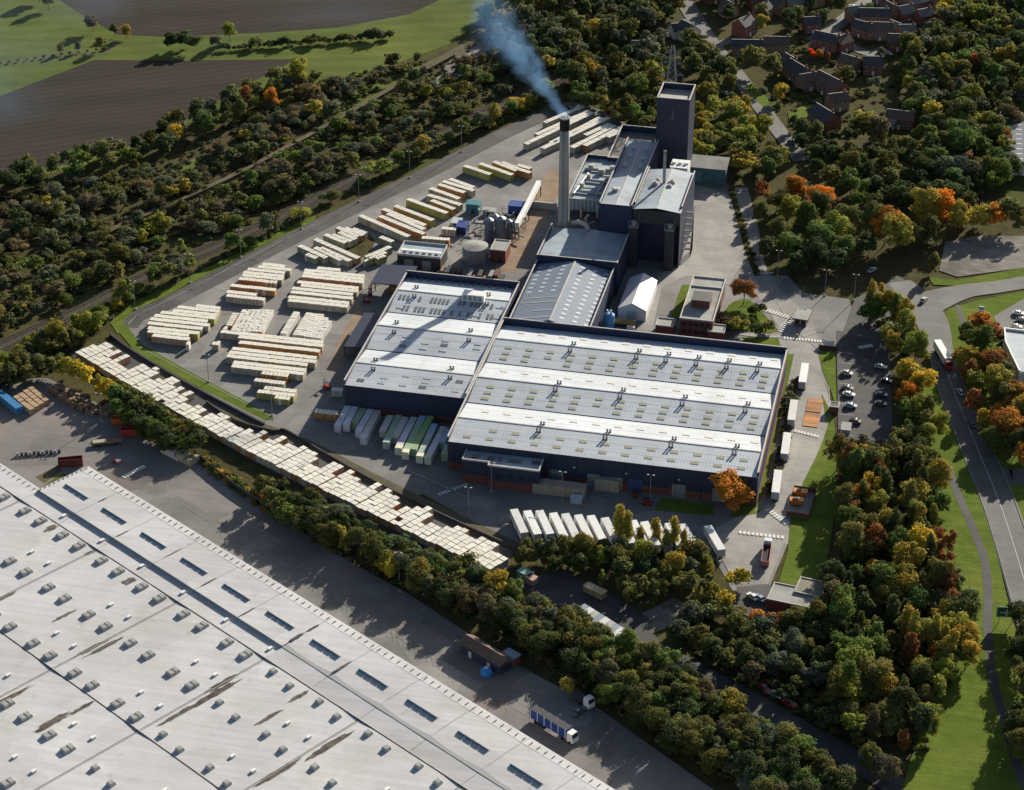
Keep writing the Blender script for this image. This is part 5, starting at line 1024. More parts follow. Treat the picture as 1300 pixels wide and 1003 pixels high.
# ================================================================ vehicles
TRW = mat('trailer_white', (0.76, 0.765, 0.75), (0.66, 0.665, 0.65), 0.6, 0.45)
_n = TRW.node_tree.nodes; _l = TRW.node_tree.links.new; _s = _n['Principled BSDF'].inputs['Base Color'].links[0].from_socket; _oi = _n.new('ShaderNodeObjectInfo'); _r = _n.new('ShaderNodeMapRange'); _r.inputs['To Min'].default_value = 0.78; _r.inputs['To Max'].default_value = 1.03; _l(_oi.outputs['Random'], _r.inputs['Value']); _x = _n.new('ShaderNodeVectorMath'); _x.operation = 'SCALE'; _l(_s, _x.inputs[0]); _l(_r.outputs[0], _x.inputs['Scale']); _l(_x.outputs[0], _n['Principled BSDF'].inputs['Base Color'])
def make_trailer():
    t = thing('trailer', 'white box trailer', 'trailer')
    b = MB(); b.box(-1.27, 0, 1.15, 1.27, 13.6, 3.95); b.build('box_body', TRW, t)
    b = MB(); b.box(-1.29, -0.02, 3.78, 1.29, 13.62, 3.9); b.build('top_rail', K['metal'], t); b = MB(); b.box(-1.29, 0.0, 1.15, 1.29, 13.62, 1.3); b.build('side_rail', K['dmetal'], t); b = MB(); b.box(-0.9, 13.61, 2.2, 0.9, 14.0, 3.7); b.build('fridge_unit', K['metal'], t)
    b = MB(); b.box(-1.22, -0.05, 1.2, -0.03, -0.002, 3.9); b.build('door', paint('door_grey', (0.42, 0.43, 0.45)), t); b = MB(); b.box(0.03, -0.05, 1.2, 1.22, -0.002, 3.9); b.build('door', paint('door_grey', (0.42, 0.43, 0.45)), t)
    b = MB(); b.box(-0.5, 0.2, 0.8, 0.5, 13.2, 1.148); b.box(-1.2, 0.0, 0.55, 1.2, 0.15, 0.75); b.build('chassis', K['dmetal'], t)
    for k in range(3):
        for s in (-1, 1): b = MB(); b.tube([(s*0.8, 2.2+k*1.35, 0.52), (s*1.22, 2.2+k*1.35, 0.52)], 0.52, 12); b.build('wheel', K['rubber'], t)
    for s in (-1, 1): b = MB(); b.box(s*0.8-0.08, 10.4, 0, s*0.8+0.08, 10.6, 1.15); b.build('landing_leg', K['dmetal'], t)
    return t
trl = make_trailer(); TT = tree_of(trl)
trd = (G(651, 644, 4.0)-G(664.5, 673.5, 4.0)); tang = math.atan2(trd.y, trd.x)-math.pi/2
c9 = crop(560, 560, 3.25); first = True
TX = [(300, 277), (355, 283), (405, 282), (462, 292), (512, 295), (565, 300), (617, 303), (675, 312), (738, 318), (790, 323), (838, 328), (886, 332), (938, 334), (995, 338), (1100, 345)]
def place_trailer(p, a, label, group):
    global first
    if first: trl.location = (p.x, p.y, 0.06); trl.rotation_euler = (0, 0, a); trl['label'] = label; trl['group'] = group; first = False; return trl
    return dup(trl, (p.x, p.y, 0.06), a, label, group, TT)
for i, q in enumerate(TX):
    far = G(*c9(*q), 4.3); d = Vector((-math.sin(tang), math.cos(tang), 0)); p = far-d*13.6
    place_trailer(p, tang, 'white box trailer standing alone at the concrete end of the row' if i == 14 else 'white box trailer in the angled row facing the east hall', None if i == 14 else 'trailers in the angled row')
for q, (x0, y0) in enumerate(((1018.5, 484), (1004.5, 532), (996, 575), (984.5, 624))):
    far = G(x0+(3.5, 3.2, 3, 2.6)[q]+0.5, y0-24.5, 4.3); near = G(x0, y0, 4.3); d = far-near; place_trailer(near, math.atan2(d.y, d.x)-math.pi/2, ['white box trailer beside the east hall, closest to the gatehouse', 'white box trailer beside the east hall, next to the orange road paint', 'white box trailer beside the east hall, level with the lawn', 'white box trailer beside the east hall, closest to the orange tree'][q], 'trailers along the east hall')
def cab(t, m, y0=13.9, s=1):
    b = MB(); b.loft([[(-1.22, y0, 0.6), (1.22, y0, 0.6), (1.22, y0+2.2, 0.6), (-1.22, y0+2.2, 0.6)], [(-1.22, y0, 2.2), (1.22, y0, 2.2), (1.22, y0+2.2, 2.2), (-1.22, y0+2.2, 2.2)], [(-1.15, y0, 3.5), (1.15, y0, 3.5), (1.15, y0+1.8, 3.5), (-1.15, y0+1.8, 3.5)]]); c = b.build('cab', m, t)
    b = MB(); b.poly([(-1.1, y0+2.215, 2.2), (1.1, y0+2.215, 2.2), (1.05, y0+1.87, 3.3), (-1.05, y0+1.87, 3.3)]); b.build('windscreen', K['glass'], c)
    b = MB(); b.box(-1.0, y0-2.6, 0.6, 1.0, y0, 0.95); b.build('tractor_chassis', K['dmetal'], t)
    for y in (y0+1.1, y0-1.6):
        for s in (-1, 1): b = MB(); b.tube([(s*0.8, y, 0.52), (s*1.24, y, 0.52)], 0.52, 12); b.build('wheel', K['rubber'], t)
fr = G(1190, 431, 4.2); nr = G(1199.5, 447, 4.2); d = nr-fr; L = d.length; d.normalize()
lt = dup(trl, (fr.x, fr.y, 0.2), math.atan2(d.y, d.x)-math.pi/2, 'articulated lorry with red cab and white trailer on the main road', None, TT); lt.name = 'articulated_lorry'; lt['category'] = 'lorry'
if 'group' in lt: del lt['group']
cab(lt, paint('cab_red', (0.40, 0.04, 0.04)))
cab(tl_, paint('cab_white', (0.7, 0.7, 0.7)), 9.9)
for k in range(2):
    for s in (-1, 1): b = MB(); b.tube([(s*0.8, 1.6+k*1.35, 0.52), (s*1.24, 1.6+k*1.35, 0.52)], 0.52, 12); b.build('wheel', K['rubber'], tl_)
# lorry with blue curtain sides, estate road
p = G(712, 940, 0); bl_ = thing('curtain_lorry', 'lorry trailer with blue curtain sides beside the pale warehouse', 'lorry', (*G(676, 912).xy, 0.1), R(-31.5-90))
b = MB(); b.box(-1.27, 0, 1.1, 1.27, 13.6, 4.0); b.build('box_body', paint('curtain_blue', (0.03, 0.07, 0.28)), bl_)
for k in range(6): b = MB(); b.box(-1.31, 0.3+k*2.6, 1.1, 1.31, 0.5+k*2.6, 4.03); b.build('strap', K['white'], bl_)
b = MB(); b.poly([(-1.2, 0.1, 4.04), (1.2, 0.1, 4.04), (1.2, 13.5, 4.04), (-1.2, 13.5, 4.04)]); b.build('roof', K['dmetal'], bl_)
for k in range(3):
    for s in (-1, 1): b = MB(); b.tube([(s*0.8, 2.2+k*1.35, 0.52), (s*1.24, 2.2+k*1.35, 0.52)], 0.52, 12); b.build('wheel', K['rubber'], bl_)
cab(bl_, K['white'])
vt = thing('box_van', 'small white flatbed van on the dark end of the estate road', 'van', (*G(740, 893).xy, 0.1), R(-128)); cab(vt, K['white'], 1.5); b = MB(); b.box(-1.1, -4, 0.9, 1.1, 1.4, 2.3); b.build('load_bed', K['dmetal'], vt)
def car_meshes():
    def ringp(x, z, w_): return [(x, -w_, z), (x, w_, z)]
    b = MB(); prof = [(-2.15, 0.35), (-2.2, 0.75), (-1.95, 0.98), (-0.95, 1.02), (0.95, 0.98), (1.95, 0.82), (2.15, 0.6), (2.1, 0.35)]
    b.loft([[(x, -0.88+0.04*(z > 0.9), z) for x, z in prof], [(x, 0.88-0.04*(z > 0.9), z) for x, z in prof]]); body = b.mesh('body', K['plainc'])
    b = MB(); b.loft([[(-1.75, -0.78, 0.98), (1.05, -0.78, 0.96), (1.05, 0.78, 0.96), (-1.75, 0.78, 0.98)], [(-1.25, -0.66, 1.44), (0.25, -0.66, 1.46), (0.25, 0.66, 1.46), (-1.25, 0.66, 1.44)]]); glass = b.mesh('glasshouse', K['glass'])
    b = MB(); b.loft([[(-1.27, -0.68, 1.44), (0.27, -0.68, 1.46), (0.27, 0.68, 1.46), (-1.27, 0.68, 1.44)], [(-1.1, -0.58, 1.50), (0.12, -0.58, 1.52), (0.12, 0.58, 1.52), (-1.1, 0.58, 1.50)]]); roof = b.mesh('roof', K['plainc'])
    b = MB(); b.tube([(0, -0.1, 0), (0, 0.1, 0)], 0.32, 12); wheel = b.mesh('wheel', K['rubber'])
    b = MB(); b.box(-0.02, -0.18, -0.07, 0.02, 0.18, 0.07); lamp = b.mesh('headlight', K['white'])
    return body, glass, roof, wheel, lamp
CM = car_meshes()
cpm = mat('car_paint', (1, 1, 1), None, rough=0.28, spec=0.6, coat=0.4)
_n = cpm.node_tree.nodes; _oi = _n.new('ShaderNodeObjectInfo'); cpm.node_tree.links.new(_oi.outputs['Color'], _n['Principled BSDF'].inputs['Base Color'])
for me in (CM[0], CM[2]): me.materials.clear(); me.materials.append(cpm)
CARC = {'silver': (0.42, 0.43, 0.44), 'white': (0.75, 0.75, 0.74), 'black': (0.02, 0.02, 0.022), 'blue': (0.05, 0.09, 0.22), 'red': (0.35, 0.03, 0.03), 'grey': (0.12, 0.125, 0.13), 'pale blue': (0.28, 0.36, 0.46)}
def car(px, a, colour, where, group=None):
    p = G(*px); t = thing('parked_car' if 'parked' in where else 'car', colour+' hatchback car '+where, 'car', (p.x, p.y, 0.004*LAYER[0]), a, group); c = (*CARC[colour], 1)
    for me, n in ((CM[0], 'body'), (CM[1], 'glasshouse'), (CM[2], 'roof')): o = put(n, me, t); o.color = c
    for x in (-1.35, 1.35):
        for y in (-0.8, 0.8): put('wheel', CM[3], t, loc=(x, y, 0.32))
    for y in (-0.6, 0.6): put('headlight', CM[4], t, loc=(2.14, y, 0.66))
    return t
for (x, y, c, w_) in ((1075, 476, 'silver', 'parked alone at the gate end of the car park'), (1076, 495, 'grey', 'parked against the car park lawn, next to the white car'), (1077.5, 503, 'white', 'parked against the car park lawn between grey and blue cars'), (1080, 517.5, 'pale blue', 'parked beside the open-framed shelter'), (1086, 537, 'black', 'parked near the concrete bin bay'), (1118, 468, 'silver', 'parked under the trees at the gate end'), (1119, 503.5, 'blue', 'parked under the trees opposite the white car'), (1118, 515, 'grey', 'parked under the trees opposite the pale blue car'), (1125, 486, 'black', 'parked under the trees midway along the car park')):
    car((x, y), R(-8+rnd.uniform(-4, 4)), c, w_)
car((1172.5, 383), R(70), 'silver', 'turning at the road junction'); car((1219, 500), R(115), 'silver', 'driving in the shade of the main road'); car((1233, 541), R(115), 'grey', 'driving on the shaded main road behind another')
for (x, y, c, w_) in ((1293, 400, 'white', 'parked in the dealer car park, far row'), (1297, 408, 'grey', 'parked in the dealer car park, middle row'), (1290, 417, 'silver', 'parked in the dealer car park, near row'), (1270, 428, 'white', 'parked at the corner of the blue-roofed showroom'), (1275, 437, 'black', 'parked against the blue-roofed showroom wall')): car((x, y), R(rnd.uniform(-10, 30)), c, w_)
for (x, y, c, w_) in ((1107, 345, 'silver', 'stopped on the forecourt beyond the gate'), (985, 885, 'silver', 'parked at the foot of the lane'), (1002, 896, 'red', 'parked at the foot of the lane behind another'), (970, 877, 'red', 'parked beside the lane hedge'), (1087, 92, 'white', 'parked in the housing close'), (1128, 70, 'silver', 'parked outside the houses at the close'), (1082, 10, 'white', 'parked at the far end of the housing street'), (920, 120, 'silver', 'driving down the estate street'), (1005, 183, 'grey', 'driving down the street past the wood'), (955, 760, 'white', 'parked beside the pump house yard'), (964, 762, 'pale blue', 'parked in the pump house yard'), (735, 906, 'grey', 'driving on the estate road')):
    car((x, y), R(rnd.choice((-40, -30, 140, 60))), c, w_)
# forklifts
def forklift(px, a, lb, m):
    p = G(*px); t = thing('forklift', lb, 'forklift', (p.x, p.y, 0.06), a)
    b = MB(); b.box(-0.6, -1.3, 0.35, 0.6, 1.0, 1.2); b.box(-0.55, -1.5, 0.6, 0.55, -1.3, 1.3); b.build('body', m, t)
    b = MB(); [b.bar((x, y, 1.2), (x, y, 2.3), 0.08) for x in (-0.55, 0.55) for y in (-0.6, 0.8)]; b.box(-0.65, -0.7, 2.3, 0.65, 0.9, 2.4); b.build('overhead_guard', K['dmetal'], t)
    b = MB(); b.box(-0.5, 1.1, 0.1, -0.38, 1.25, 3.2); b.box(0.38, 1.1, 0.1, 0.5, 1.25, 3.2); b.box(-0.5, 1.1, 3.0, 0.5, 1.25, 3.2); b.build('mast', K['dmetal'], t)
    for x in (-0.3, 0.3): b = MB(); b.box(x-0.07, 1.25, 0.12, x+0.07, 2.4, 0.2); b.build('fork', K['dmetal'], t)
    for x in (-0.6, 0.6):
        for y in (-0.9, 0.8): b = MB(); b.tube([(x-0.12, y, 0.35), (x+0.12, y, 0.35)], 0.35, 10); b.build('wheel', K['rubber'], t)
rd = paint('truck_red', (0.42, 0.03, 0.03))
for px, a, lb in (((415, 493), 60, 'red forklift working at the corner of the west hall'), ((470, 374), 20, 'red forklift parked by the lean-to canopy posts'), ((466, 384), 100, 'red forklift at the mouth of the lean-to canopy'), ((503, 346), 80, 'red forklift at the far end of the lean-to canopy'), ((848, 412), 10, 'red forklift beside the strip of lawn'), ((806, 630), 200, 'red forklift in front of the east hall'), ((822, 641), 90, 'red forklift under the lamp in the hall forecourt')): forklift(px, R(a), lb, rd)
# estate yard objects
def skip(px, a, m, lb, L=6.0, h=2.4):
    p = G(*px); t = thing('skip', lb, 'skip', (p.x, p.y, 0.1), a)
    for nm, q in (('side', (-L/2, -1.2, 0.3, L/2, -1.05, h)), ('side', (-L/2, 1.05, 0.3, L/2, 1.2, h)), ('end_panel', (-L/2, -1.05, 0.3, -L/2+0.15, 1.05, h)), ('end_panel', (L/2-0.15, -1.05, 0.3, L/2, 1.05, h))): b = MB(); b.box(*q); b.build(nm, m, t)
    b = MB(); b.box(-L/2, -1.2, 0.1, L/2, 1.2, 0.298); b.build('floor', m, t)
    for k in range(5):
        for s in (-1, 1): b = MB(); b.box(-L/2+0.4+k*(L-0.9)/4, s*1.2-0.05 if s < 0 else 1.2, 0.3, -L/2+0.52+k*(L-0.9)/4, -1.2 if s < 0 else 1.25, h); b.build('rib', m, t)
    b = MB(); b.box(-L/2+0.16, -1.04, 0.3, L/2-0.16, 1.04, h*0.6); b.build('waste', K['rust'], t)
skip((90, 591), R(22), paint('maroon', (0.13, 0.03, 0.03)), 'long dark maroon skip beside the pale warehouse', 8, 2.8); skip((168, 552), R(22), paint('skip_red', (0.42, 0.05, 0.04)), 'bright red skip in the shade of the hedge', 7.5, 2.6); skip((154, 537), R(22), paint('skip_orange', (0.52, 0.12, 0.04)), 'orange skip under the hedge, against the brown pallets', 6.5)
for (px, w_, d_, h, m_, lb, a) in (((12, 515), 2.6, 15, 2.6, paint('cont_blue', (0.05, 0.20, 0.42)), 'long blue container at the edge of the estate yard', 52), ((96, 508), 8, 8, 3.0, K['wood'], 'shaded brown pallet pile below the yellow tree', -25), ((113, 520), 11, 6, 2.6, K['wood'], 'wide brown pallet pile behind the yard lamp', -20), ((139, 524), 6, 6, 2.4, K['wood'], 'brown pallet pile beside the orange skip', -20), ((80, 500), 9, 6, 2.6, K['wood'], 'dark pallet pile at the wood edge', -30)):
    p = G(*px); t = thing('container' if 'container' in lb else 'pallet_pile', lb, 'container' if 'container' in lb else 'pallets', (p.x, p.y, 0.1), R(a))
    if 'container' in lb:
        b = MB(); b.box(-w_/2, -d_/2, 0, w_/2, d_/2, h); b.build('shell', m_, t)
        for k in range(7): b = MB(); b.box(-w_/2-0.04, -d_/2+0.3+k*2.2, 0, w_/2+0.04, -d_/2+0.45+k*2.2, h+0.05); b.build('rib', paint('cont_pale', (0.2, 0.38, 0.5)), t)
    else:
        for i in range(int(w_/1.3)):
            for j in range(int(d_/1.3)):
                if rnd.random() < 0.12: continue
                hh = h*rnd.uniform(0.55, 1.0); b = MB(); x, y = -w_/2+i*1.3, -d_/2+j*1.3
                for k in range(int(hh/0.32)): b.box(x+rnd.uniform(0, .08), y+rnd.uniform(0, .08), k*0.32, x+1.15, y+1.15, k*0.32+0.24)
                b.build('pallet_column', m_, t)
for (k, (x, y)) in enumerate(((36, 512), (42, 508), (48, 504), (54, 500))):
    t = thing('timber_pack', ['tan timber pack beside the blue container', 'tan timber pack second from the blue container', 'tan timber pack third from the blue container', 'tan timber pack fourth from the blue container'][k], 'timber', (*G(x-5, y+6).xy, 0.1), R(52))
    for q in range(5): b = MB(); b.box(-0.9, -6+q*2.4, 0, 0.9, -3.8+q*2.4, 2.0+rnd.uniform(-.2, .3)); b.build('bundle', mat('tan_timber', (0.42, 0.30, 0.19), (0.30, 0.21, 0.14), 0.9) if (k == 0 and q == 0) else bpy.data.materials['tan_timber'], t)
for (x, y, m_, lb) in ((220, 577, K['coping'], 'heap of pale metal stillages under the hedge end'), (236, 584, paint('cream_crate', (0.42, 0.36, 0.24)), 'cream crates stacked beside the metal stillages')):
    t = thing('crate_stack', lb, 'crates', (*G(x, y).xy, 0.1), R(-28))
    for i in range(5):
        for j in range(3): b = MB(); b.box(-4+i*1.7, -2+j*1.5, 0, -2.5+i*1.7, -0.7+j*1.5, rnd.choice((1.2, 2.4, 2.4))); b.build('crate', m_, t)
tr = thing('row_of_bins', 'line of small grey bins along the estate yard', 'bins', (*G(50, 577).xy, 0.1), R(20))
for i in range(11): b = MB(); b.cyl(-7+i*1.35, rnd.uniform(-.2, .2), 0, 1.1, 0.5, n=10); b.build('bin', K['dmetal'] if i % 3 else K['metal'], tr)
fb = thing('flatbed_trailer', 'empty flatbed trailer with tan boards in the estate yard', 'trailer', (*G(136, 564).xy, 0.1), R(25)); b = MB(); b.box(-5, -1.2, 0.8, 5, 1.2, 1.1); b.build('bed', K['wood'], fb); b = MB(); b.box(-4.6, -1, 1.1, 0, 1, 1.5); b.build('boards', paint('cream_crate', (0.42, 0.36, 0.24)), fb)
for x in (-3.6, -2.4, 3): 
    for y in (-1, 1): b = MB(); b.tube([(x, y-0.15, 0.45), (x, y+0.15, 0.45)], 0.45, 10); b.build('wheel', K['rubber'], fb)
qd = thing('plant_trailer', 'small red loading ramp trailer on the grey yard', 'trailer', (*G(148, 587).xy, 0.1), R(-30)); b = MB(); b.box(-2, -0.8, 0.5, 2, 0.8, 0.75); b.build('bed', rd, qd); b = MB(); b.box(0.2, -0.7, 0.75, 1.6, 0.7, 1.2); b.build('load', K['coping'], qd)
for y in (-0.8, 0.8): b = MB(); b.tube([(-0.3, y-0.1, 0.4), (-0.3, y+0.1, 0.4)], 0.4, 10); b.build('wheel', K['rubber'], qd)

# ================================================================ lamp posts, pylon, road sign
def lamp(px, h, lb, grp=None):
    p = G(*px); t = thing('lamp_post', lb, 'lamp post', (p.x, p.y, 0), 0, grp)
    b = MB(); b.cyl(0, 0, 0, h, 0.14, 0.09, n=8); b.build('column', K['metal'], t)
    b = MB(); b.bar((-0.9, 0, h), (0.9, 0, h), 0.08); b.build('arm', K['metal'], t)
    for s in (-1, 1): b = MB(); b.box(s*0.9-0.3, -0.18, h-0.08, s*0.9+0.3, 0.18, h+0.06); b.build('lantern', K['coping'], t)
    b = MB(); b.box(-0.35, -0.35, 0, 0.35, 0.35, 0.6); b.build('base', K['kerb'], t)
for px in ((520.5, 226), (586, 193), (456, 256), (383, 291), (306, 327), (241, 359), (172, 393)): lamp(px, 12, 'tall grey lamp post along the outer edge of the loop road', 'lamp posts along the loop road')
for px, lb in (((129, 535), 'lamp post standing in a pallet pile of the estate yard'), ((346, 528), 'lamp post at the tip of the grass verge'), ((265, 485), 'lamp post midway along the grass verge'), ((433, 562), 'lamp post on the kerb below the wrapped packs'), ((595, 656), 'lamp post on the forecourt by the low dark wall'), ((714, 636), 'lamp post in front of the pallet stack'), ((825, 640), 'lamp post in front of the east hall beside a forklift'), ((624, 624), 'lamp post at the corner of the annex'), ((987, 351), 'lamp post on the verge above the gatehouse'), ((1047, 376), 'lamp post under the big autumn trees by the gate'), ((1084, 382), 'lamp post at the head of the car park'), ((934, 212), 'lamp post at the end of the concrete apron'), ((507, 740), 'lamp post among the trees of the estate hedge')): lamp(px, 11, lb)
py = thing('pylon', 'steel lattice pylon with three cross arms behind the tower', 'pylon', (*G(850, 168).xy, 0))
def lat(z): return 3.4*(1-z/44)+0.55
HP = 43; b = MB(); zs = [0, 6, 11.5, 16.5, 21, 25, 28.5, 31.5, 34, 36.5, 39, HP]
for i in range(len(zs)-1):
    a0, a1 = lat(zs[i]), lat(zs[i+1])
    for (sx, sy) in ((1, 1), (1, -1), (-1, -1), (-1, 1)):
        b.bar((sx*a0, sy*a0, zs[i]), (sx*a1, sy*a1, zs[i+1]), 0.18)
        nx, ny = (sy, -sx) if sx*sy > 0 else (sx, sy)
    for k, (s0, s1) in enumerate((((1, 1), (-1, 1)), ((-1, 1), (-1, -1)), ((-1, -1), (1, -1)), ((1, -1), (1, 1)))):
        b.bar((s0[0]*a0, s0[1]*a0, zs[i]), (s1[0]*a1, s1[1]*a1, zs[i+1]), 0.11); b.bar((s1[0]*a0, s1[1]*a0, zs[i]), (s0[0]*a1, s0[1]*a1, zs[i+1]), 0.11)
b.build('lattice', K['metal'], py); py.scale = (0.95, 0.95, 0.93)
for z, l_ in ((28.5, 5.2), (34, 4.4), (39, 3.4)):
    b = MB()
    for s in (-1, 1):
        for y in (-lat(z), lat(z)): b.bar((s*lat(z), y, z), (s*l_, 0, z+0.4), 0.16); b.bar((s*lat(z+2), y, z+2), (s*l_, 0, z+0.4), 0.13)
        b.bar((s*l_, 0, z+0.4), (s*l_, 0, z-1.5), 0.18)
    b.build('cross_arm', K['metal'], py)
rs = thing('road_sign', 'large green direction sign on two posts beside the footpath', 'road sign', (*G(1276, 792).xy, 0.0), R(8))
b = MB(); b.box(-2.9, -0.06, 2.4, 2.9, 0.06, 6.0); b.build('panel', paint('sign_green', (0.012, 0.11, 0.075), 0.5), rs)
b = MB(); [b.box(*q) for q in ((-2.8, -0.07, 2.5, -2.7, -0.061, 5.9), (2.7, -0.07, 2.5, 2.8, -0.061, 5.9), (-2.7, -0.07, 5.8, 2.7, -0.061, 5.9), (-2.7, -0.07, 2.5, 2.7, -0.061, 2.6), (-0.1, -0.07, 2.8, 0.15, -0.061, 5.2), (-1.9, -0.07, 3.9, -0.1, -0.061, 4.15), (0.15, -0.07, 3.9, 1.9, -0.061, 4.15))]; b.build('white_arrow', K['white'], rs)
for x in (-1.9, 1.9): b = MB(); b.cyl(x, 0.2, 0, 6.0, 0.11, n=8); b.build('post', K['metal'], rs)
bs = thing('banner_sign', 'white and blue pole sign by the dealer lawn', 'sign', (*G(1245, 400).xy, 0)); b = MB(); b.box(-0.9, -0.15, 0, 0.9, 0.15, 3.6); b.build('panel', K['white'], bs); b = MB(); b.box(-0.92, -0.17, 2.2, 0.92, 0.17, 3.4); b.build('blue_panel', paint('sign_blue', (0.12, 0.3, 0.6)), bs)
# estate boundary fence
fn = wallstrip([(246, 578), (300, 622), (345, 650), (420, 696)], 0.12, 2.2, K['dmetal'], 'fence', label='dark mesh fence along the top of the estate yard', cat='fence')
# ================================================================ houses and outer buildings
def house(px, w_, d_, a, wall, roof, label, h=5.2, rh=2.6, name='house', cat='house', chim=True):
    p = G(*px); t = thing(name, label, cat, (p.x, p.y, 0), a)
    b = MB(); b.loft([[(-w_/2, -d_/2, 0), (-w_/2, d_/2, 0), (-w_/2, d_/2, h), (-w_/2, 0, h+rh-0.12), (-w_/2, -d_/2, h)], [(w_/2, -d_/2, 0), (w_/2, d_/2, 0), (w_/2, d_/2, h), (w_/2, 0, h+rh-0.12), (w_/2, -d_/2, h)]]); b.build('wall', wall, t)
    for s in (-1, 1):
        b = MB(); e = rh/(d_/2)*0.35
        b.loft([[(-w_/2-0.3, s*(d_/2+0.35), h-e), (-w_/2-0.3, 0, h+rh), (-w_/2-0.3, 0, h+rh+0.15), (-w_/2-0.3, s*(d_/2+0.35), h-e+0.15)], [(w_/2+0.3, s*(d_/2+0.35), h-e), (w_/2+0.3, 0, h+rh), (w_/2+0.3, 0, h+rh+0.15), (w_/2+0.3, s*(d_/2+0.35), h-e+0.15)]]); rf = b.build('roof_slope', roof, t)
    b = MB(); b.box(-w_/2-0.3, -0.15, h+rh+0.12, w_/2+0.3, 0.15, h+rh+0.28); b.build('ridge', K['coping'], t)
    if chim:
        b = MB(); b.box(w_/2-1.4, -0.4, h+rh-1, w_/2-0.6, 0.4, h+rh+1.3); b.box(w_/2-1.2, -0.15, h+rh+1.3, w_/2-0.9, 0.15, h+rh+1.7); b.build('chimney', wall, t)
    for y, s in ((-d_/2, -1), (d_/2, 1)):
        for z in ((0.9, 3.3) if h > 4 else (0.9,)):
            n = max(2, int(w_/3))
            for k in range(n):
                x = -w_/2+w_*(k+0.5)/n; b = MB(); b.box(x-0.65, min(y, y+s*0.06), z, x+0.65, max(y, y+s*0.06)+0.0, z+1.2); f = b.build('window', K['white'], t)
                b = MB(); yy = y+s*0.065; b.poly([(x-0.55, yy, z+0.1), (x+0.55, yy, z+0.1), (x+0.55, yy, z+1.1), (x-0.55, yy, z+1.1)]); b.build('pane', K['glass'], f)
    b = MB(); b.box(-0.5, -d_/2-0.09, 0, 0.5, -d_/2-0.065, 2.1); b.build('door', K['white'], t)
    return t
b2, b3, wt = K['brick2'], K['brick3'], mat('white_render', (0.62, 0.60, 0.56), None)
sh_, tl, gt = K['slateh'], K['tileh'], K['greytile']
HS = [((944, 44), 9, 8, 60, b2, gt, 'red brick gabled house with grey roof beside the street corner', 6, 3), ((873, 50), 10, 8, -45, wt, sh_, 'white rendered house with steep slate roof beyond the pylon', 5, 3.4), ((862, 46), 8, 7, 30, wt, sh_, 'white cottage wing adjoining the rendered house', 4, 2.6),
 ((948, 70), 14, 8, 10, b3, sh_, 'long slate-roofed house behind the big street tree', 5, 2.6), ((985, 66), 12, 8, 10, b3, tl, 'brown tiled house between street tree and hedge', 5, 2.6), ((1003, 92), 9, 8, -50, b2, tl, 'dark tiled terrace end with lit verge, parked cars beside', 5, 3), ((1013, 102), 14, 9, -50, b2, sh_, 'long dark roofed house with bright verge line', 5, 3.2),
 ((1024, 112), 8, 8, 35, b3, tl, 'buff gable wing facing the lawn', 4.6, 2.6), ((1053, 118), 16, 9, -45, b2, tl, 'dark tiled house above the shaded lawn', 5, 3.2), ((1046, 160), 13, 9, -50, b2, sh_, 'slate roofed house at the lower lawn with white porch', 5, 3.4), ((1050, 62), 13, 8, -20, b2, sh_, 'slate house behind the red hedge', 5, 2.8), ((1068, 64), 8, 7, 50, b2, tl, 'small brick gable house at the bend of the close', 5, 2.8),
 ((1108, 30), 14, 8, 10, b3, sh_, 'buff house with dark front at the mouth of the street', 5, 2.8), ((1130, 24), 9, 8, -50, b3, tl, 'buff gabled house next to the paired grey roofs', 5, 3), ((1148, 26), 8, 7, 40, b2, gt, 'pale grey roofed house among the packed houses', 5, 2.8), ((1160, 12), 12, 9, 40, b3, gt, 'broad grey roofed house at the top of the close', 5, 3), ((1180, 6), 12, 9, 40, b3, gt, 'grey roofed house furthest up the close', 5, 3), ((1172, 28), 8, 7, 40, b2, gt, 'small grey house tucked below the broad roofs', 4.4, 2.4),
 ((1116, 48), 12, 8, 8, b3, tl, 'buff house with twin small gables in the close', 5, 2.8), ((1136, 40), 7, 6, -40, b3, gt, 'grey roofed garage beside the twin-gabled house', 3, 2.0), ((1107, 92), 9, 8, 10, b2, sh_, 'lone dark roofed house at the gravel turning', 5, 2.8), ((1142, 160), 12, 8, -5, b2, tl, 'brick house hidden in the wood with pale garage', 4.6, 2.6), ((1128, 164), 5, 5, -5, wt, gt, 'pale garage beside the hidden brick house', 2.6, 1.6), ((985, 14), 10, 8, -40, b3, sh_, 'slate house behind the yellow street tree', 5, 2.8), ((1010, 14), 10, 8, 20, b3, gt, 'grey house behind the tall street trees', 5, 2.8), ((905, 2), 9, 8, 30, b2, gt, 'house beside the upper street', 5, 2.6),
 ((1206, 216), 7, 5, 10, wt, K['blueroof'], 'pale blue roofed hut among the orange trees', 3, 1.6), ((808, 62), 5, 4, 10, wt, gt, 'tiny pale hut in the wood left of the pylon', 2.6, 1.4)]
for i, (px, w_, d_, a, wl_, rf, lb, h, rh) in enumerate(HS): house(px, w_, d_, R(a), wl_, rf, lb, h, rh, name='house' if w_ > 5.5 else ('garage' if 'garage' in lb else 'hut'), cat='house' if w_ > 5.5 else 'outbuilding', chim=w_ > 7.5)
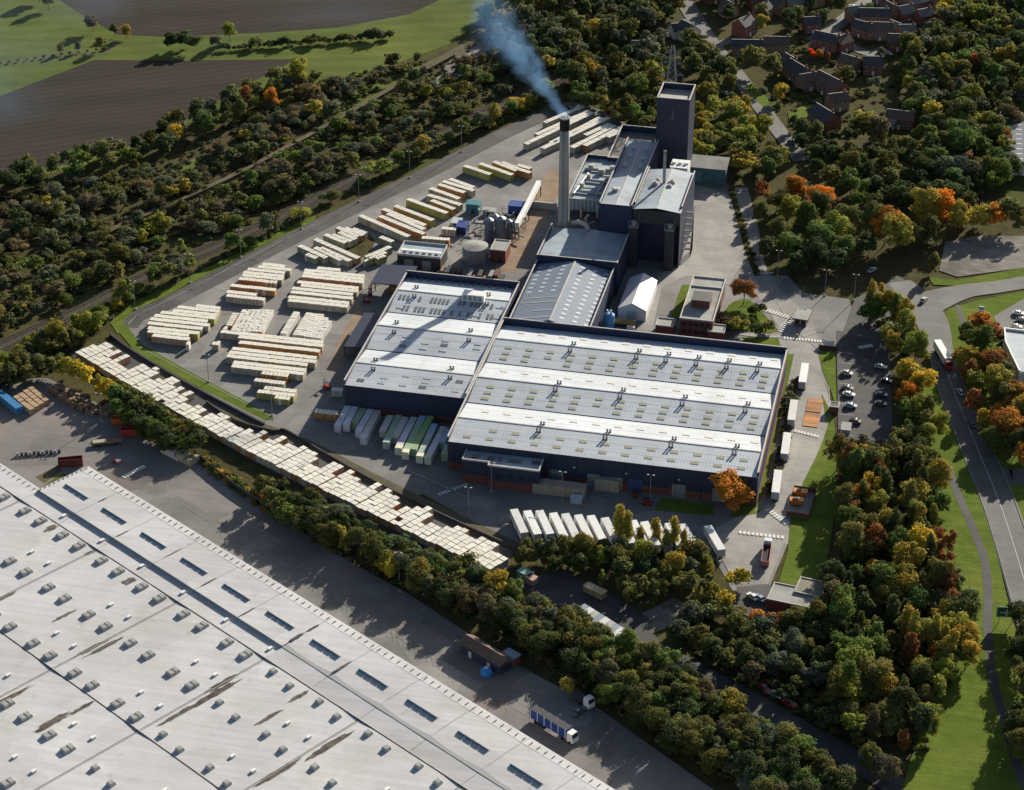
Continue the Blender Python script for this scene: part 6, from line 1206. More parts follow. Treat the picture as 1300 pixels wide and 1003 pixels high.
for i, (x, y, a) in enumerate(((960, 8, 20), (1032, 6, -40), (1060, 0, 40), (925, 20, -45), (1095, 46, -30), (1085, 26, 30), (1150, 8, -45), (1196, 14, 40), (1150, 50, 15), (1078, 90, -30), (1030, 40, 20), (968, 22, 60), (1138, 62, 10), (1200, -4, 20), (1120, 4, -40), (1062, 138, 30))):
    house((x, y), rnd.uniform(7.5, 9.5), 7, R(a), (b2, b3)[i % 2], (tl, sh_, gt)[i % 3], 'small %s house with %s roof packed into the housing close' % (('red brick', 'buff brick')[i % 2], ('brown', 'dark slate', 'grey')[i % 3]), 4.8, 2.6)['group'] = 'small houses of the close'
    HS.append(((x, y), 9, 7, a))
# conservatory / glass house roof patches
gw = thing('retail_shed', 'grey profiled shed with slit rooflights at the edge of the wood', 'shed', (*G(1288, 222).xy, 0), R(2))
b = MB(); b.box(-6, 0, 0, 44, 52, 6); b.build('wall', paint('shed_grey', (0.32, 0.34, 0.36)), gw); b = MB(); b.box(-6.3, -0.3, 6, 44, 52.3, 6.3); b.build('roof', paint('shed_roof_grey', (0.20, 0.215, 0.235), 0.95, 0.05), gw)
for i in range(9): 
    for j in range(3): b = MB(); b.box(-4+j*4.2, 2+i*5.2, 6.305, -1.6+j*4.2, 2.9+i*5.2, 6.36); b.build('rooflight', K['rooflight_w'], gw)
for x in (-3, 3): b = MB(); b.box(x, -0.07, 0, x+4, -0.01, 4.2); b.build('door', K['white'], gw)
sr = thing('showroom', 'blue grey roofed showroom with pale rim beside the dealer car park', 'showroom', (*G(1300, 482).xy, 0), R(-2))
b = MB(); b.prism([(-8, 14), (-2, -6), (50, -6), (50, 24), (-9, 24)], 0, 6.0); b.build('wall', K['white'], sr); b = MB(); b.prism([(-7.6, 14), (-1.7, -5.6), (50, -5.6), (50, 23.6), (-8.5, 23.6)], 6.003, 6.2); b.build('roof', K['blueroof'], sr)
b = MB(); b.loft([[(-9.2, 24.2, 6), (-8.7, 24.2, 6), (-8.7, 24.2, 6.9), (-9.2, 24.2, 6.9)], [(-8.2, 14, 6), (-7.7, 14, 6), (-7.7, 14, 6.9), (-8.2, 14, 6.9)], [(-2.2, -6.2, 6), (-1.7, -6.2, 6), (-1.7, -6.2, 6.9), (-2.2, -6.2, 6.9)]]); b.box(-8.6, 23.6, 6.0, 50, 24.2, 6.9); b.build('parapet', K['white'], sr)
# ================================================================ trees
FOL = bpy.data.materials.new('foliage'); FOL.use_nodes = True
_n = FOL.node_tree.nodes; _l = FOL.node_tree.links.new; _b = _n['Principled BSDF']; _b.inputs['Roughness'].default_value = 0.85; _b.inputs['Specular IOR Level'].default_value = 0.06
_oi = _n.new('ShaderNodeObjectInfo'); _at = _n.new('ShaderNodeAttribute'); _at.attribute_name = 'tint'
_mx = _n.new('ShaderNodeMix'); _mx.data_type = 'RGBA'; _mx.blend_type = 'MULTIPLY'; _mx.inputs['Factor'].default_value = 1
_l(_oi.outputs['Color'], _mx.inputs['A']); _l(_at.outputs['Color'], _mx.inputs['B']); _l(_mx.outputs['Result'], _b.inputs['Base Color'])
_tr = _n.new('ShaderNodeBsdfTranslucent'); _l(_mx.outputs['Result'], _tr.inputs['Color'])
_ms = _n.new('ShaderNodeMixShader'); _ms.inputs[0].default_value = 0.38; _l(_b.outputs[0], _ms.inputs[1]); _l(_tr.outputs[0], _ms.inputs[2]); _l(_ms.outputs[0], _n['Material Output'].inputs['Surface'])
BARK = mat('bark', (0.075, 0.06, 0.048), (0.05, 0.042, 0.035), 1.5, 0.95)
def crown_arrays(kind, seed, n, leaf):
    """leaf quads spread over many uneven lobes; nominal tree 1 unit high"""
    g = np.random.default_rng(seed); lobes = []
    if kind == 'round':
        rmax, zc, zr_, cone = ((0.30, 0.56, 0.34, 0), (0.24, 0.55, 0.40, 0), (0.37, 0.58, 0.27, 0), (0.30, 0.50, 0.40, 1), (0.33, 0.54, 0.36, 0), (0.27, 0.6, 0.34, 0))[seed % 6]
        lobes.append((0, 0, zc, rmax*0.75, zr_*0.7)); ox, oy = g.normal(0, 0.05, 2)
        for i in range(22):
            a = g.uniform(0, 2*np.pi); zz = g.uniform(zc-zr_*0.7, zc+zr_*0.85); rr = rmax*np.sqrt(max(0.05, 1-((zz-zc)/zr_)**2))*g.uniform(0.5, 1.12); r_ = g.uniform(0.06, 0.19)*(1 if not cone else 0.8)
            if cone: rr *= 1.25-(zz-zc+zr_)/(2*zr_)

            lobes.append((rr*np.cos(a), rr*np.sin(a), zz, r_, r_*g.uniform(0.8, 1.15)))
    elif kind == 'poplar':
        for i in range(15):
            zz = 0.16+0.78*(i+0.5)/15; r_ = 0.105*np.sin(np.pi*(0.12+0.86*(zz-0.1)/0.9))**0.7*g.uniform(0.8, 1.15); a = g.uniform(0, 2*np.pi)
            lobes.append((0.035*np.cos(a), 0.035*np.sin(a), zz, r_, r_*1.7))
    elif kind == 'bush':
        for i in range(13):
            a = g.uniform(0, 2*np.pi); rr = g.uniform(0, 0.48); r_ = g.uniform(0.16, 0.30); lobes.append((rr*np.cos(a), rr*np.sin(a), 0.30+g.uniform(0, 0.42)*(1-rr), r_, r_*0.95))
    elif kind == 'airy':
        for i in range(24):
            a = g.uniform(0, 2*np.pi); zz = g.uniform(0.22, 0.95); rr = 0.25*np.sqrt(max(0.03, 1-((zz-0.5)/0.48)**2))*g.uniform(0.2, 1.0); r_ = g.uniform(0.055, 0.11)
            lobes.append((rr*np.cos(a), rr*np.sin(a), zz, r_, r_*1.3))
    lobes = np.array(lobes); wts = lobes[:, 3]**2; wts /= wts.sum(); idx = g.choice(len(lobes), n, p=wts)
    d = g.normal(size=(n, 3)); d /= np.linalg.norm(d, axis=1)[:, None]; low = d[:, 2] < -0.25; d[low, 2] *= -0.6; d /= np.linalg.norm(d, axis=1)[:, None]
    q = lobes[idx]; rad = g.uniform(0.62, 1.06, n)**0.7*(1+0.12*g.normal(size=n)); rad = np.where(g.uniform(size=n) < 0.08, rad*g.uniform(1.1, 1.35, n), rad)
    c = q[:, :3]+d*np.stack([q[:, 3], q[:, 3], q[:, 4]], 1)*rad[:, None]
    nn = d*1.0+g.normal(size=(n, 3))*0.42+np.array([0, 0, 0.35]); nn /= np.linalg.norm(nn, axis=1)[:, None]
    t = np.cross(nn, g.normal(size=(n, 3))); t /= np.linalg.norm(t, axis=1)[:, None]; bt = np.cross(nn, t)
    s = leaf*g.uniform(0.6, 1.4, n)[:, None]; s2 = s*g.uniform(0.55, 1.0, n)[:, None]
    V = np.stack([c-t*s*0.5, c+bt*s2*0.5+t*s*0.06, c+t*s*0.5, c-bt*s2*0.5-t*s*0.05], 1).reshape(-1, 3)
    lob = g.uniform(0.80, 1.20, len(lobes))[idx]; warm = g.normal(0, 0.11, len(lobes))[idx]+g.normal(0, 0.08, n); br = lob*g.uniform(0.84, 1.18, n)
    col = np.stack([br*(1+warm), br*(1+0.25*warm), br*(1-0.5*warm), np.ones(n)], 1); col = np.clip(np.repeat(col, 4, 0), 0.05, 3)
    return V.astype(np.float32), col.astype(np.float32)
def quad_mesh(name, V, col, m):
    me = bpy.data.meshes.new(name); nv = len(V); nf = nv//4
    me.vertices.add(nv); me.vertices.foreach_set('co', V.ravel()); me.loops.add(nv); me.loops.foreach_set('vertex_index', np.arange(nv, dtype=np.int32)); me.polygons.add(nf); me.polygons.foreach_set('loop_start', np.arange(0, nv, 4, dtype=np.int32))
    me.update(calc_edges=True); me.materials.append(m); a = me.color_attributes.new('tint', 'FLOAT_COLOR', 'POINT'); a.data.foreach_set('color', col.ravel()); return me
def trunk_mesh(seed, r0, top, limbs=5):
    r_ = random.Random(seed); b = MB(); b.tube([(0, 0, -0.02), (r_.uniform(-.01, .01), r_.uniform(-.01, .01), top*0.5), (r_.uniform(-.02, .02), r_.uniform(-.02, .02), top)], [r0, r0*0.7, r0*0.35], 7)
    for i in range(limbs):
        a = r_.uniform(0, 6.28); z = top*r_.uniform(0.4, 0.9); l_ = r_.uniform(0.12, 0.24); b.tube([(0, 0, z), (math.cos(a)*l_*0.6, math.sin(a)*l_*0.6, z+l_*0.6), (math.cos(a)*l_, math.sin(a)*l_, z+l_)], [r0*0.4, r0*0.28, r0*0.12], 5)
    return b.mesh('trunk', BARK)
NL = {'round': (4400, 0.047), 'poplar': (1900, 0.04), 'bush': (1900, 0.088), 'airy': (2200, 0.045)}
NLOW = {'round': (900, 0.098), 'poplar': (700, 0.062), 'bush': (520, 0.165), 'airy': (700, 0.078)}
CR = {k: [quad_mesh('crown', *crown_arrays(k, 100*i+j, *NL[k]), FOL) for j in range(6)] for i, k in enumerate(NL)}
CLOW = {k: [crown_arrays(k, 500+100*i+j, *NLOW[k]) for j in range(6)] for i, k in enumerate(NLOW)}
TRK = {'round': trunk_mesh(1, 0.022, 0.62), 'poplar': trunk_mesh(2, 0.014, 0.8, 3), 'bush': trunk_mesh(3, 0.03, 0.4, 6), 'airy': trunk_mesh(4, 0.014, 0.8, 7)}
FC = {'olive': (0.100, 0.100, 0.030), 'dark': (0.052, 0.066, 0.024), 'green': (0.085, 0.118, 0.028), 'lime': (0.165, 0.175, 0.032), 'yellow': (0.34, 0.26, 0.030), 'gold': (0.24, 0.19, 0.035), 'orange': (0.32, 0.145, 0.024), 'rust': (0.17, 0.075, 0.028), 'brown': (0.096, 0.081, 0.044), 'grey': (0.090, 0.098, 0.056), 'red': (0.42, 0.055, 0.018)}
FN_ = {'olive': 'olive green', 'dark': 'dark green', 'green': 'mid green', 'lime': 'light yellow-green', 'yellow': 'bright yellow', 'gold': 'golden olive', 'orange': 'orange', 'rust': 'rust brown', 'brown': 'dull brown', 'grey': 'grey-green', 'red': 'scarlet'}
KN = {'round': 'broadleaf tree', 'poplar': 'columnar poplar', 'bush': 'rounded shrub', 'airy': 'slender loose tree'}
TREES = []   # (x, y, h, width factor, kind, colour, where, special)
def addtree(p, h, kind, colour, where, wf=1.0, special=None): TREES.append((p.x, p.y, h, wf, kind, colour, where, special))
def pick(pal): 
    t = rnd.random()*sum(v for _, v in pal)
    for k, v in pal:
        t -= v
        if t <= 0: return k
    return pal[-1][0]
def inside(poly, x, y):
    c = False; n = len(poly); j = n-1
    for i in range(n):
        a, b = poly[i], poly[j]
        if (a[1] > y) != (b[1] > y) and x < (b[0]-a[0])*(y-a[1])/(b[1]-a[1])+a[0]: c = not c
        j = i
    return c
KEEP = []   # outlines that stay clear of trees (world)
for px, w_ in ((RAIL, 13), ([(842, -40), (880, 20), (905, 58), (930, 88), (960, 128), (990, 168), (1018, 205)], 10), ([(1030, 52), (1062, 32), (1100, 2), (1140, -30)], 9), ([(1060, 40), (1082, 60), (1105, 68)], 7), ([(795, 796), (840, 830), (900, 862), (1000, 918), (1100, 975)], 10), ([(800, 800), (835, 786), (868, 766)], 9), ([(1252, 596), (1300, 606)], 10), ([(440, 146), (500, 108), (545, 84), (590, 60), (640, 22)], 6)):
    P, A, B = ribbon_pts(dense(px, 3), w_); KEEP.append([(p.x, p.y) for p in A]+[(p.x, p.y) for p in reversed(B)])
for px, w_, d_, a, *_r in HS:
    p = G(*px); KEEP.append([(p.x+dx*(w_/2+1.5), p.y+dy*(w_/2+1.5)) for dx, dy in ((-1, -1), (1, -1), (1, 1), (-1, 1))])
def zone(px, sp, hr, kinds, pal, where, fill=1.0, wf=(0.85, 1.25)):
    poly = [G(*p) for p in px]; poly = [(p.x, p.y) for p in poly]; xs = [p[0] for p in poly]; ys = [p[1] for p in poly]; got = []; area = (max(xs)-min(xs))*(max(ys)-min(ys)); tries = int(area/(sp*sp)*9)
    for _ in range(tries):
        x = rnd.uniform(min(xs), max(xs)); y = rnd.uniform(min(ys), max(ys))
        if not inside(poly, x, y): continue
        if any((x-a)**2+(y-b)**2 < (sp*0.82)**2 for a, b in got[-400:]): continue
        if any(inside(k, x, y) for k in KEEP): continue
        got.append((x, y))
        if rnd.random() > fill: continue
        k = pick(kinds); h = rnd.uniform(*hr)*(0.62 if k == 'bush' else 1.25 if k == 'poplar' else 1)
        addtree(Vector((x, y, 0)), h, k, pick(pal), where, rnd.uniform(*wf))
AUT = [('olive', 5), ('green', 3), ('dark', 2), ('gold', 2), ('grey', 2), ('brown', 1), ('rust', 0.5)]
SCR = [('brown', 4), ('olive', 3.4), ('grey', 3.4), ('rust', 0.15), ('dark', 2), ('gold', 0.25)]
W1, W2, W3 = 'at the edge of the ploughed field', 'in the scrub between the field and the railway', 'between the railway and the loop road'
zone([(0, 232), (100, 208), (172, 190), (240, 160), (300, 128), (380, 100), (400, 108), (320, 148), (250, 182), (180, 212), (100, 232), (-20, 262), (-60, 250)], 8, (8, 11), [('round', 1)], [('dark', 4), ('olive', 3), ('green', 2), ('grey', 2)], W1)
zone([(-60, 262), (100, 232), (180, 212), (210, 232), (290, 200), (320, 148), (400, 108), (470, 92), (540, 78), (560, 84), (440, 140), (372, 180), (284, 228), (160, 288), (0, 350), (-60, 380)], 5.4, (5.5, 9), [('bush', 4), ('round', 1.3)], SCR, W2, 0.62, (0.9, 1.7))
zone([(-60, 390), (0, 360), (160, 300), (290, 240), (372, 192), (440, 156), (560, 100), (640, 60), (690, 60), (700, 96), (600, 142), (450, 218), (338, 276), (190, 340), (78, 395), (0, 430), (-60, 460)], 5.8, (5, 9.5), [('bush', 3), ('round', 2)], [('olive', 5), ('grey', 3), ('brown', 3), ('green', 2), ('dark', 2), ('lime', 1.2)], W2, 0.60, (0.9, 1.6))
zone([(-60, 500), (0, 462), (80, 422), (190, 366), (310, 316), (340, 298), (450, 242), (560, 186), (620, 158), (690, 122), (700, 128), (610, 166), (530, 204), (430, 252), (330, 302), (210, 362), (158, 388), (130, 418), (95, 442), (40, 470), (-60, 520)], 4.5, (6, 10), [('round', 4), ('bush', 1.5), ('airy', 1.5)], [('olive', 4), ('green', 3), ('lime', 1.6), ('grey', 2), ('gold', 1), ('orange', 0.35)], W3, 0.95, (1.0, 1.4))
zone([(-60, 505), (40, 472), (60, 482), (0, 500), (-60, 530)], 6, (8, 10), [('round', 1)], [('olive', 2), ('green', 1), ('dark', 1)], W3)
W4 = 'in the wood behind the furnace house'
zone([(612, 30), (640, 10), (700, -40), (870, -60), (862, 30), (846, 60), (850, 110), (832, 150), (800, 150), (745, 128), (700, 104), (660, 84), (628, 60)], 7.4, (7, 14), [('round', 5), ('airy', 1.6)], [('dark', 4), ('olive', 4), ('brown', 1), ('grey', 1.5), ('green', 1), ('gold', 0.7)], W4, 0.95)
zone([(728, 128), (838, 158), (842, 180), (798, 162), (740, 140)], 5.5, (8, 10), [('round', 1)], [('olive', 3), ('gold', 1), ('green', 2)], W4)
zone([(868, 60), (905, 80), (945, 122), (912, 132), (884, 118), (866, 100)], 8, (10, 13), [('round', 1)], [('dark', 3), ('olive', 2)], 'beside the street behind the tower')
zone([(884, 150), (900, 122), (935, 140), (968, 178), (1000, 208), (972, 232), (936, 222), (915, 205), (884, 208)], 7.5, (8, 12), [('round', 1)], [('lime', 2), ('olive', 4), ('gold', 2), ('green', 2)], 'between the tower and the street')
W5 = 'in the big autumn group above the gatehouse'
for (x, y, h, c) in ((985, 262, 11, 'olive'), (1008, 250, 12, 'orange'), (1045, 262, 12, 'orange'), (1020, 285, 14, 'green'), (1058, 300, 13, 'lime'), (988, 300, 12, 'olive'), (1030, 330, 12, 'dark'), (1070, 325, 12, 'green'), (968, 248, 9, 'rust'), (1005, 320, 12, 'green'), (1000, 275, 12, 'lime'), (1040, 310, 13, 'green'), (1055, 335, 10, 'dark'), (1010, 342, 10, 'dark'), (1035, 270, 12, 'olive'), (965, 275, 10, 'olive'), (975, 325, 10, 'dark'), (1075, 285, 12, 'olive')): addtree(G(x, y+8), h, 'round', c, W5, 1.2)
W6 = 'beside the gravel car park'
for (x, y, h, c) in ((1122, 312, 17, 'orange'), (1138, 322, 17, 'gold'), (1108, 300, 15, 'olive'), (1170, 292, 18, 'gold'), (1195, 288, 17, 'orange'), (1215, 298, 14, 'gold'), (1180, 310, 13, 'olive'), (1150, 318, 13, 'olive'), (1100, 330, 12, 'dark'), (1185, 348, 10, 'olive'), (1265, 292, 12, 'orange'), (1240, 294, 12, 'gold'), (1290, 296, 12, 'olive'), (1278, 288, 12, 'olive'), (1252, 290, 11, 'olive'), (1225, 285, 10, 'rust'), (1250, 282, 9, 'dark')): addtree(G(x, y), h, 'round', c, W6, 0.95)
zone([(1080, 215), (1180, 225), (1240, 245), (1230, 275), (1150, 270), (1095, 275), (1060, 250), (1030, 225)], 8, (9, 12), [('round', 1)], [('dark', 4), ('olive', 3), ('rust', 0.35), ('green', 1)], 'in the dark wood below the houses')
W7 = 'in the wood behind the housing close'
zone([(1150, 62), (1200, 40), (1320, 0), (1320, 130), (1278, 170), (1276, 250), (1240, 245), (1180, 225), (1165, 185), (1160, 150), (1150, 110)], 7.6, (7, 14), [('round', 5), ('airy', 1)], [('olive', 5), ('green', 4), ('lime', 2), ('dark', 1.5), ('grey', 2), ('brown', 0.8), ('rust', 0.3), ('gold', 0.8)], W7)
zone([(1190, 20), (1230, 0), (1330, -50), (1330, 0), (1200, 42)], 8, (9, 12), [('round', 1)], [('olive', 4), ('gold', 2), ('dark', 2), ('yellow', 0.4)], W7)
addtree(G(1238, 100), 12, 'round', 'red', W7, 1.0, 'scarlet broadleaf tree standing out in the wood behind the housing close')
W8 = 'among the houses'
zone([(880, -30), (1060, -50), (1040, 20), (1000, 40), (960, 30), (920, 30)], 9, (8, 11), [('round', 1)], [('dark', 3), ('olive', 3), ('green', 1)], W8, 0.8)
zone([(1000, 160), (1040, 180), (1100, 190), (1150, 190), (1170, 215), (1080, 215), (1020, 215)], 7.5, (7, 11), [('round', 1)], [('dark', 4), ('olive', 2), ('green', 1)], W8)
for (x, y, h, c) in ((966, 42, 9, 'gold'), (955, 92, 13, 'olive'), (968, 98, 14, 'olive'), (982, 104, 13, 'olive'), (990, 130, 10, 'gold'), (1072, 110, 10, 'olive'), (1098, 176, 13, 'gold'), (1112, 184, 13, 'brown'), (1088, 180, 11, 'olive'), (1165, 58, 9, 'brown'), (1180, 62, 9, 'rust'), (1118, 76, 6, 'grey'), (1110, 112, 6, 'grey'), (1040, 76, 5, 'orange'), (1050, 78, 5, 'rust'), (1030, 74, 5, 'red'), (1150, 118, 8, 'gold'), (1160, 124, 9, 'rust'), (1015, 195, 9, 'dark'), (1040, 205, 9, 'dark'), (1065, 210, 9, 'dark'), (1160, 130, 10, 'olive'), (1004, 40, 5, 'grey'), (1200, 24, 11, 'yellow'), (1100, 20, 7, 'green'), (1065, 18, 9, 'dark'), (1040, 35, 10, 'dark')): addtree(G(x, y), h, 'round', c, W8)
W9 = 'in the belt between car park and main road'
zone([(1104, 420), (1104, 395), (1130, 398), (1150, 430), (1168, 480), (1180, 540), (1185, 590), (1140, 580), (1148, 540), (1142, 460)], 6.2, (7, 13), [('round', 4), ('poplar', 1.5), ('airy', 1.4)], [('olive', 3), ('lime', 3), ('gold', 2), ('green', 3), ('rust', 0.5), ('orange', 0.5)], W9)
zone([(1076, 585), (1138, 585), (1184, 592), (1192, 660), (1204, 720), (1222, 800), (1218, 850), (1192, 905), (1172, 960), (1090, 960), (1064, 880), (1060, 780), (1074, 700), (1076, 640)], 6.2, (6.5, 13.5), [('round', 5), ('poplar', 1.6), ('airy', 1.6)], [('olive', 5), ('dark', 3), ('green', 3.4), ('lime', 2.4), ('gold', 1.6), ('rust', 0.5), ('orange', 0.4), ('brown', 0.6)], W9)
for (x, y, h, c, k) in ((1102, 402, 16, 'gold', 'poplar'), (1110, 408, 12, 'gold', 'airy'), (1122, 405, 13, 'gold', 'airy'), (1148, 420, 13, 'gold', 'airy'), (1156, 440, 13, 'gold', 'poplar'), (1135, 415, 11, 'gold', 'airy'), (1170, 505, 12, 'yellow', 'round'), (1150, 490, 10, 'yellow', 'round'), (1165, 540, 12, 'lime', 'round'), (1185, 560, 11, 'lime', 'round'), (1146, 575, 10, 'orange', 'round'), (1068, 600, 13, 'gold', 'airy'), (1078, 610, 13, 'rust', 'airy'), (1092, 606, 13, 'gold', 'poplar'), (1095, 650, 10, 'orange', 'round'), (1105, 640, 12, 'gold', 'airy'), (1110, 660, 11, 'lime', 'round'), (1165, 680, 13, 'gold', 'airy'), (1165, 710, 12, 'yellow', 'round'), (1140, 760, 13, 'gold', 'round'), (1150, 820, 15, 'gold', 'poplar'), (1160, 828, 15, 'gold', 'poplar'), (1182, 828, 14, 'gold', 'poplar'), (1196, 838, 13, 'gold', 'poplar'), (1205, 850, 14, 'gold', 'airy'), (1222, 832, 12, 'gold', 'round'), (1212, 782, 10, 'rust', 'round'), (1200, 760, 10, 'rust', 'round'), (1225, 850, 11, 'gold', 'round'), (1170, 915, 6, 'yellow', 'bush')): addtree(G(x, y), h, k, c, W9)
for i in range(11): addtree(G(1062+i*5.2, 598+(i % 3)*7), rnd.uniform(10.5, 13.5), 'poplar' if i % 2 else 'airy', ('brown', 'gold', 'olive')[i % 3], W9, 1.15)
zone([(1052, 740), (1070, 760), (1070, 820), (1100, 960), (1060, 940), (1040, 850), (1030, 800), (1042, 780)], 6.5, (8, 11), [('round', 1)], [('dark', 5), ('olive', 2), ('brown', 1)], W9)
W10 = 'in the thicket below the angled trailers'
zone([(660, 712), (720, 706), (800, 712), (880, 714), (905, 738), (895, 770), (850, 772), (800, 768), (750, 742), (690, 728)], 5.6, (6, 9.5), [('round', 4), ('airy', 1.4)], [('olive', 5), ('gold', 2), ('lime', 1), ('dark', 2), ('grey', 1)], W10)
for (x, y, h) in ((787, 692, 15), (799, 694, 14), (812, 702, 10), (833, 694, 11), (855, 700, 13), (845, 705, 10), (867, 702, 9)): addtree(G(x, y), h, 'poplar', 'gold', W10)
for (x, y) in ((668, 706), (684, 710), (700, 712), (720, 712), (745, 716)): addtree(G(x, y), 7, 'round', 'olive', W10)
W11 = 'in the hedge belt above the estate yard'
for (x, y, c) in ((85, 478, 'yellow'), (98, 484, 'yellow'), (112, 492, 'yellow'), (126, 500, 'gold'), (70, 474, 'olive'), (58, 478, 'olive'), (136, 508, 'yellow')): addtree(G(x, y), 8, 'round', c, W11, 1.1)
zone([(130, 512), (160, 512), (200, 538), (250, 562), (250, 582), (225, 582), (180, 560), (145, 530)], 4.4, (7, 8.5), [('round', 1)], [('dark', 3), ('olive', 2), ('green', 2)], W11, 1, (1.05, 1.3))
zone([(150, 500), (185, 520), (178, 530), (145, 512)], 4.5, (6, 7), [('round', 1)], [('olive', 2), ('green', 1)], W11)
zone([(262, 585), (330, 628), (338, 640), (300, 622), (258, 594)], 4.5, (3.5, 5), [('bush', 1)], [('orange', 2), ('gold', 2), ('green', 2), ('yellow', 1)], W11)
zone([(335, 632), (370, 640), (430, 668), (520, 712), (600, 750), (680, 775), (760, 815), (850, 862), (960, 930), (1080, 1010), (1060, 1080), (940, 1010), (800, 915), (760, 886), (690, 838), (650, 812), (560, 768), (470, 722), (400, 690), (350, 660)], 4.7, (7.5, 10), [('round', 5), ('airy', 1)], [('dark', 5), ('olive', 5), ('grey', 2), ('gold', 1), ('brown', 1), ('green', 1.5)], W11, 1, (1.0, 1.3))
for (x, y, h, c) in ((345, 650, 9, 'olive'), (362, 662, 9, 'olive'), (500, 735, 8, 'yellow'), (545, 742, 8, 'gold'), (560, 752, 7, 'orange'), (590, 735, 9, 'olive'), (510, 715, 8, 'dark'), (720, 884, 6, 'gold'), (770, 888, 6, 'gold'), (460, 690, 8, 'dark'), (600, 745, 9, 'grey')): addtree(G(x, y), h, 'round', c, W11)
W12 = 'between the lane and the pump houses'
zone([(868, 782), (905, 768), (930, 780), (975, 800), (1030, 800), (1050, 850), (1080, 920), (1130, 1000), (1060, 960), (1000, 905), (930, 868), (870, 832), (846, 800)], 5.6, (6, 9), [('round', 3), ('bush', 1)], [('olive', 4), ('dark', 3), ('grey', 3), ('gold', 1), ('brown', 0.6), ('rust', 0.3)], W12)
for (x, y, h, c) in ((905, 772, 9, 'gold'), (918, 778, 8, 'yellow'), (893, 770, 8, 'gold'), (936, 748, 7, 'yellow'), (945, 744, 6, 'gold'), (960, 795, 6, 'orange'), (885, 792, 8, 'grey'), (1012, 802, 8, 'olive'), (1028, 800, 8, 'green')): addtree(G(x, y), h, 'round', c, W12)
W13 = 'between the main road and the showroom'
zone([(1222, 480), (1226, 440), (1258, 440), (1275, 470), (1300, 540), (1340, 590), (1300, 596), (1255, 572), (1236, 540)], 7, (9, 13), [('round', 1)], [('rust', 2), ('orange', 1.1), ('olive', 3), ('gold', 3), ('green', 1)], W13)
for (x, y, h, c) in ((1242, 432, 11, 'orange'), (1258, 440, 10, 'rust'), (1285, 535, 14, 'orange'), (1298, 545, 14, 'gold'), (1278, 560, 12, 'orange')): addtree(G(x, y), h, 'round', c, W13)
zone([(1290, 790), (1330, 880), (1350, 1000), (1290, 980), (1280, 900)], 7, (9, 11), [('round', 1)], [('dark', 2), ('olive', 2)], 'on the lawn at the foot of the footpath')
# single trees
addtree(G(930, 646), 13, 'round', 'orange', '', 1.4, 'round bright orange tree at the corner of the east hall')
addtree(G(944, 386), 11, 'round', 'rust', '', 1.05, 'rust red tree beside the brick office')
addtree(G(936, 420), 6, 'bush', 'gold', '', 1.1, 'golden shrub on the lawn beside the brick office')
for (x, y, c) in ((925, 424, 'dark'), (945, 412, 'olive'), (960, 425, 'dark'), (918, 412, 'brown'), (975, 420, 'olive'), (955, 402, 'dark'), (964, 398, 'dark')): addtree(G(x, y), 5, 'bush', c, 'on the planted lawn between office and gatehouse')
for i in range(26): addtree(Vector((94.5+rnd.uniform(-1.5, 1.5), -44+i*2.9, 0)), rnd.uniform(2.2, 3.8), 'bush', rnd.choice(('olive', 'brown', 'grey', 'dark')), 'in the border along the brick side of the east hall')
for i in range(16): p = G(928+i*2.2, 240+i*7.2); addtree(p, rnd.uniform(1.6, 2.6), 'bush', rnd.choice(('dark', 'olive')), 'in the hedge strip beside the concrete apron')
for (x, y, h, c, s_) in ((118, 40, 9, 'brown', 'russet brown tree alone on the field corner'), (146, 46, 7, 'olive', 'small olive tree at the plough headland'), (161, 48, 7, 'gold', 'small golden tree at the plough headland'), (292, 52, 9, 'lime', 'lime yellow tree on the field hedge line'), (78, 68, 5, 'olive', 'small round tree on the farm track nearest the frame of the meadow'), (99, 66, 5, 'grey', 'small grey-green tree midway along the farm track'), (126, 65, 7, 'olive', 'low olive tree at the bend of the farm track'), (62, 12, 9, 'brown', 'brown tree at the top of the meadow'), (50, 2, 10, 'dark', 'dark tree at the top of the meadow'), (275, 62, 7, 'brown', 'brown thorn tree where the field hedge begins'), (380, 112, 15, 'lime', 'big lime yellow tree at the end of the ploughed field'), (345, 140, 10, 'orange', 'orange tree in the scrub beside the ploughed field'), (222, 182, 9, 'yellow', 'yellow tree at the edge of the ploughed field'), (312, 135, 9, 'rust', 'rusty tree at the edge of the ploughed field')):
    addtree(G(x, y), h, 'round', c, '', 1.0, s_)
for (x, y) in ((217, 64), (228, 64), (242, 64), (236, 60)): addtree(G(x, y), 9, 'round', 'dark', 'in the dark clump between the two ploughed fields', 1.1)
for i in range(34): p = G(285+i*6.4, 64-i*0.45+rnd.uniform(-1, 1)); addtree(p, rnd.uniform(2.5, 4.5)*(1 if i % 6 else 1.6), 'bush', rnd.choice(('brown', 'olive', 'dark')), 'in the hedgerow between the two ploughed fields')
for i in range(14): p = G(-10+i*11, 83-i*1.5); addtree(p, rnd.uniform(1.2, 2.0), 'bush', rnd.choice(('brown', 'olive', 'dark')), 'in the low hedge along the farm track')
for i in range(22): P_ = [(160, 288), (284, 232), (372, 186), (440, 148)]; k = i/22*3; a = P_[int(k)]; e = P_[int(k)+1]; f = k-int(k); addtree(G(a[0]+(e[0]-a[0])*f, a[1]+(e[1]-a[1])*f), rnd.uniform(2, 3.2), 'bush', rnd.choice(('olive', 'brown', 'grey')), 'on the old bank beside the railway') if i % 3 == 0 else None
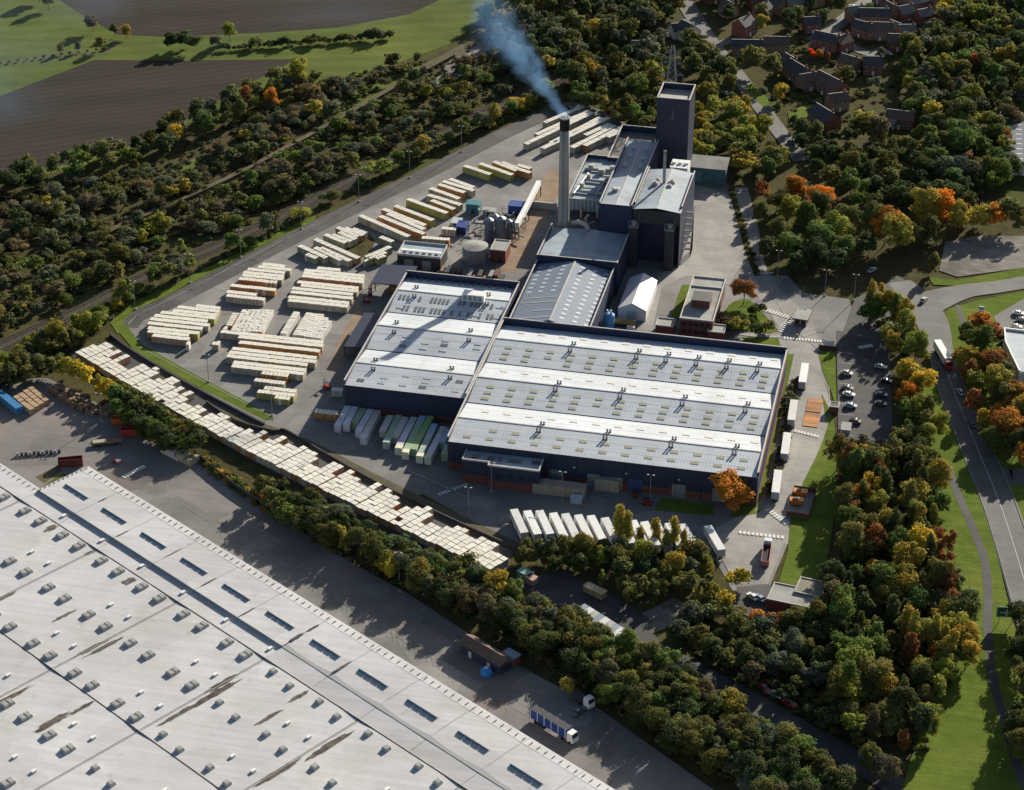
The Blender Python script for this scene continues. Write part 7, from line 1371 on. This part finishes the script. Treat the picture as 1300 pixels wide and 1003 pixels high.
# low undergrowth filling the scrub
UND = []
def under(px, n, hr, pal):
    poly = [(p.x, p.y) for p in (G(*q) for q in px)]; xs = [p[0] for p in poly]; ys = [p[1] for p in poly]; k = 0
    while k < n:
        x = rnd.uniform(min(xs), max(xs)); y = rnd.uniform(min(ys), max(ys))
        if inside(poly, x, y):
            k += 1
            if not any(inside(q, x, y) for q in KEEP[:8]): UND.append((x, y, rnd.uniform(*hr), pick(pal)))
under([(-60, 262), (100, 232), (180, 212), (400, 100), (540, 78), (700, 60), (700, 96), (600, 142), (450, 218), (338, 276), (190, 340), (78, 395), (-60, 460)], 2600, (0.5, 1.7), SCR)
under([(-60, 500), (80, 422), (310, 316), (450, 242), (690, 122), (700, 128), (530, 204), (330, 302), (158, 388), (95, 442), (-60, 520)], 800, (0.9, 2.2), [('olive', 4), ('brown', 2), ('grey', 2), ('green', 1)])
under([(640, 30), (860, -20), (850, 110), (832, 150), (745, 128), (660, 84)], 500, (1, 2.2), SCR)
under([(335, 632), (520, 712), (680, 775), (850, 862), (1080, 1010), (1060, 1080), (760, 886), (560, 768), (400, 690)], 900, (1.0, 2.5), [('olive', 4), ('dark', 3), ('brown', 2)])
under([(255, 580), (340, 632), (345, 655), (258, 592)], 110, (0.8, 2.0), [('olive', 4), ('dark', 3), ('orange', 1), ('gold', 1)])
under([(1000, 30), (1180, 20), (1180, 200), (1040, 215), (960, 140)], 420, (0.8, 2.2), [('olive', 4), ('dark', 3), ('green', 2)])
under([(868, 782), (1030, 800), (1130, 1000), (930, 868), (846, 800)], 320, (1.0, 2.4), SCR)
under([(1104, 400), (1150, 430), (1185, 590), (1222, 800), (1172, 960), (1064, 880), (1076, 590), (1146, 570), (1142, 460)], 600, (1.0, 2.5), [('dark', 3), ('olive', 3), ('brown', 1)])
# pick the individuals: per kind the ones that show largest
def show(t):
    z = (Vector((t[0], t[1], t[2]*0.5))-CAM).dot(FW); return t[2]*t[3]/z
def onscreen(t):
    v = Vector((t[0], t[1], t[2]*0.6))-CAM; z = v.dot(FW); x = CXP+FPX*v.dot(RT)/z; y = CYP-FPX*v.dot(UP)/z
    return -15 < x < 1315 and -15 < y < 1020
LIM = {'round': 290, 'poplar': 60, 'bush': 110, 'airy': 70}; indiv = set()
for k, n in LIM.items():
    ids = sorted([i for i, t in enumerate(TREES) if t[4] == k and onscreen(t)], key=lambda i: (TREES[i][7] is None, -show(TREES[i])))[:n]; indiv.update(ids)
NM = {'round': 'tree', 'poplar': 'poplar_tree', 'bush': 'shrub', 'airy': 'birch_tree'}; CT = {'round': 'tree', 'poplar': 'tree', 'bush': 'shrub', 'airy': 'tree'}
SV = []; SC = []
for i, (x, y, h, wf, k, c, where, sp_) in enumerate(TREES):
    q = FC[c]; v_ = 1.5*rnd.uniform(0.78, 1.22); w2 = rnd.gauss(0, 0.06); col = (q[0]*v_*(1+w2), q[1]*v_, q[2]*v_*(1-w2), 1); rz = rnd.uniform(0, 6.28)
    if i in indiv:
        sz = '' if k == 'poplar' else ('tall ' if h > (10.5 if k != 'bush' else 5) else 'small ' if h < (8.2 if k != 'bush' else 3.2) else '')+('broad ' if wf > 1.17 else 'narrow ' if wf < 0.93 else ''); wh_ = where
        if where == W11: wh_ = 'in the hedge belt beside the '+('parking bays' if x < 12 else 'dark store' if x < 45 else 'lane') if y < -75 else 'in the hedge belt beside the storage strip'
        lb = sp_ or '%s%s %s %s' % (sz, FN_[c], KN[k], wh_); t = thing(NM[k], lb, CT[k], (x, y, 0), rz, None if sp_ else '%s%s %ss %s' % (sz, FN_[c], KN[k], wh_)); ax = rnd.uniform(0.84, 1.18); t.scale = (h*wf*ax, h*wf/ax, h); t.rotation_euler = (R(rnd.gauss(0, 3)), R(rnd.gauss(0, 3)), rz)
        o = put('crown', CR[k][rnd.randrange(6)], t); o.color = col; put('trunk', TRK[k], t)
    else:
        V_, C_ = CLOW[k][rnd.randrange(6)]; ca, sa = math.cos(rz), math.sin(rz); X_ = V_[:, 0]*ca-V_[:, 1]*sa; Y_ = V_[:, 0]*sa+V_[:, 1]*ca
        SV.append(np.stack([X_*h*wf*(1.0+0.2*math.sin(i))+x, Y_*h*wf*(1.0+0.2*math.cos(i*1.7))+y, V_[:, 2]*h], 1)); SC.append(C_*np.array(col, np.float32))
CU = [crown_arrays('bush', 900+j, 85, 0.34) for j in range(4)]
for (x, y, h, c) in UND:
    V_, C_ = CU[rnd.randrange(4)]; q = FC[c]; v_ = 1.3*rnd.uniform(0.8, 1.2); rz = rnd.uniform(0, 6.28); ca, sa = math.cos(rz), math.sin(rz); w_ = h*rnd.uniform(1.1, 1.9)
    SV.append(np.stack([(V_[:, 0]*ca-V_[:, 1]*sa)*w_+x, (V_[:, 0]*sa+V_[:, 1]*ca)*w_+y, V_[:, 2]*h-0.1*h], 1)); SC.append(C_*np.array((q[0]*v_, q[1]*v_, q[2]*v_, 1), np.float32))
print('TREES', len(TREES), 'individual', len(indiv))
SV = np.concatenate(SV).astype(np.float32); SC = np.concatenate(SC).astype(np.float32)
put('woodland', quad_mesh('woodland', SV, SC, FOL), None, label='massed scrub and smaller trees around the railway, wood and belts', cat='woodland', kind='stuff')
# ================================================================ smoke
S0_ = Vector((-4.4, 111.0, 57.3)); S1_ = G(612, -8, 92); SDIR = (S1_-S0_); SLEN = SDIR.length*1.15; SDIR.normalize()
b = MB(); b.tube([S0_+SDIR*(SLEN*k/8)-RT*(0.0006*(SLEN*k/8)**2) for k in range(9)], [3.4+34*(k/8)**0.8 for k in range(9)], 16)
me = bpy.data.meshes.new('smoke_plume'); me.from_pydata(b.v, [], b.f); me.update()
SMK = bpy.data.materials.new('smoke'); SMK.use_nodes = True; n = SMK.node_tree.nodes; L = SMK.node_tree.links.new
n.remove(n['Principled BSDF']); pv = n.new('ShaderNodeVolumePrincipled'); pv.inputs['Color'].default_value = (0.27, 0.55, 1.0, 1); pv.inputs['Anisotropy'].default_value = 0.2
geo = n.new('ShaderNodeNewGeometry')
def vm(op, a, c=None):
    q = n.new('ShaderNodeVectorMath'); q.operation = op
    for i, s in enumerate((a, c)):
        if s is None: continue
        if hasattr(s, 'is_output'): L(s, q.inputs[i])
        else: q.inputs[i].default_value = s
    return q
def mm(op, a, c=None, d=None):
    q = n.new('ShaderNodeMath'); q.operation = op
    for i, s in enumerate((a, c, d)):
        if s is None: continue
        if hasattr(s, 'is_output'): L(s, q.inputs[i])
        else: q.inputs[i].default_value = s
    return q.outputs[0]
def nz(sc, det, src=None):
    q = n.new('ShaderNodeTexNoise'); q.inputs['Scale'].default_value = sc; q.inputs['Detail'].default_value = det; q.inputs['Roughness'].default_value = 0.6; L(src or geo.outputs['Position'], q.inputs['Vector']); return q
# the axis wanders a little: shift the sample point by slow noise that grows downwind
rel = vm('SUBTRACT', geo.outputs['Position'], S0_).outputs['Vector']
tt = vm('DOT_PRODUCT', rel, SDIR).outputs['Value']
wob = vm('SUBTRACT', nz(0.028, 1).outputs['Color'], (0.5, 0.5, 0.5)).outputs['Vector']
ws = n.new('ShaderNodeVectorMath'); ws.operation = 'SCALE'; L(wob, ws.inputs[0]); L(mm('MULTIPLY', tt, 0.3), ws.inputs['Scale'])
bd = n.new('ShaderNodeVectorMath'); bd.operation = 'SCALE'; bd.inputs[0].default_value = RT; L(mm('MULTIPLY', mm('MULTIPLY', tt, tt), 0.0006), bd.inputs['Scale'])
rel2 = vm('ADD', vm('ADD', rel, ws.outputs['Vector']).outputs['Vector'], bd.outputs['Vector']).outputs['Vector']
al = n.new('ShaderNodeVectorMath'); al.operation = 'SCALE'; al.inputs[0].default_value = SDIR; L(vm('DOT_PRODUCT', rel2, SDIR).outputs['Value'], al.inputs['Scale'])
rr = vm('LENGTH', vm('SUBTRACT', rel2, al.outputs['Vector']).outputs['Vector']).outputs['Value']
RR = mm('ADD', mm('MULTIPLY', tt, 0.19), 2.6)
soft = mm('SUBTRACT', 1.0, mm('DIVIDE', rr, RR))
nn_ = mm('ADD', mm('MULTIPLY', mm('SUBTRACT', nz(0.11, 6).outputs['Fac'], 0.52), 2.6), soft)
sh_m = n.new('ShaderNodeMapRange'); sh_m.interpolation_type = 'SMOOTHSTEP'; sh_m.inputs['From Min'].default_value = 0.02; sh_m.inputs['From Max'].default_value = 1.0; L(nn_, sh_m.inputs['Value'])
edge = n.new('ShaderNodeMapRange'); edge.interpolation_type = 'SMOOTHSTEP'; edge.inputs['From Min'].default_value = -0.35; edge.inputs['From Max'].default_value = 0.5; L(soft, edge.inputs['Value'])
dec = n.new('ShaderNodeMapRange'); dec.inputs['From Min'].default_value = 0; dec.inputs['From Max'].default_value = SLEN; dec.inputs['To Min'].default_value = 1; dec.inputs['To Max'].default_value = 0; L(tt, dec.inputs['Value'])
dn = mm('MULTIPLY', mm('MULTIPLY', sh_m.outputs[0], edge.outputs[0]), mm('MULTIPLY', mm('POWER', dec.outputs[0], 1.35), 0.12))
L(dn, pv.inputs['Density']); L(pv.outputs[0], n['Material Output'].inputs['Volume']); me.materials.append(SMK)
put('smoke_plume', me, None, label='thin blue smoke plume drifting from the chimney top', cat='smoke', kind='stuff')

# thin drift of old smoke lying over the far fields
b = MB(); q = [G(*p) for p in ((-60, -20), (560, -60), (600, 60), (300, 110), (150, 170), (-60, 250))]; b.prism([(p.x, p.y) for p in q], 18, 46)
me = bpy.data.meshes.new('smoke_drift'); me.from_pydata(b.v, [], b.f); me.update()
DR = bpy.data.materials.new('smoke_drift'); DR.use_nodes = True; n = DR.node_tree.nodes; L = DR.node_tree.links.new; n.remove(n['Principled BSDF']); pv = n.new('ShaderNodeVolumePrincipled'); pv.inputs['Color'].default_value = (0.40, 0.62, 1.0, 1)
geo = n.new('ShaderNodeNewGeometry'); mp = n.new('ShaderNodeMapping'); mp.inputs['Scale'].default_value = (0.009, 0.016, 0.02); mp.inputs['Rotation'].default_value = (0, 0, R(20)); L(geo.outputs['Position'], mp.inputs['Vector']); t = n.new('ShaderNodeTexNoise'); t.inputs['Scale'].default_value = 1.0; t.inputs['Detail'].default_value = 4; L(mp.outputs[0], t.inputs['Vector'])
r = n.new('ShaderNodeMapRange'); r.interpolation_type = 'SMOOTHSTEP'; r.inputs['From Min'].default_value = 0.50; r.inputs['From Max'].default_value = 0.78; r.inputs['To Max'].default_value = 0.0048; L(t.outputs['Fac'], r.inputs['Value'])
sz = n.new('ShaderNodeSeparateXYZ'); L(geo.outputs['Position'], sz.inputs[0]); L(r.outputs[0], pv.inputs['Density']); L(pv.outputs[0], n['Material Output'].inputs['Volume']); me.materials.append(DR)
put('smoke_drift', me, None, label='faint blue veil of smoke drifting over the far fields', cat='smoke', kind='stuff')
